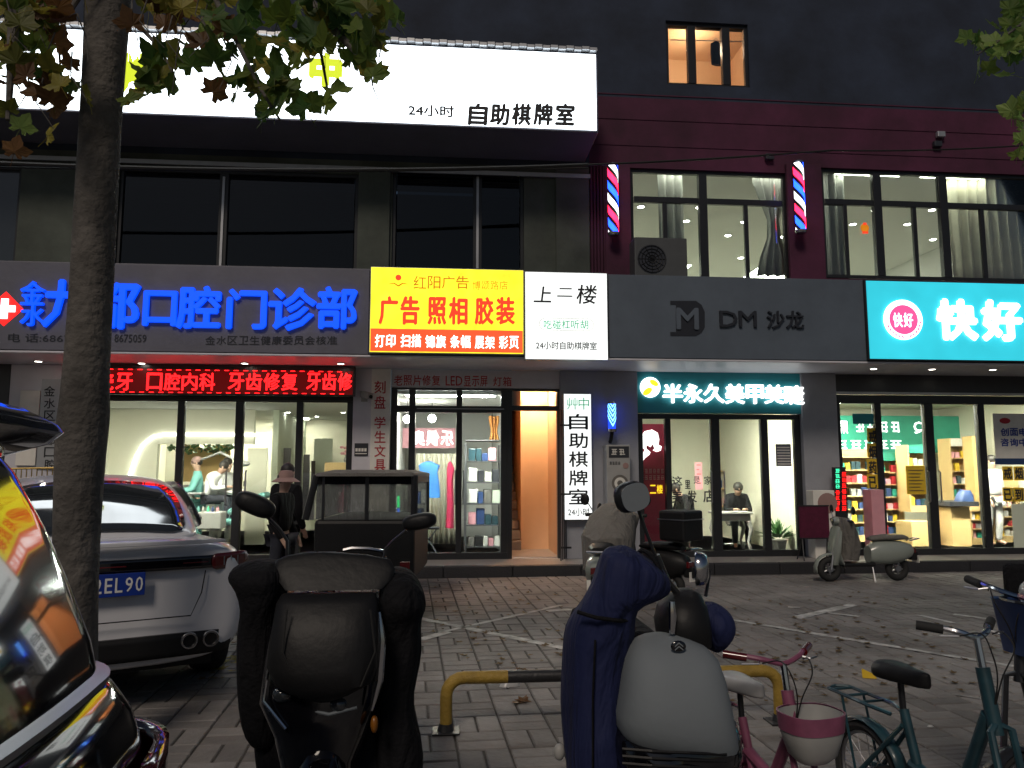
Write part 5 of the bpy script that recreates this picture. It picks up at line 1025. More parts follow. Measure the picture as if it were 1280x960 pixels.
# local frame: x right, y forward (car length), z up, origin at the rear bumper on the ground
def hw_sec(y, prof):     # prof: list of (x, z) from bottom centre to top centre, right side
    return [Vector((x, y, z)) for x, z in prof] + [Vector((-x, y, z)) for x, z in reversed(prof[:-1])][0:-1] if False else [Vector((x, y, z)) for x, z in prof] + [Vector((-x, y, z)) for x, z in reversed(prof) if x > 1e-6]
def _unused(): pass
def P8(wb, wm, ws, wt, zb, zbm, zm, zs, zt): return [(0, zb), (wb, zb), (wm * .985, zbm), (wm, zm), (ws, zs), (wt, zt), (0, zt + .012)]
secs = [(.03, P8(.55, .62, .62, .55, .34, .40, .62, .90, .99)), (.0, P8(.62, .74, .72, .62, .30, .42, .66, .93, 1.035)), (.06, P8(.70, .85, .82, .70, .27, .42, .68, .95, 1.06)), (.22, P8(.74, .915, .87, .72, .25, .42, .70, .96, 1.055)), (.55, P8(.76, .93, .88, .72, .25, .42, .71, .965, 1.05)),
        (1.0, P8(.76, .93, .885, .73, .25, .42, .71, .965, 1.04)), (1.6, P8(.76, .925, .885, .74, .22, .42, .70, .95, 1.02)), (2.9, P8(.76, .925, .88, .74, .22, .42, .70, .93, 1.0)), (3.6, P8(.76, .93, .87, .70, .22, .42, .69, .88, .95)), (4.3, P8(.74, .90, .83, .62, .24, .42, .64, .78, .82)), (4.68, P8(.62, .76, .68, .5, .28, .40, .56, .66, .70)), (4.78, P8(.5, .62, .56, .42, .32, .42, .52, .6, .62))]
MB().loft([hw_sec(y, p) for y, p in secs]).build('body', 'car_white', car, smooth=True, sub=2)
# greenhouse
def gh(y, wb, wt, z0, z1): return [Vector((wb, y, z0)), Vector(((wb * .45 + wt * .55), y, z0 + (z1 - z0) * .6)), Vector((wt, y, z1 - .03)), Vector((wt * .6, y, z1)), Vector((0, y, z1 + .012)), Vector((-wt * .6, y, z1)), Vector((-wt, y, z1 - .03)), Vector((-(wb * .45 + wt * .55), y, z0 + (z1 - z0) * .6)), Vector((-wb, y, z0))]
gs = [gh(.42, .60, .56, .99, 1.075), gh(.62, .68, .58, 1.0, 1.15), gh(.95, .72, .59, 1.0, 1.30), gh(1.35, .74, .59, 1.0, 1.42), gh(1.9, .75, .60, .98, 1.475), gh(2.5, .75, .60, .97, 1.475), gh(2.95, .74, .58, .96, 1.40), gh(3.4, .72, .55, .93, 1.2), gh(3.75, .70, .5, .9, .99)]
MB().loft(gs).build('roof', 'car_white', car, smooth=True, sub=2)
def grid(name, rows, m, parent, solid=.006, sub=1):
    n = len(rows[0]); vs = [p for r in rows for p in r]; fs = [(i * n + j, i * n + j + 1, (i + 1) * n + j + 1, (i + 1) * n + j) for i in range(len(rows) - 1) for j in range(n - 1)]
    o = MB().add(vs, fs).build(name, m, parent, smooth=True)
    if sub: u = o.modifiers.new('s', 'SUBSURF'); u.levels = sub; u.render_levels = sub
    if solid: so = o.modifiers.new('t', 'SOLIDIFY'); so.thickness = solid; so.offset = 0
    return o
def gz(y):       # roof height interpolation of the greenhouse
    ys = [(.42, 1.075), (.62, 1.15), (.95, 1.30), (1.35, 1.42), (1.9, 1.475)]
    for (a, za), (b, zb_) in zip(ys, ys[1:]):
        if a <= y <= b: return za + (zb_ - za) * (y - a) / (b - a)
    return 1.1
rows = [[Vector((w * u, y - .012, gz(y) + .012 - .035 * u * u)) for u in (-1, -.66, -.33, 0, .33, .66, 1)] for y, w in ((.47, .53), (.7, .55), (.95, .55), (1.2, .53), (1.38, .50))]
grid('rear_window', rows, 'dark_glass', car, .004)
for sx in (-1, 1):
    rows = [[Vector((sx * (wb + .012), y, z)) for y, wb, z in seq] for seq in ([(1.0, .745, 1.06), (1.6, .76, 1.05), (2.3, .76, 1.04), (3.0, .755, 1.03)], [(1.25, .69, 1.26), (1.7, .69, 1.3), (2.3, .69, 1.3), (2.8, .69, 1.22)], [(1.5, .63, 1.40), (1.8, .63, 1.42), (2.3, .63, 1.42), (2.6, .63, 1.36)])]
    grid('side_window', rows, 'dark_glass', car, .004)
def arcx(xs, yf, z0, z1, name, m, parent=car, th=.02):
    rows = [[Vector((x, yf(x), z)) for x in xs] for z in (z0, (z0 + z1) / 2, z1)]; return grid(name, rows, m, parent, th, 1)
fy = lambda x: -.012 + .02 * abs(x) + (.26 * max(0, abs(x) - .62) ** 1.3 * 3.2)
xs = [-.88 + i * .11 for i in range(17)]
tl = arcx(xs, lambda x: fy(x) - .006, .875, .955, 'tail_light_bar', 'black_gloss')
arcx([-.6 + i * .1 for i in range(13)], lambda x: fy(x) - .012, .91, .918, 'light_line', 'red_lens', tl, .008)
for sx in (-1, 1):
    c = arcx([sx * (.62 + i * .05) for i in range(6)], lambda x: fy(x) - .014, .86, .965, 'tail_light', 'red_lens', car, .02)
    for k in range(3): x = sx * (.70 + .05 * k); MB().box(x - .003, x + .003, fy(x) - .030, fy(x) - .024, .885, .94).build('light_fin', 'steel', c)
arcx([-.70 + i * .1 for i in range(15)], lambda x: fy(x) - .02, 1.035, 1.06, 'lip_spoiler', 'car_white', car, .03)
arcx([-.74 + i * .1 for i in range(16)], lambda x: fy(x) + .01, .33, .47, 'diffuser', 'black_plastic', car, .05)
for sx in (-1, 1):
    for k in (0, 1): x = sx * (.50 + k * .13); e = MB().torus((x, -.02, .42), (0, 1, 0), .045, .010, n=18, m=6).build('exhaust_tip', 'chrome', car, smooth=True); MB().lathe([(.042, 0), (.042, .06)], (x, -.015, .42), (0, 1, 0), 16).build('pipe', 'black_plastic', e)
    arcx([sx * (.70 + i * .03) for i in range(5)], lambda x: fy(x) + .0, .5, .66, 'corner_intake', 'red_lens', car, .02)
pl = MB().box(-.22, .22, -.040, -.030, .735, .875).build('licence_plate', 'plate_blue', car, bevel=.003); mb = MB()
for i, ch in enumerate('2EL90'):
    x = -.22 + .155 + i * .057 + .002; put_text(mb, ch, x, x + .042, .76, .85, -.0425, .012)
mb.lathe([(.006, 0), (.006, .002)], (-.103, -.043, .80), (0, 1, 0), 8); mb.build('lettering', 'ink_white', pl)
mb = MB(); mb.tube([(-.56, -.022, .72), (-.50, -.024, .58), (.50, -.024, .58), (.56, -.022, .72), (.58, -.016, .86)], .004, 5); mb.build('panel_gap', 'black_plastic', car)
for sx in (-1, 1):
    for y in (1.0, 3.85): w = MB().lathe([(.20, -.1), (.30, -.11), (.325, -.08), (.325, .08), (.30, .11), (.20, .1)], (sx * .80, y, .325), (1, 0, 0), 36).build('wheel', 'rubber', car, smooth=True); MB().lathe([(.21, -.02), (.2, .1), (.06, .08), (.05, .1)], (sx * .80, y, .325), (sx, 0, 0), 20).build('rim', 'steel', w, smooth=True)
MB().box(-.7, .7, .3, 4.4, .2, .3).build('underbody', 'black_plastic', car)
for sx in (-1, 1): MB().ell((sx * 1.0, 3.05, 1.02), .1, .06, .07).build('side_mirror', 'car_white', car, smooth=True)

# ================================================================== BLACK HATCHBACK, near left: its rear faces right
car = thing('parked_car', 'glossy black hatchback corner close at the left edge, reflecting the lit signs', 'car', (-.57, 1.10, 0), R(90))
# local: x right (far side is local -x ... rotated), y forward (to the left of the picture), z up, origin at rear centre
H = 1.0
def rr(w, yr, yf, z, r=.24, bow=.085, zf=0.):      # plan outline of the car at one height: rounded corners, slightly bowed rear
    out = []
    def yb(x): return bow * (x / w) ** 2
    for k in range(13): u = -1 + k / 6; x = u * (w - r); out.append((x, yr + yb(x)))
    for k in range(1, 12): a = -math.pi / 2 + k * math.pi / 24; out.append((w - r + r * math.cos(a), yr + yb(w - r) * (1 - k / 12) + bow * .8 * k / 12 + r + r * math.sin(a)))
    out += [(w, yr + r + bow + .05), (w, (yr + yf) / 2), (w * .97, yf - .5), (w * .8, yf - .12), (w * .5, yf), (-w * .5, yf), (-w * .8, yf - .12), (-w * .97, yf - .5), (-w, (yr + yf) / 2), (-w, yr + r + bow + .05)]
    for k in range(11, 0, -1): a = -math.pi / 2 + k * math.pi / 24; out.append((-(w - r + r * math.cos(a)), yr + yb(w - r) * (1 - k / 12) + bow * .8 * k / 12 + r + r * math.sin(a)))
    return [Vector((x, y, z + (zf * max(0, y - 2.6)))) for x, y in out]
MB().loft([rr(.80, .10, 3.6, .24), rr(.84, .03, 3.68, .32), rr(.86, .0, 3.74, .45), rr(.868, -.005, 3.76, .62), rr(.866, .0, 3.75, .80, zf=-.05), rr(.858, .012, 3.72, .93, zf=-.1), rr(.848, .034, 3.7, 1.0, zf=-.12), rr(.83, .065, 3.68, 1.05, zf=-.14), rr(.82, .085, 3.68, 1.066, zf=-.14)]).build('body', 'black_gloss', car, smooth=True)
MB().loft([rr(.815, .10, 3.66, 1.060, zf=-.15), rr(.828, .076, 3.68, 1.064, zf=-.15), rr(.83, .074, 3.68, 1.078, zf=-.15), rr(.815, .10, 3.66, 1.084, zf=-.15)], caps=False).build('ledge_trim', 'steel', car, smooth=True)
MB().loft([rr(.81, .10, 3.2, 1.07, .2), rr(.80, .12, 3.12, 1.14, .18), rr(.79, .165, 3.0, 1.25, .17), rr(.78, .225, 2.75, 1.38, .16), rr(.765, .29, 2.5, 1.50, .16), rr(.745, .36, 2.3, 1.585, .16), rr(.70, .47, 2.15, 1.63, .2), rr(.6, .66, 1.95, 1.655, .3), rr(.35, .9, 1.6, 1.662, .2)]).build('rear_hatch', 'black_gloss', car, smooth=True)
for sx in (-1, 1):
    c = grid('tail_light', [[Vector((sx * x, y, z)) for x, y in ((.50, .0), (.62, .012), (.72, .035), (.80, .085), (.85, .16), (.872, .27))] for z in (.80, .87, .93)], 'red_lens', car, .03)
MB().loft([rr(.68, .30, .9, 1.53, .1), rr(.73, .215, .9, 1.56, .12), rr(.745, .19, .9, 1.585, .13), rr(.74, .20, .9, 1.60, .13), rr(.71, .26, .9, 1.635, .12), rr(.66, .40, .9, 1.652, .1)]).build('roof_spoiler', 'black_gloss', car, smooth=True)
for sx in (-1, 1):
    for y in (.75, 3.1): w = MB().lathe([(.18, -.09), (.27, -.10), (.30, -.07), (.30, .07), (.27, .10), (.18, .09)], (sx * .76, y, .30), (1, 0, 0), 28).build('wheel', 'rubber', car, smooth=True); MB().lathe([(.19, -.02), (.18, .09), (.05, .08)], (sx * .76, y, .30), (sx, 0, 0), 18).build('rim', 'steel', w, smooth=True)

# ================================================================== SCOOTERS
def wheel2(mb_parent, c, r, wr=.055, axis=(0, 1, 0), spokes=5):
    w = MB().torus(c, axis, r - wr, wr, n=28, m=10).build('wheel', 'rubber', mb_parent, smooth=True); c = Vector(c); ax = Vector(axis)
    mb = MB().lathe([(.05, -.05), (.05, .05)], c, ax, 12); u = ax.orthogonal().normalized(); v = ax.cross(u)
    for k in range(spokes): a = k * 2 * math.pi / spokes; d = u * math.cos(a) + v * math.sin(a); mb.tube([c, c + d * (r - wr * 1.6)], .014, 6)
    mb.torus(c, axis, r - wr * 1.75, .012, n=24, m=6); mb.build('rim', 'steel', w, smooth=True); return w
def small_scooter(label, loc, rz, body='vespa_green', seat='black_plastic', cloth=None, topbox=False, apron='black_cloth', mirrors=True):
    t = thing('scooter', label, 'scooter', loc, rz)      # local x = forward
    wheel2(t, (.60, 0, .205), .205); wheel2(t, (-.58, 0, .205), .205)
    def sec(x, zc, hz, hy, p=2.4, n=16): return [Vector((x, q.x, zc + q.y)) for q in [Vector((v.x, v.y)) for v in ring(0, 0, 0, hy, hz, n, p)]]
    MB().loft([sec(-.86, .50, .05, .07), sec(-.80, .50, .12, .13), sec(-.62, .48, .18, .17), sec(-.40, .47, .20, .18), sec(-.20, .47, .19, .16), sec(-.08, .44, .14, .12)]).build('rear_body', body, t, smooth=True)
    MB().box(-.15, .42, -.13, .13, .25, .31).build('footboard', 'black_plastic', t, bevel=.02)
    MB().loft([sec(.40, .30, .05, .14), sec(.47, .42, .10, .18), sec(.50, .62, .12, .19), sec(.47, .80, .1, .17), sec(.42, .90, .06, .11)]).build('leg_shield', body, t, smooth=True)
    MB().loft([ring(.50, 0, .27, .07, .06, 14), ring(.50, 0, .5, .06, .19, 14), ring(.47, 0, .72, .05, .19, 14), ring(.42, 0, .9, .05, .12, 14)]).build('front_panel', body, t, smooth=True)
    mb = MB(); rings = []
    for k in range(9): a = R(-15 + k * 24); rings.append([Vector((.60 + (.235 + .03 * (1 - abs(v) * 9 * 1)) * math.cos(a), v, .205 + (.235 + .03 * (1 - abs(v) * 9)) * math.sin(a))) for v in (-.07, -.045, 0, .045, .07)])
    mb.loft(rings, closed=False); o = mb.build('front_fender', body, t, smooth=True); so = o.modifiers.new('s', 'SOLIDIFY'); so.thickness = .006
    MB().tube([(.60, .07, .2), (.54, .05, .5), (.42, 0, .95)], .02, 8).tube([(.60, -.07, .2), (.54, -.05, .5), (.42, 0, .95)], .02, 8).build('fork', 'steel', t, smooth=True)
    MB().ell((.42, 0, .99), .10, .12, .07).build('headset', body, t, smooth=True); MB().lathe([(.001, .06), (.05, .05), (.055, 0)], (.46, 0, .985), (1, 0, 0), 14).build('headlight', 'chrome', t, smooth=True)
    MB().tube([(.36, .33, 1.0), (.40, .15, 1.02), (.42, 0, 1.0), (.40, -.15, 1.02), (.36, -.33, 1.0)], .014, 8).build('handlebar', 'chrome', t, smooth=True)
    for s_ in (-1, 1): MB().tube([(.36, s_ * .24, 1.005), (.35, s_ * .36, .998)], .02, 8).build('grip', 'rubber', t, smooth=True)
    MB().loft([sec(-.78, .70, .03, .07), sec(-.70, .715, .045, .12), sec(-.40, .72, .05, .14), sec(-.18, .70, .045, .10), sec(-.10, .69, .02, .06)]).build('seat', seat, t, smooth=True)
    MB().box(-.90, -.84, -.06, .06, .46, .54).build('tail_light', 'red_lens', t, bevel=.01); MB().box(-.93, -.92, -.09, .09, .30, .42).build('licence_plate', 'paper', t); MB().box(-.95, -.8, -.05, .05, .34, .48).build('rear_fender', 'black_plastic', t, bevel=.02)
    MB().tube([(-.1, .1, .24), (-.08, .2, .01)], .012, 6).build('kickstand', 'steel', t)
    MB().tube([(-.80, .05, .66), (-.95, .08, .70), (-.95, -.08, .70), (-.80, -.05, .66)], .012, 6).build('grab_rail', 'chrome', t, smooth=True)
    if mirrors:
        for s_ in (-1, 1): m = MB().ell((.33, s_ * .36, 1.18), .02, .055, .07).build('mirror', 'black_plastic', t, smooth=True); MB().tube([(.36, s_ * .25, 1.01), (.35, s_ * .33, 1.14)], .007, 6).build('stem', 'steel', m)
    if apron: 
        prof = [ring(.28, 0, .36, .16, .15, 20), ring(.26, 0, .6, .17, .21, 20), ring(.30, 0, .85, .15, .24, 20), ring(.34, 0, 1.0, .10, .30, 20), ring(.38, 0, 1.05, .04, .2, 20)]
        MB().loft(prof).wrinkle(.025, 6, loc[0]).build('wind_apron', apron, t, smooth=True)
    if topbox:
        b = MB().box(-.95, -.55, -.22, .22, .80, 1.18).build('cargo_box', 'black_plastic', t, bevel=.03); MB().box(-.96, -.54, -.228, .228, 1.06, 1.075).build('lid_seam', 'steel', b)
    if cloth: MB().loft([ring(-.2, 0, .45, .35, .24, 20), ring(-.1, 0, .8, .42, .28, 20), ring(.1, 0, 1.0, .34, .25, 20), ring(.2, 0, 1.12, .15, .12, 20)]).wrinkle(.05, 5, 3).build('cover_cloth', cloth, t, smooth=True)
    return t
g = G(1083, 727); vs_ = small_scooter('pale green retro scooter with grey apron parked before the pharmacy, facing left', (g.x, g.y + .05, 0), R(180), 'vespa_green', 'grey_cloth', apron='grey_cloth'); vs_.scale = (.83, .83, .83)
g = D(764, 700, 8.6); small_scooter('grey cloth draped scooter behind the blue quilt of the front scooter', (g.x, g.y, 0), R(68), 'vespa_green', cloth='grey_cloth', apron='grey_cloth')
g = D(795, 700, 9.3); mo_ = small_scooter('black delivery scooter with black cargo box behind the seat, parked before the salon', (g.x, g.y, 0), R(128), 'black_plastic', topbox=True); mo_.scale = (.88, .88, .9)

def mirror(t, c, rx, rz_, tilt, stem, m='black_plastic', yaw=0, face=False):
    T = (Matrix.Rotation(yaw, 3, 'Z') @ Matrix.Rotation(tilt, 3, 'Y')); c = Vector(c); rings = []
    for y, s_ in ((-.035, .45), (-.028, .8), (-.012, .96), (.008, 1.0), (.012, .97)):
        rings.append([c + T @ Vector((v.x * s_, y, v.y * s_)) for v in ring(0, 0, 0, rx, rz_, 24, 2.6)])
    o = MB().loft(rings).build('mirror', m, t, smooth=True, world=True); MB().tube(stem, .0065, 8).build('stem', 'black_frame', o, smooth=True, world=True)
    if face: MB().loft([[c + T @ Vector((v.x * .88, y, v.y * .88)) for v in ring(0, 0, 0, rx, rz_, 24, 2.6)] for y in (-.040, -.0355)]).build('mirror_face', face, o, world=True)
    return o
# ---------- scooter A: black, facing the camera, quilted hand covers
YA_ = 2.95; c0 = Q(413, 800, YA_); A = thing('scooter', 'black scooter facing the camera with dark quilted hand covers, front left', 'scooter', (c0.x, YA_, 0))
wm = lambda: MB()
prof_loft(wm(), [(742, 352, 470, 2.86, .04), (752, 346, 473, 2.85, .07), (790, 340, 475, 2.83, .10), (830, 336, 474, 2.82, .12), (850, 345, 468, 2.82, .12), (864, 372, 440, 2.83, .10), (872, 395, 420, 2.84, .06)], 28, 3).build('front_panel', 'black_plastic', A, smooth=True, world=True)
prof_loft(wm(), [(780, 338, 480, 2.93, .08), (830, 331, 479, 2.92, .12), (870, 326, 474, 2.92, .14), (910, 345, 462, 2.93, .15), (940, 352, 450, 2.95, .15), (1000, 360, 445, 2.98, .12)], 28, 3).build('lower_fairing', 'black_gloss', A, smooth=True, world=True)
prof_loft(wm(), [(745, 330, 500, 3.14, .08), (800, 318, 508, 3.14, .1), (880, 316, 515, 3.14, .14), (940, 322, 524, 3.14, .18), (1010, 335, 510, 3.14, .18)], 24, 3).wrinkle(.01, 8).build('leg_apron', 'black_cloth', A, smooth=True, world=True)
mb = MB(); mb.tube([Q(340, 815, 2.80), Q(333, 850, 2.79), Q(329, 876, 2.79), Q(357, 911, 2.78)], .006, 6).build('trim_strip', 'chrome', A, smooth=True, world=True)
MB().tube([Q(474, 765, 2.80), Q(477, 800, 2.79), Q(473, 850, 2.79), Q(464, 888, 2.79)], [.006, .016, .018, .006], 8).build('trim_strip', 'chrome', A, smooth=True, world=True)
for px, py in ((353, 868), (423, 880)): h = MB().ell(Q(px, py, 2.80), .035, .03, .028).build('headlight', 'dark_glass', A, smooth=True, world=True)
prof_loft(wm(), [(690, 380, 420, 2.97, .012), (694, 358, 462, 2.96, .014), (700, 345, 488, 2.95, .016), (712, 342, 494, 2.93, .02), (726, 348, 490, 2.91, .022), (737, 356, 478, 2.89, .02)], 28, 2.5).build('windscreen', 'scooter_dark' if 0 else 'black_plastic', A, smooth=True, world=True)
MB().tube([Q(429, 688, 3.2), Q(440, 685.5, 3.2), Q(460, 686, 3.2), Q(478, 689, 3.2), Q(482, 700, 3.2)], .008, 6).build('rear_rail', 'chrome', A, smooth=True, world=True)
o = prof_loft(wm(), [(697, 318, 345, 3.02, .06), (703, 300, 360, 3.0, .09), (715, 289, 364, 2.98, .12), (726, 289, 362, 2.98, .13), (734, 299, 360, 2.98, .12), (760, 304, 356, 3.0, .10), (775, 300, 352, 3.02, .10), (800, 297, 350, 3.03, .11), (855, 298, 350, 3.04, .11), (905, 302, 352, 3.05, .10), (926, 314, 350, 3.05, .08), (934, 328, 345, 3.05, .05)], 24, 2.4).wrinkle(.012, 7, 1).build('hand_cover', 'black_cloth', A, smooth=True, sub=1, world=True)
o = prof_loft(wm(), [(708, 488, 505, 3.02, .05), (715, 480, 516, 3.0, .08), (728, 474, 527, 2.98, .11), (748, 472, 534, 2.98, .13), (764, 472, 534, 2.98, .12), (776, 474, 525, 3.0, .10), (812, 470, 528, 3.03, .11), (855, 470, 520, 3.04, .11), (880, 470, 517, 3.05, .11), (920, 466, 528, 3.05, .12), (970, 466, 532, 3.05, .12), (1010, 470, 520, 3.05, .1)], 24, 2.4).wrinkle(.012, 7, 5).build('hand_cover', 'black_cloth', A, smooth=True, sub=1, world=True)
MB().tube([Q(320, 715, 3.0), Q(360, 722, 3.05), Q(415, 726, 3.08), Q(470, 724, 3.05), Q(510, 725, 3.0)], .014, 8).build('handlebar', 'steel', A, smooth=True, world=True)
mirror(A, Q(319, 631, 3.05), .080, .040, R(24), [Q(334, 646, 3.06), Q(350, 662, 3.07), Q(359, 676, 3.08), Q(359, 720, 3.06)], yaw=R(8)); mirror(A, Q(524, 652, 3.05), .068, .032, R(-10), [Q(508, 663, 3.06), Q(492, 676, 3.07), Q(482, 686, 3.08), Q(476, 720, 3.06)], yaw=R(-8))
MB().box(c0.x - .14, c0.x + .14, 3.45, 4.15, .72, .82).build('seat', 'black_cloth', A, bevel=.04, world=True); MB().box(c0.x - .13, c0.x + .13, 3.3, 4.3, .35, .71).build('rear_body', 'black_gloss', A, bevel=.06, world=True); MB().box(c0.x - .13, c0.x + .13, 2.98, 3.5, .24, .30).build('footboard', 'black_plastic', A, bevel=.02, world=True)
for y in (2.85, 4.05): w = MB().torus((c0.x, y, .235), (1, 0, 0), .18, .055, n=28, m=10).build('wheel', 'rubber', A, smooth=True, world=True); r_ = MB().lathe([(.14, -.03), (.14, .03)], (c0.x, y, .235), (1, 0, 0), 18); r_.v = [p - Vector(A.location) for p in r_.v]; r_.build('rim', 'steel', w)
MB().tube([Q(384, 742, 2.9), Q(414, 744, 2.9)], .008, 6).build('bracket', 'chrome', A, world=True)
for sx in (-1, 1):
    q0, q1, q2 = Q(411 + sx * 52, 762, 2.735), Q(411 + sx * 58, 815, 2.715), Q(411 + sx * 40, 858, 2.72); MB().tube([q0, q1, q2], .0035, 5).build('panel_seam', 'rubber', A, world=True)
MB().tube([Q(372, 884, 2.80), Q(411, 893, 2.775), Q(446, 884, 2.80)], .006, 6).build('fairing_edge', 'scooter_grey', A, smooth=True, world=True)
MB().loft([ring(c0.x, 2.83, .42, .09, .10, 16, 2.4), ring(c0.x, 2.82, .50, .08, .10, 16, 2.4), ring(c0.x, 2.85, .56, .05, .06, 16, 2.4)]).build('front_fender', 'black_gloss', A, smooth=True, world=True)
for px in (357, 468): MB().ell(Q(px, 905, 2.82), .014, .02, .03).build('indicator', 'ink_orange_off', A, smooth=True, world=True)

# ---------- scooter B: grey shell, blue quilt, front centre
YB_ = 2.7; c0 = Q(838, 850, YB_); Bs = thing('scooter', 'grey fronted scooter with big dark blue quilt hanging over its left side', 'scooter', (c0.x, YB_, 0))
prof_loft(wm(), [(791, 816, 830, 2.70, .02), (793.5, 805, 845, 2.69, .04), (799, 795, 860, 2.67, .07), (808, 788, 880, 2.66, .10), (822, 782, 893, 2.65, .13), (845, 778, 901, 2.64, .15), (875, 775, 908, 2.63, .16), (900, 771, 914, 2.63, .16), (918, 771, 918, 2.64, .155), (927, 776, 918, 2.645, .14)], 36, 2.8).build('front_shell', 'scooter_grey', Bs, smooth=True, world=True)
for v in [x for x in Bs.children if x.name.startswith('front_shell')][0].data.vertices:
    k = max(0., min(1., (Q(0, 850, 2.64).z - (v.co.z + Bs.location.z)) / .2)); v.co.z += k * .035 * max(-1, min(1, -(v.co.x) / .2))
prof_loft(wm(), [(900, 767, 916, 2.70, .13), (915, 766, 919, 2.67, .17), (935, 767, 920, 2.66, .18), (955, 772, 918, 2.67, .17), (985, 790, 905, 2.70, .14), (1040, 815, 880, 2.74, .08)], 32, 2.8).build('lower_fairing', 'black_gloss', Bs, smooth=True, world=True)
for i in range(3): MB().tube([Q(778, 936 + i * 9, 2.50), Q(815, 939 + i * 9, 2.475), Q(862, 941 + i * 9, 2.475), Q(908, 943 + i * 9, 2.50)], .005, 5).build('grille_slat', 'black_plastic', Bs, world=True)
c = Q(848, 808, 2.555); lg = MB().ell((c.x, c.y, c.z), .026, .006, .019, 20, 8).build('badge', 'black_gloss', Bs, smooth=True, world=True)
mb = MB()
for k in (0, 1): z = c.z - .012 + k * .011; mb.prism([(c.x - .014, c.y - .008, z), (c.x, c.y - .008, z + .011), (c.x + .014, c.y - .008, z), (c.x + .014, c.y - .008, z + .004), (c.x, c.y - .008, z + .0155), (c.x - .014, c.y - .008, z + .004)], (0, .002, 0))
mb.v = [p - Vector(Bs.location) for p in mb.v]; mb.build('chevron', 'scooter_grey', lg)
prof_loft(wm(), [(679.5, 758, 775, 2.72, .04), (684, 746, 790, 2.72, .09), (695, 741, 804, 2.72, .13), (711, 738, 829, 2.72, .16), (724, 735, 835, 2.72, .16), (738, 731, 834, 2.72, .15), (747, 728, 815, 2.72, .14), (756, 722, 790, 2.73, .13), (782, 709, 789, 2.76, .14), (800, 707, 788, 2.78, .15), (835, 704, 786, 2.80, .16), (880, 704, 780, 2.80, .16), (930, 706, 776, 2.80, .17), (980, 708, 772, 2.80, .17), (1040, 712, 770, 2.80, .15)], 28, 2.3).wrinkle(.03, 4.2, 2).build('blue_quilt', 'blue_cloth', Bs, smooth=True, sub=1, world=True)
prof_loft(wm(), [(752, 880, 888, 2.85, .03), (757, 876, 900, 2.84, .07), (768, 872, 912, 2.83, .10), (782, 874, 916, 2.83, .11), (795, 878, 912, 2.83, .10), (808, 884, 904, 2.84, .07), (816, 889, 896, 2.85, .03)], 24, 2.3).wrinkle(.01, 7, 9).build('hand_cover', 'blue_cloth', Bs, smooth=True, sub=1, world=True)
prof_loft(wm(), [(736, 846, 864, 2.80, .03), (742, 832, 874, 2.80, .07), (756, 824, 880, 2.79, .11), (775, 820, 884, 2.78, .12), (790, 822, 886, 2.78, .12), (805, 830, 886, 2.78, .1)], 24, 2.4).build('handlebar_cowl', 'black_plastic', Bs, smooth=True, world=True)
MB().tube([Q(840, 752, 2.66), Q(841, 770, 2.655), Q(840, 792, 2.66)], [.010, .014, .010], 8).build('key_column', 'chrome', Bs, smooth=True, world=True)
MB().tube([Q(820, 694, 2.75), Q(833, 725, 2.76), Q(850, 745, 2.78), Q(885, 770, 2.8)], .014, 8).build('handlebar', 'black_frame', Bs, smooth=True, world=True)
mirror(Bs, Q(788, 621, 2.72), .062, .055, R(-15), [Q(797, 634, 2.73), Q(806, 660, 2.74), Q(819, 694, 2.75)], 'black_frame', R(15), 'scooter_grey'); mirror(Bs, Q(874, 711, 2.82), .064, .062, 0, [Q(880, 700, 2.84), Q(887, 714, 2.86), Q(882, 745, 2.82)], 'chrome', R(68))
MB().ell(Q(699, 940, 2.95), .022, .02, .03).build('white_hem', 'white_plastic', Bs, smooth=True, world=True)
cx = c0.x - .02; MB().box(cx - .14, cx + .14, 3.2, 3.9, .74, .84).build('seat', 'black_cloth', Bs, bevel=.04, world=True); MB().box(cx - .13, cx + .13, 3.1, 4.0, .35, .73).build('rear_body', 'scooter_grey', Bs, bevel=.06, world=True); MB().box(cx - .13, cx + .13, 2.8, 3.3, .24, .30).build('footboard', 'black_plastic', Bs, bevel=.02, world=True)
for y in (2.72, 3.8): w = MB().torus((cx, y, .235), (1, 0, 0), .18, .055, n=28, m=10).build('wheel', 'rubber', Bs, smooth=True, world=True)

MB().torus(Q(813, 716, 2.72), (1, .25, .35), .082, .008, n=24, m=6).build('cuff_piping', 'black_cloth', Bs, smooth=True, world=True)
MB().tube([Q(722, 765, 2.62), Q(745, 772, 2.585), Q(775, 776, 2.60), Q(789, 775, 2.66)], .007, 6).build('strap', 'black_cloth', Bs, smooth=True, world=True); MB().tube([Q(744, 800, 2.615), Q(741, 870, 2.62), Q(741, 960, 2.62)], .004, 5).build('quilt_seam', 'black_cloth', Bs, smooth=True, world=True)
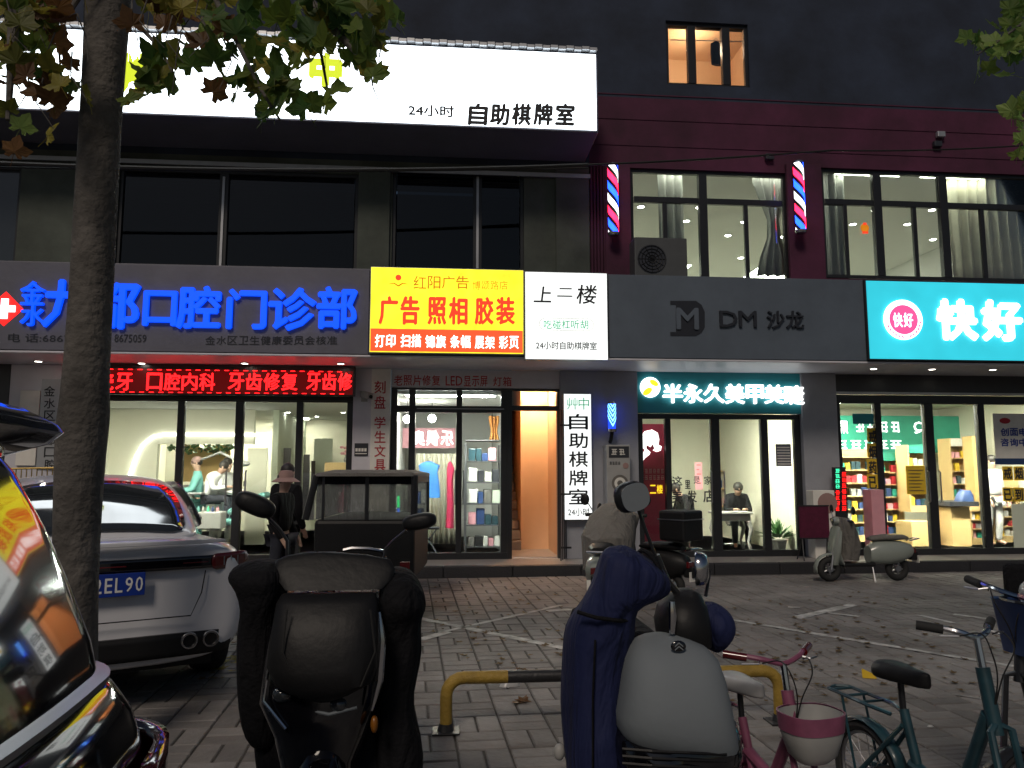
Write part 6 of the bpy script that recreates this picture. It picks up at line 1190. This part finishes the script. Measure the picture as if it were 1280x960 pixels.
# ================================================================== BARRIER
g0, g1 = G(552, 913), G(982, 905); Yb = (g0.y + g1.y) / 2; a = Q(558, 840, Yb); b = Q(973, 840, Yb); r = .036; zt_ = Q(765, 835, Yb).z - r
bar = thing('parking_barrier', 'low yellow and black steel hoop barrier bolted to the paving', 'barrier', ((a.x + b.x) / 2, Yb, 0)); w = (b.x - a.x) / 2; cr = .10
path = [(-w, 0, 0), (-w, 0, zt_ - cr)] + [(-w + cr - cr * math.cos(k * math.pi / 10), 0, zt_ - cr + cr * math.sin(k * math.pi / 10)) for k in range(1, 6)]
xsb = [-w + .36 + i * (2 * w - .72) / 4 for i in range(5)]
path2 = [(-p[0], p[1], p[2]) for p in path]
MB().tube(path + [(xsb[0], 0, zt_)], r, 14).build('yellow_end', 'yellow_paint', bar, smooth=True); MB().tube(path2 + [(xsb[4], 0, zt_)], r, 14).build('yellow_end', 'yellow_paint', bar, smooth=True)
for i in range(4): MB().tube([(xsb[i], 0, zt_), (xsb[i + 1], 0, zt_)], r - .0005, 14).build('bar_segment', 'black_paint' if i % 2 == 0 else 'yellow_paint', bar, smooth=True)
for s_ in (-1, 1):
    MB().box(s_ * w - .08, s_ * w + .08, -.07, .07, .002, .012).build('base_plate', 'black_paint', bar, bevel=.003); MB().tube([(s_ * w, 0, .012), (s_ * w, 0, .05)], [.05, .038], 12).build('weld_collar', 'black_paint', bar)
# ================================================================== BICYCLES
def bike(label, rearp, frontp, r, frame, saddle_h, bar_h, basket=None, rack=False, guard=None, extra=None, bar_w=.22, grip='rubber', saddle='black_plastic', stw=False):
    rp, fp = Vector(rearp), Vector(frontp); d = fp - rp; L = d.length; t = thing('bicycle', label, 'bicycle', (rp.x, rp.y, 0), math.atan2(d.y, d.x))
    def bw(x, drive):
        w = MB().torus((x, 0, r), (0, 1, 0), r - .022, .022, n=32, m=8).build('wheel', 'rubber', t, smooth=True); MB().torus((x, 0, r), (0, 1, 0), r - .045, .009, n=32, m=6).build('rim', 'steel', w, smooth=True); mb = MB()
        for k in range(16): a = k * math.pi / 8; mb.tube([(x, .02 * (-1) ** k, r), (x + (r - .05) * math.cos(a), 0, r + (r - .05) * math.sin(a))], .0016, 4)
        mb.lathe([(.022, -.04), (.022, .04)], (x, 0, r), (0, 1, 0), 10).build('spokes', 'steel', w)
        rg = []
        for k in range(10): a = R(20 + k * 16); rg.append([Vector((x + (r + .02) * math.cos(a) , v, r + (r + .02 - abs(v) * .3) * math.sin(a))) for v in (-.03, 0, .03)])
        m = MB().loft(rg, closed=False).build('mudguard', guard or frame, t, smooth=True); so = m.modifiers.new('s', 'SOLIDIFY'); so.thickness = .004
    bw(0, 1); bw(L, 0)
    bbx, bbz = L * .42, r * .95 + .02; stx = L * .30; htx, htz = L - .13, bar_h - .16; tr = .019
    MB().tube([(bbx, 0, bbz), (stx, 0, saddle_h - .14)], tr, 10).build('seat_tube', frame, t, smooth=True)
    MB().tube([(stx + .03, 0, bbz + .12), (bbx + (htx - bbx) * .5, 0, bbz + .06), (htx, 0, htz - .10)], tr * 1.35, 10).build('down_tube', frame, t, smooth=True); MB().tube([(htx - .012, 0, htz + .06), (htx + .03, 0, htz - .16)], tr * 1.3, 12).build('head_tube', frame, t, smooth=True)
    for s_ in (-1, 1):
        MB().tube([(0, s_ * .055, r), (bbx, s_ * .03, bbz)], .010, 8).build('chain_stay', frame, t, smooth=True); MB().tube([(0, s_ * .055, r), (stx + .01, s_ * .02, saddle_h - .2)], .010, 8).build('seat_stay', frame, t, smooth=True)
        MB().tube([(L, s_ * .05, r), (htx + .05, s_ * .045, htz - .14), (htx + .03, 0, htz - .12)], .013, 8).build('fork_leg', frame, t, smooth=True)
    MB().tube([(stx, 0, saddle_h - .2), (stx - .012, 0, saddle_h - .02)], .013, 8).build('seat_post', 'black_frame', t, smooth=True)
    MB().loft([ring(0, 0, 0, .001, .001, 16)] * 0 + [[Vector((stx + x, y * k, saddle_h + z)) for x, y in [(.15, .012), (.13, .025), (.05, .04), (-.02, .075), (-.08, .085), (-.115, .06), (-.12, 0), (-.115, -.06), (-.08, -.085), (-.02, -.075), (.05, -.04), (.13, -.025)]] for z, k in ((-.035, .75), (-.02, 1), (.01, 1), (.028, .8), (.034, .4))]).build('saddle', saddle, t, smooth=True, sub=1)
    MB().tube([(htx - .012, 0, htz + .06), (htx - .03, 0, bar_h)], .014, 8).build('stem', 'chrome', t, smooth=True)
    MB().tube([(htx - .10, bar_w, bar_h + .03)] + smooth_path([(htx - .08, bar_w * .85, bar_h + .03), (htx - .04, bar_w * .5, bar_h + .02), (htx - .03, 0, bar_h), (htx - .04, -bar_w * .5, bar_h + .02), (htx - .08, -bar_w * .85, bar_h + .03)], 4) + [(htx - .10, -bar_w, bar_h + .03)], .011, 8).build('handlebar', frame if basket else 'chrome', t, smooth=True)
    for s_ in (-1, 1):
        MB().tube([(htx - .075, s_ * bar_w * .85, bar_h + .026), (htx - .13, s_ * (bar_w + .05), bar_h + .035)], .017, 10).build('grip', grip, t, smooth=True); MB().tube([(htx - .05, s_ * bar_w * .6, bar_h + .02), (htx - .02, s_ * bar_w * .75, bar_h + .012), (htx - .05, s_ * (bar_w + .02), bar_h + .01)], .0045, 6).build('brake_lever', 'steel', t, smooth=True)
        MB().tube(smooth_path([(htx - .03, s_ * bar_w * .6, bar_h + .01), (htx + .04, s_ * bar_w * .4, bar_h + .03), (htx + .08, s_ * .05, bar_h - .02), (htx + .06, s_ * .01, bar_h - .12), (htx + .02, 0, htz - .1)]), .0028, 5).build('brake_cable', 'cable', t, smooth=True)
    c = MB().lathe([(.065, -.008), (.065, .008)], (bbx, .05, bbz), (0, 1, 0), 20).build('chain_ring', 'steel', t); MB().tube([(bbx, .06, bbz), (bbx + .08, .07, bbz - .09)], .009, 6).tube([(bbx, -.06, bbz), (bbx - .08, -.07, bbz + .09)], .009, 6).build('crank', 'steel', t)
    for s_ in (-1, 1): MB().box(bbx + s_ * .08 - .04, bbx + s_ * .08 + .04, s_ * .075, s_ * .14, bbz - s_ * .09 - .01, bbz - s_ * .09 + .01).build('pedal', 'black_plastic', t, bevel=.004)
    MB().loft([[Vector((x, .045 + q.y, z + q.x)) for q in ring(0, 0, 0, .035, .012, 12)] for x, z in ((-.04, r), (.02, r + .01), (bbx * .5, (r + bbz) / 2 + .02), (bbx, bbz + .015), (bbx + .075, bbz))]).build('chain_guard', guard or frame, t, smooth=True)
    if rack:
        z = r * 2 + .10; mb = MB().tube([(-.20, 0, z), (-.17, .055, z), (.10, .06, z), (stx - .04, .03, z - .01)], .008, 6).tube([(-.20, 0, z), (-.17, -.055, z), (.10, -.06, z), (stx - .04, -.03, z - .01)], .008, 6)
        for k in range(3): mb.tube([(-.15 + k * .1, -.055, z), (-.15 + k * .1, .055, z)], .006, 6)
        for s_ in (-1, 1): mb.tube([(-.08, s_ * .055, z), (0, s_ * .06, r)], .006, 6)
        mb.build('rear_rack', frame, t, smooth=True)
    if basket:
        bx, bz, hb = htx + .12, bar_h - .15, .18; rg = [ring(bx, 0, bz - hb, .047, .06, 24), ring(bx, 0, bz - hb + .03, .077, .09, 24), ring(bx, 0, bz - hb * .4, .098, .115, 24), ring(bx, 0, bz, .102, .123, 24), ring(bx, 0, bz + .002, .095, .116, 24), ring(bx, 0, bz - hb * .4, .091, .108, 24), ring(bx, 0, bz - hb + .04, .068, .081, 24)]
        b_ = MB().loft(rg).build('basket', basket[0], t, smooth=True); MB().loft([ring(bx, 0, bz - .06, .1015, .1205, 24), ring(bx, 0, bz + .006, .106, .127, 24), ring(bx, 0, bz + .006, .10, .12, 24)], caps=False).build('basket_rim', basket[1], b_, smooth=True)
    if stw:
        for s_ in (-1, 1): w = MB().torus((-.03, s_ * .16, .06), (0, 1, 0), .045, .016, n=18, m=6).build('training_wheel', 'rubber', t, smooth=True); MB().tube([(0, s_ * .06, r), (-.03, s_ * .14, .1), (-.03, s_ * .16, .06)], .007, 6).build('bracket', 'steel', w)
    return t
p0, p1 = D(896, 900, 3.55), D(1016, 900, 2.98); pb = bike('pink child bicycle with silver topped saddle and white bowl-shaped front basket', (p0.x, p0.y), (p1.x, p1.y), .17, 'pink_paint', .57, .72, ('white_plastic', 'pink_paint'), True, 'pink_paint', bar_w=.17, grip='pink_grip' if 0 else 'red_lens', saddle='bag_white', stw=True)
p0, p1 = D(1082, 900, 3.35), D(1275, 900, 2.62); bike('teal folding bicycle with black saddle and red edged chain guard', (p0.x, p0.y), (p1.x, p1.y), .21, 'teal_paint', .68, .90, None, True, 'teal_paint', bar_w=.12)
p0, p1 = D(1375, 900, 3.3), D(1262, 900, 2.95); tb = bike('dark bicycle with a blue crate in front, cut off by the right edge', (p0.x, p0.y), (p1.x, p1.y), .22, 'black_frame', .80, 1.0, None, False, bar_w=.22)
bc = D(1300, 772, 3.05); cr = thing('blue_crate', 'worn blue plastic crate carried on the dark bicycle at the right edge', 'crate', (bc.x, bc.y, bc.z - .14)); 
MB().loft([ring(0, 0, 0, .11, .10, 20, 6), ring(0, 0, .2, .135, .12, 20, 6), ring(0, 0, .205, .14, .125, 20, 6), ring(0, 0, .2, .125, .112, 20, 6), ring(0, 0, .02, .10, .09, 20, 6)]).build('shell', 'basket_blue', cr, smooth=True); MB().torus((0, 0, .205), (0, 0, 1), .128, .008, n=24, m=6).build('rim', 'black_frame', cr)
h = thing('helmet', 'small pink and white helmet lying in the blue crate', 'helmet', (bc.x + .01, bc.y - .02, bc.z + .07)); MB().ell((0, 0, .03), .085, .09, .06).build('shell', 'bag_white', h, smooth=True); MB().torus((0, 0, .01), (0, 0, 1), .08, .012, n=24, m=6).build('rim', 'pink_paint', h, smooth=True)
q_ = D(1275, 722, 3.3); cs = thing('child_seat', 'black padded seat back above the blue crate at the right edge', 'child seat', (q_.x + .05, q_.y, q_.z - .07)); MB().box(-.12, .12, -.02, .02, 0, .13).build('pad', 'black_cloth', cs, bevel=.015); MB().tube([(-.09, 0, 0), (-.09, 0, -.2)], .007, 6).tube([(.05, 0, 0), (.05, 0, -.5)], .007, 6).build('support_rod', 'steel', cs)

# ================================================================== GROUND LITTER
def fallen(n, seed, boxes, size):
    rg = random.Random(seed); mb = MB()
    for _ in range(n):
        b = rg.choice(boxes); p = G(rg.uniform(b[0], b[2]), rg.uniform(b[1], b[3])); a = rg.uniform(0, 6.28); s_ = size * rg.uniform(.5, 1.15); ups = rg.uniform(.1, .5); m = Matrix.Rotation(a, 3, 'Z'); pts = []
        for k in range(10): th = k * math.pi / 5; rr = s_ * (1 if k % 2 == 0 else .5); pts.append(p + m @ Vector((rr * math.cos(th), rr * .75 * math.sin(th), .008 + rr * ups * rg.uniform(.1, .9))))
        i0 = len(mb.v); mb.add([p + Vector((0, 0, .006))] + pts, [(0, 1 + k, 1 + (k + 1) % 10) for k in range(10)])
    return mb
fl = [(540, 735, 720, 830), (560, 780, 700, 850), (920, 770, 1230, 850), (930, 740, 1100, 790), (560, 740, 700, 770), (880, 780, 1150, 880), (250, 770, 300, 850), (1100, 780, 1280, 860)]
o = fallen(300, 3, fl + [(540, 730, 1250, 800), (930, 780, 1230, 870)], .045).build('fallen_leaves', 'leaf_dry'); tag(o, 'dry fallen leaves scattered over the grey paving', 'leaves', None, 'stuff')
t = tag(fallen(14, 9, [(262, 822, 298, 842)], .075).build('leaf_pile', 'leaf_olive'), 'small heap of green and brown leaves beside the white sedan wheel', 'leaves')
o = fallen(5, 5, [(640, 872, 660, 880)], .06).build('curled_leaf', 'leaf_brown'); tag(o, 'curled brown leaf lying under the black part of the barrier', 'leaf')
p = G(637, 858); o = MB().loft([ring(p.x, p.y, .003, .07, .035, 16, 2), ring(p.x + .005, p.y, .025, .055, .03, 16, 2), ring(p.x, p.y, .045, .02, .012, 16, 2)]).wrinkle(.018, 20, 4).build('crumpled_tissue', 'bag_white', smooth=True); tag(o, 'crumpled white tissue on the paving behind the barrier bar', 'tissue')
p = G(1086, 848); o = MB().loft([[p + Vector(v) for v in ((-.05, 0, .002), (.05, -.03, .002), (.055, .03, .002))], [p + Vector(v) for v in ((-.055, 0, .075), (.03, -.02, .035), (.03, .02, .035))]]).build('yellow_scrap', 'paper_yellow', bevel=.004); tag(o, 'bright yellow plastic scrap standing on the paving left of the black saddle', 'scrap')
p = G(1163, 909); o = MB().loft([ring(p.x, p.y, .003, .02, .012, 10, 2), ring(p.x, p.y, .012, .01, .006, 10, 2)]).build('paper_scrap', 'bag_white'); tag(o, 'tiny white paper scrap on the paving near the teal bicycle', 'scrap')

# ================================================================== PLANE TREES
def leafmesh(name, seed, m):
    rg = random.Random(seed); lobes = [(-2.2, .55), (-1.15, .85), (0, 1.0), (1.15, .85), (2.2, .55)]; pts = [(0, -.12)]
    out = []
    for i, (a, L) in enumerate(lobes):
        a += rg.uniform(-.08, .08); L *= rg.uniform(.88, 1.08)
        for da, k in ((-.40, .74), (-.22, .80), (-.12, .90), (0, 1.0), (.13, .88), (.22, .79), (.40, .72)): out.append((a + da, L * k))
        if i < 4: out.append((a + .575, .58))
    vs = [Vector((0, 0, 0))] + [Vector((r * math.sin(a), r * math.cos(a) + .0, -.20 * r * r + .05 * math.sin(3 * a) + rg.uniform(-.03, .03))) for a, r in out]; n = len(vs) - 1
    mb = MB().add([v * .122 for v in vs], [(0, 1 + i, 2 + i) for i in range(n - 1)]); mb.tube([(0, 0, 0), (0, -.05, .01), (.004, -.10, .03)], .0018, 4)
    o = mb.build(name, m); me = o.data; bpy.data.objects.remove(o); return me
LM = {m: [leafmesh('leaf', s_, m) for s_ in (1, 2, 3)] for m in ('leaf_green', 'leaf_olive', 'leaf_brown', 'leaf_bright')}
def leafy(tree, spots, rg, cap=300):
    for i, (p, m, s_) in enumerate(spots):
        if i >= cap: break
        o = bpy.data.objects.new('leaf', rg.choice(LM[m])); COL.objects.link(o); o.parent = tree; o.location = p - Vector(tree.location)
        o.rotation_euler = (rg.gauss(R(118), .45), rg.gauss(0, .45), rg.uniform(-1.2, 1.2) + (math.pi if rg.random() < .5 else 0)); o.scale = (s_,) * 3
YT_ = 4.35
base = Q(92, 720, YT_); tree = thing('plane_tree', 'grey barked plane tree before the white sedan, leaves hanging across the top left', 'tree', (base.x - .02, YT_, 0)); rg = random.Random(11)
rings = []
tr_rows = [(940, 60, 122), (900, 62, 120), (820, 65, 121), (720, 67, 121), (640, 68, 125), (560, 70, 131), (525, 72, 136), (505, 76, 136), (450, 81, 136), (380, 87, 140), (300, 91, 143), (225, 96, 147), (150, 101, 151), (70, 105, 156), (0, 107, 163), (-60, 106, 172), (-140, 112, 172)]
for py, l, r_ in tr_rows:
    a, b = Q(l, py, YT_), Q(r_, py, YT_); w = (b.x - a.x) / 2; rings.append([Vector(((a.x + b.x) / 2 + w * math.cos(k * math.pi / 10) * (1 + .05 * noise.noise((math.cos(k * .314) * 2, math.sin(k * .314) * 2, a.z * 2.2))), YT_ + w * math.sin(k * math.pi / 10) * (1 + .05 * noise.noise((math.cos(k * .314) * 2, math.sin(k * .314) * 2, a.z * 2.2 + 9))), max(a.z, -.05))) for k in range(20)])
MB().loft(rings).build('trunk', 'bark', tree, smooth=True, sub=1, world=True)
brs = [[(138, 20, 4.35), (150, -60, 4.3), (240, -90, 4.1), (350, -40, 3.95), (420, 40, 3.9), (470, 90, 3.9)], [(125, -20, 4.35), (60, -80, 4.2), (20, -30, 4.0), (15, 60, 3.95), (10, 150, 3.9)], [(150, 10, 4.35), (172, 30, 4.25), (200, 60, 4.15), (220, 100, 4.1)], [(240, -90, 4.1), (260, -20, 4.0), (300, 60, 3.9), (325, 110, 3.9), (350, 150, 3.85)], [(350, -40, 3.95), (390, 0, 4.1), (400, 60, 4.2), (410, 115, 4.2)], [(60, -80, 4.2), (70, 0, 4.3), (75, 80, 4.3)], [(115, -30, 4.35), (90, 10, 4.2), (50, 40, 4.1), (20, 20, 4.0)]]
rg2 = random.Random(4)
for _ in range(26): x_, y_ = rg2.choice([(rg2.uniform(250, 480), rg2.uniform(10, 110)), (rg2.uniform(0, 100), rg2.uniform(10, 140)), (rg2.uniform(160, 270), rg2.uniform(10, 100))]); d_ = rg2.uniform(3.85, 4.2); brs.append([(x_, y_ - 30, d_), (x_ + rg2.uniform(-12, 12), y_, d_), (x_ + rg2.uniform(-25, 25), y_ + rg2.uniform(20, 45), d_ - .03)])
for i, pts in enumerate(brs):
    q = [Q(*p) for p in pts]; n = len(q); r0 = .055 if i in (0, 1) else (.014 if i < 7 else .003)
    MB().tube(q, [r0 * (1 - .85 * k / (n - 1)) + (.004 if i < 7 else .0015) for k in range(n)], 8).build('branch', 'bark', tree, smooth=True, world=True)
spots = []
def scatter(n, inside, mats_, d0, d1, s0=.8, s1=1.15):
    k = 0
    while k < n:
        px, py = inside(rg); 
        spots.append((Q(px, py, rg.uniform(d0, d1)), rg.choice(mats_), rg.uniform(s0, s1))); k += 1
def blob(cx, cy, rx, ry): return lambda rg: (cx + rx * max(-1, min(1, rg.gauss(0, .5))), cy + ry * max(-1, min(1, rg.gauss(0, .5))))
dk = ['leaf_green', 'leaf_green', 'leaf_green', 'leaf_olive']
scatter(54, blob(380, 70, 85, 75), dk, 3.7, 4.3, .85, 1.2); scatter(22, blob(445, 75, 52, 62), dk, 3.7, 4.2, .85, 1.2); scatter(26, blob(420, 8, 90, 30), dk, 3.7, 4.3); scatter(14, blob(345, 120, 50, 30), dk, 3.8, 4.2); scatter(16, blob(268, 70, 40, 50), dk + ['leaf_brown'], 3.8, 4.3)
scatter(8, blob(205, 85, 26, 34), dk + ['leaf_olive'], 3.9, 4.3); scatter(22, blob(210, 8, 65, 24), ['leaf_olive', 'leaf_brown', 'leaf_green'], 3.9, 4.3); scatter(9, blob(185, 110, 20, 26), dk + ['leaf_olive'], 3.9, 4.2)
br = ['leaf_olive', 'leaf_brown', 'leaf_olive', 'leaf_green']
scatter(34, blob(45, 75, 60, 58), br, 3.8, 4.3, .7, 1.0); scatter(20, blob(40, 15, 65, 25), br, 3.8, 4.3, .8, 1.05); scatter(10, blob(70, 110, 40, 24), br, 3.8, 4.3, .7, 1); scatter(9, blob(310, 8, 60, 20), dk, 3.8, 4.2)
spots[:] = [q for q in spots if not (lambda v: 384 < v[0] < 432 and 58 < v[1] < 112)(proj(q[0]))]
for px, py, m in ((26, 160, 'leaf_bright'), (60, 170, 'leaf_olive'), (18, 190, 'leaf_brown'), (12, 140, 'leaf_olive'), (390, 130, 'leaf_green'), (180, 120, 'leaf_green'), (160, 125, 'leaf_green')): spots.append((Q(px, py, 3.9), m, .75))
leafy(tree, spots, rg)
YR = 4.6; t2 = thing('plane_tree', 'plane tree beyond the right edge, its bright green leaves hanging in at top right', 'tree', (4.9, YR, 0)); t2b = Vector((4.9, YR, 0))
MB().loft([ring(4.9 + .02 * i, YR, z, .14 - .005 * i, .14 - .005 * i, 16, 2) for i, z in enumerate((-.05, .8, 1.8, 2.8, 3.8, 5))]).wrinkle(.01, 3).build('trunk', 'bark', t2, smooth=True, world=True)
for pts in ([(4.95, YR, 4.4), Q(1330, -30, 4.3), Q(1290, 20, 4.1), Q(1250, 50, 4.0), Q(1222, 68, 3.95)], [(4.95, YR, 3.9), Q(1330, 60, 4.2), Q(1292, 120, 4.1), Q(1275, 180, 4.0)]): MB().tube(pts, [.04, .018, .010, .007, .004][:len(pts)], 8).build('branch', 'bark', t2, smooth=True, world=True)
spots = []; bg_ = ['leaf_bright', 'leaf_bright', 'leaf_green']
scatter(18, blob(1245, 62, 36, 32), bg_, 3.9, 4.2, .62, .9); scatter(12, blob(1270, 50, 22, 40), bg_, 3.9, 4.2, .6, .9); scatter(7, blob(1278, 12, 16, 10), bg_, 3.9, 4.2, .6, .8); scatter(9, blob(1276, 135, 14, 26), bg_, 3.9, 4.2, .6, .85); scatter(5, blob(1276, 178, 12, 22), bg_, 3.9, 4.2, .6, .8); leafy(t2, spots, rg)
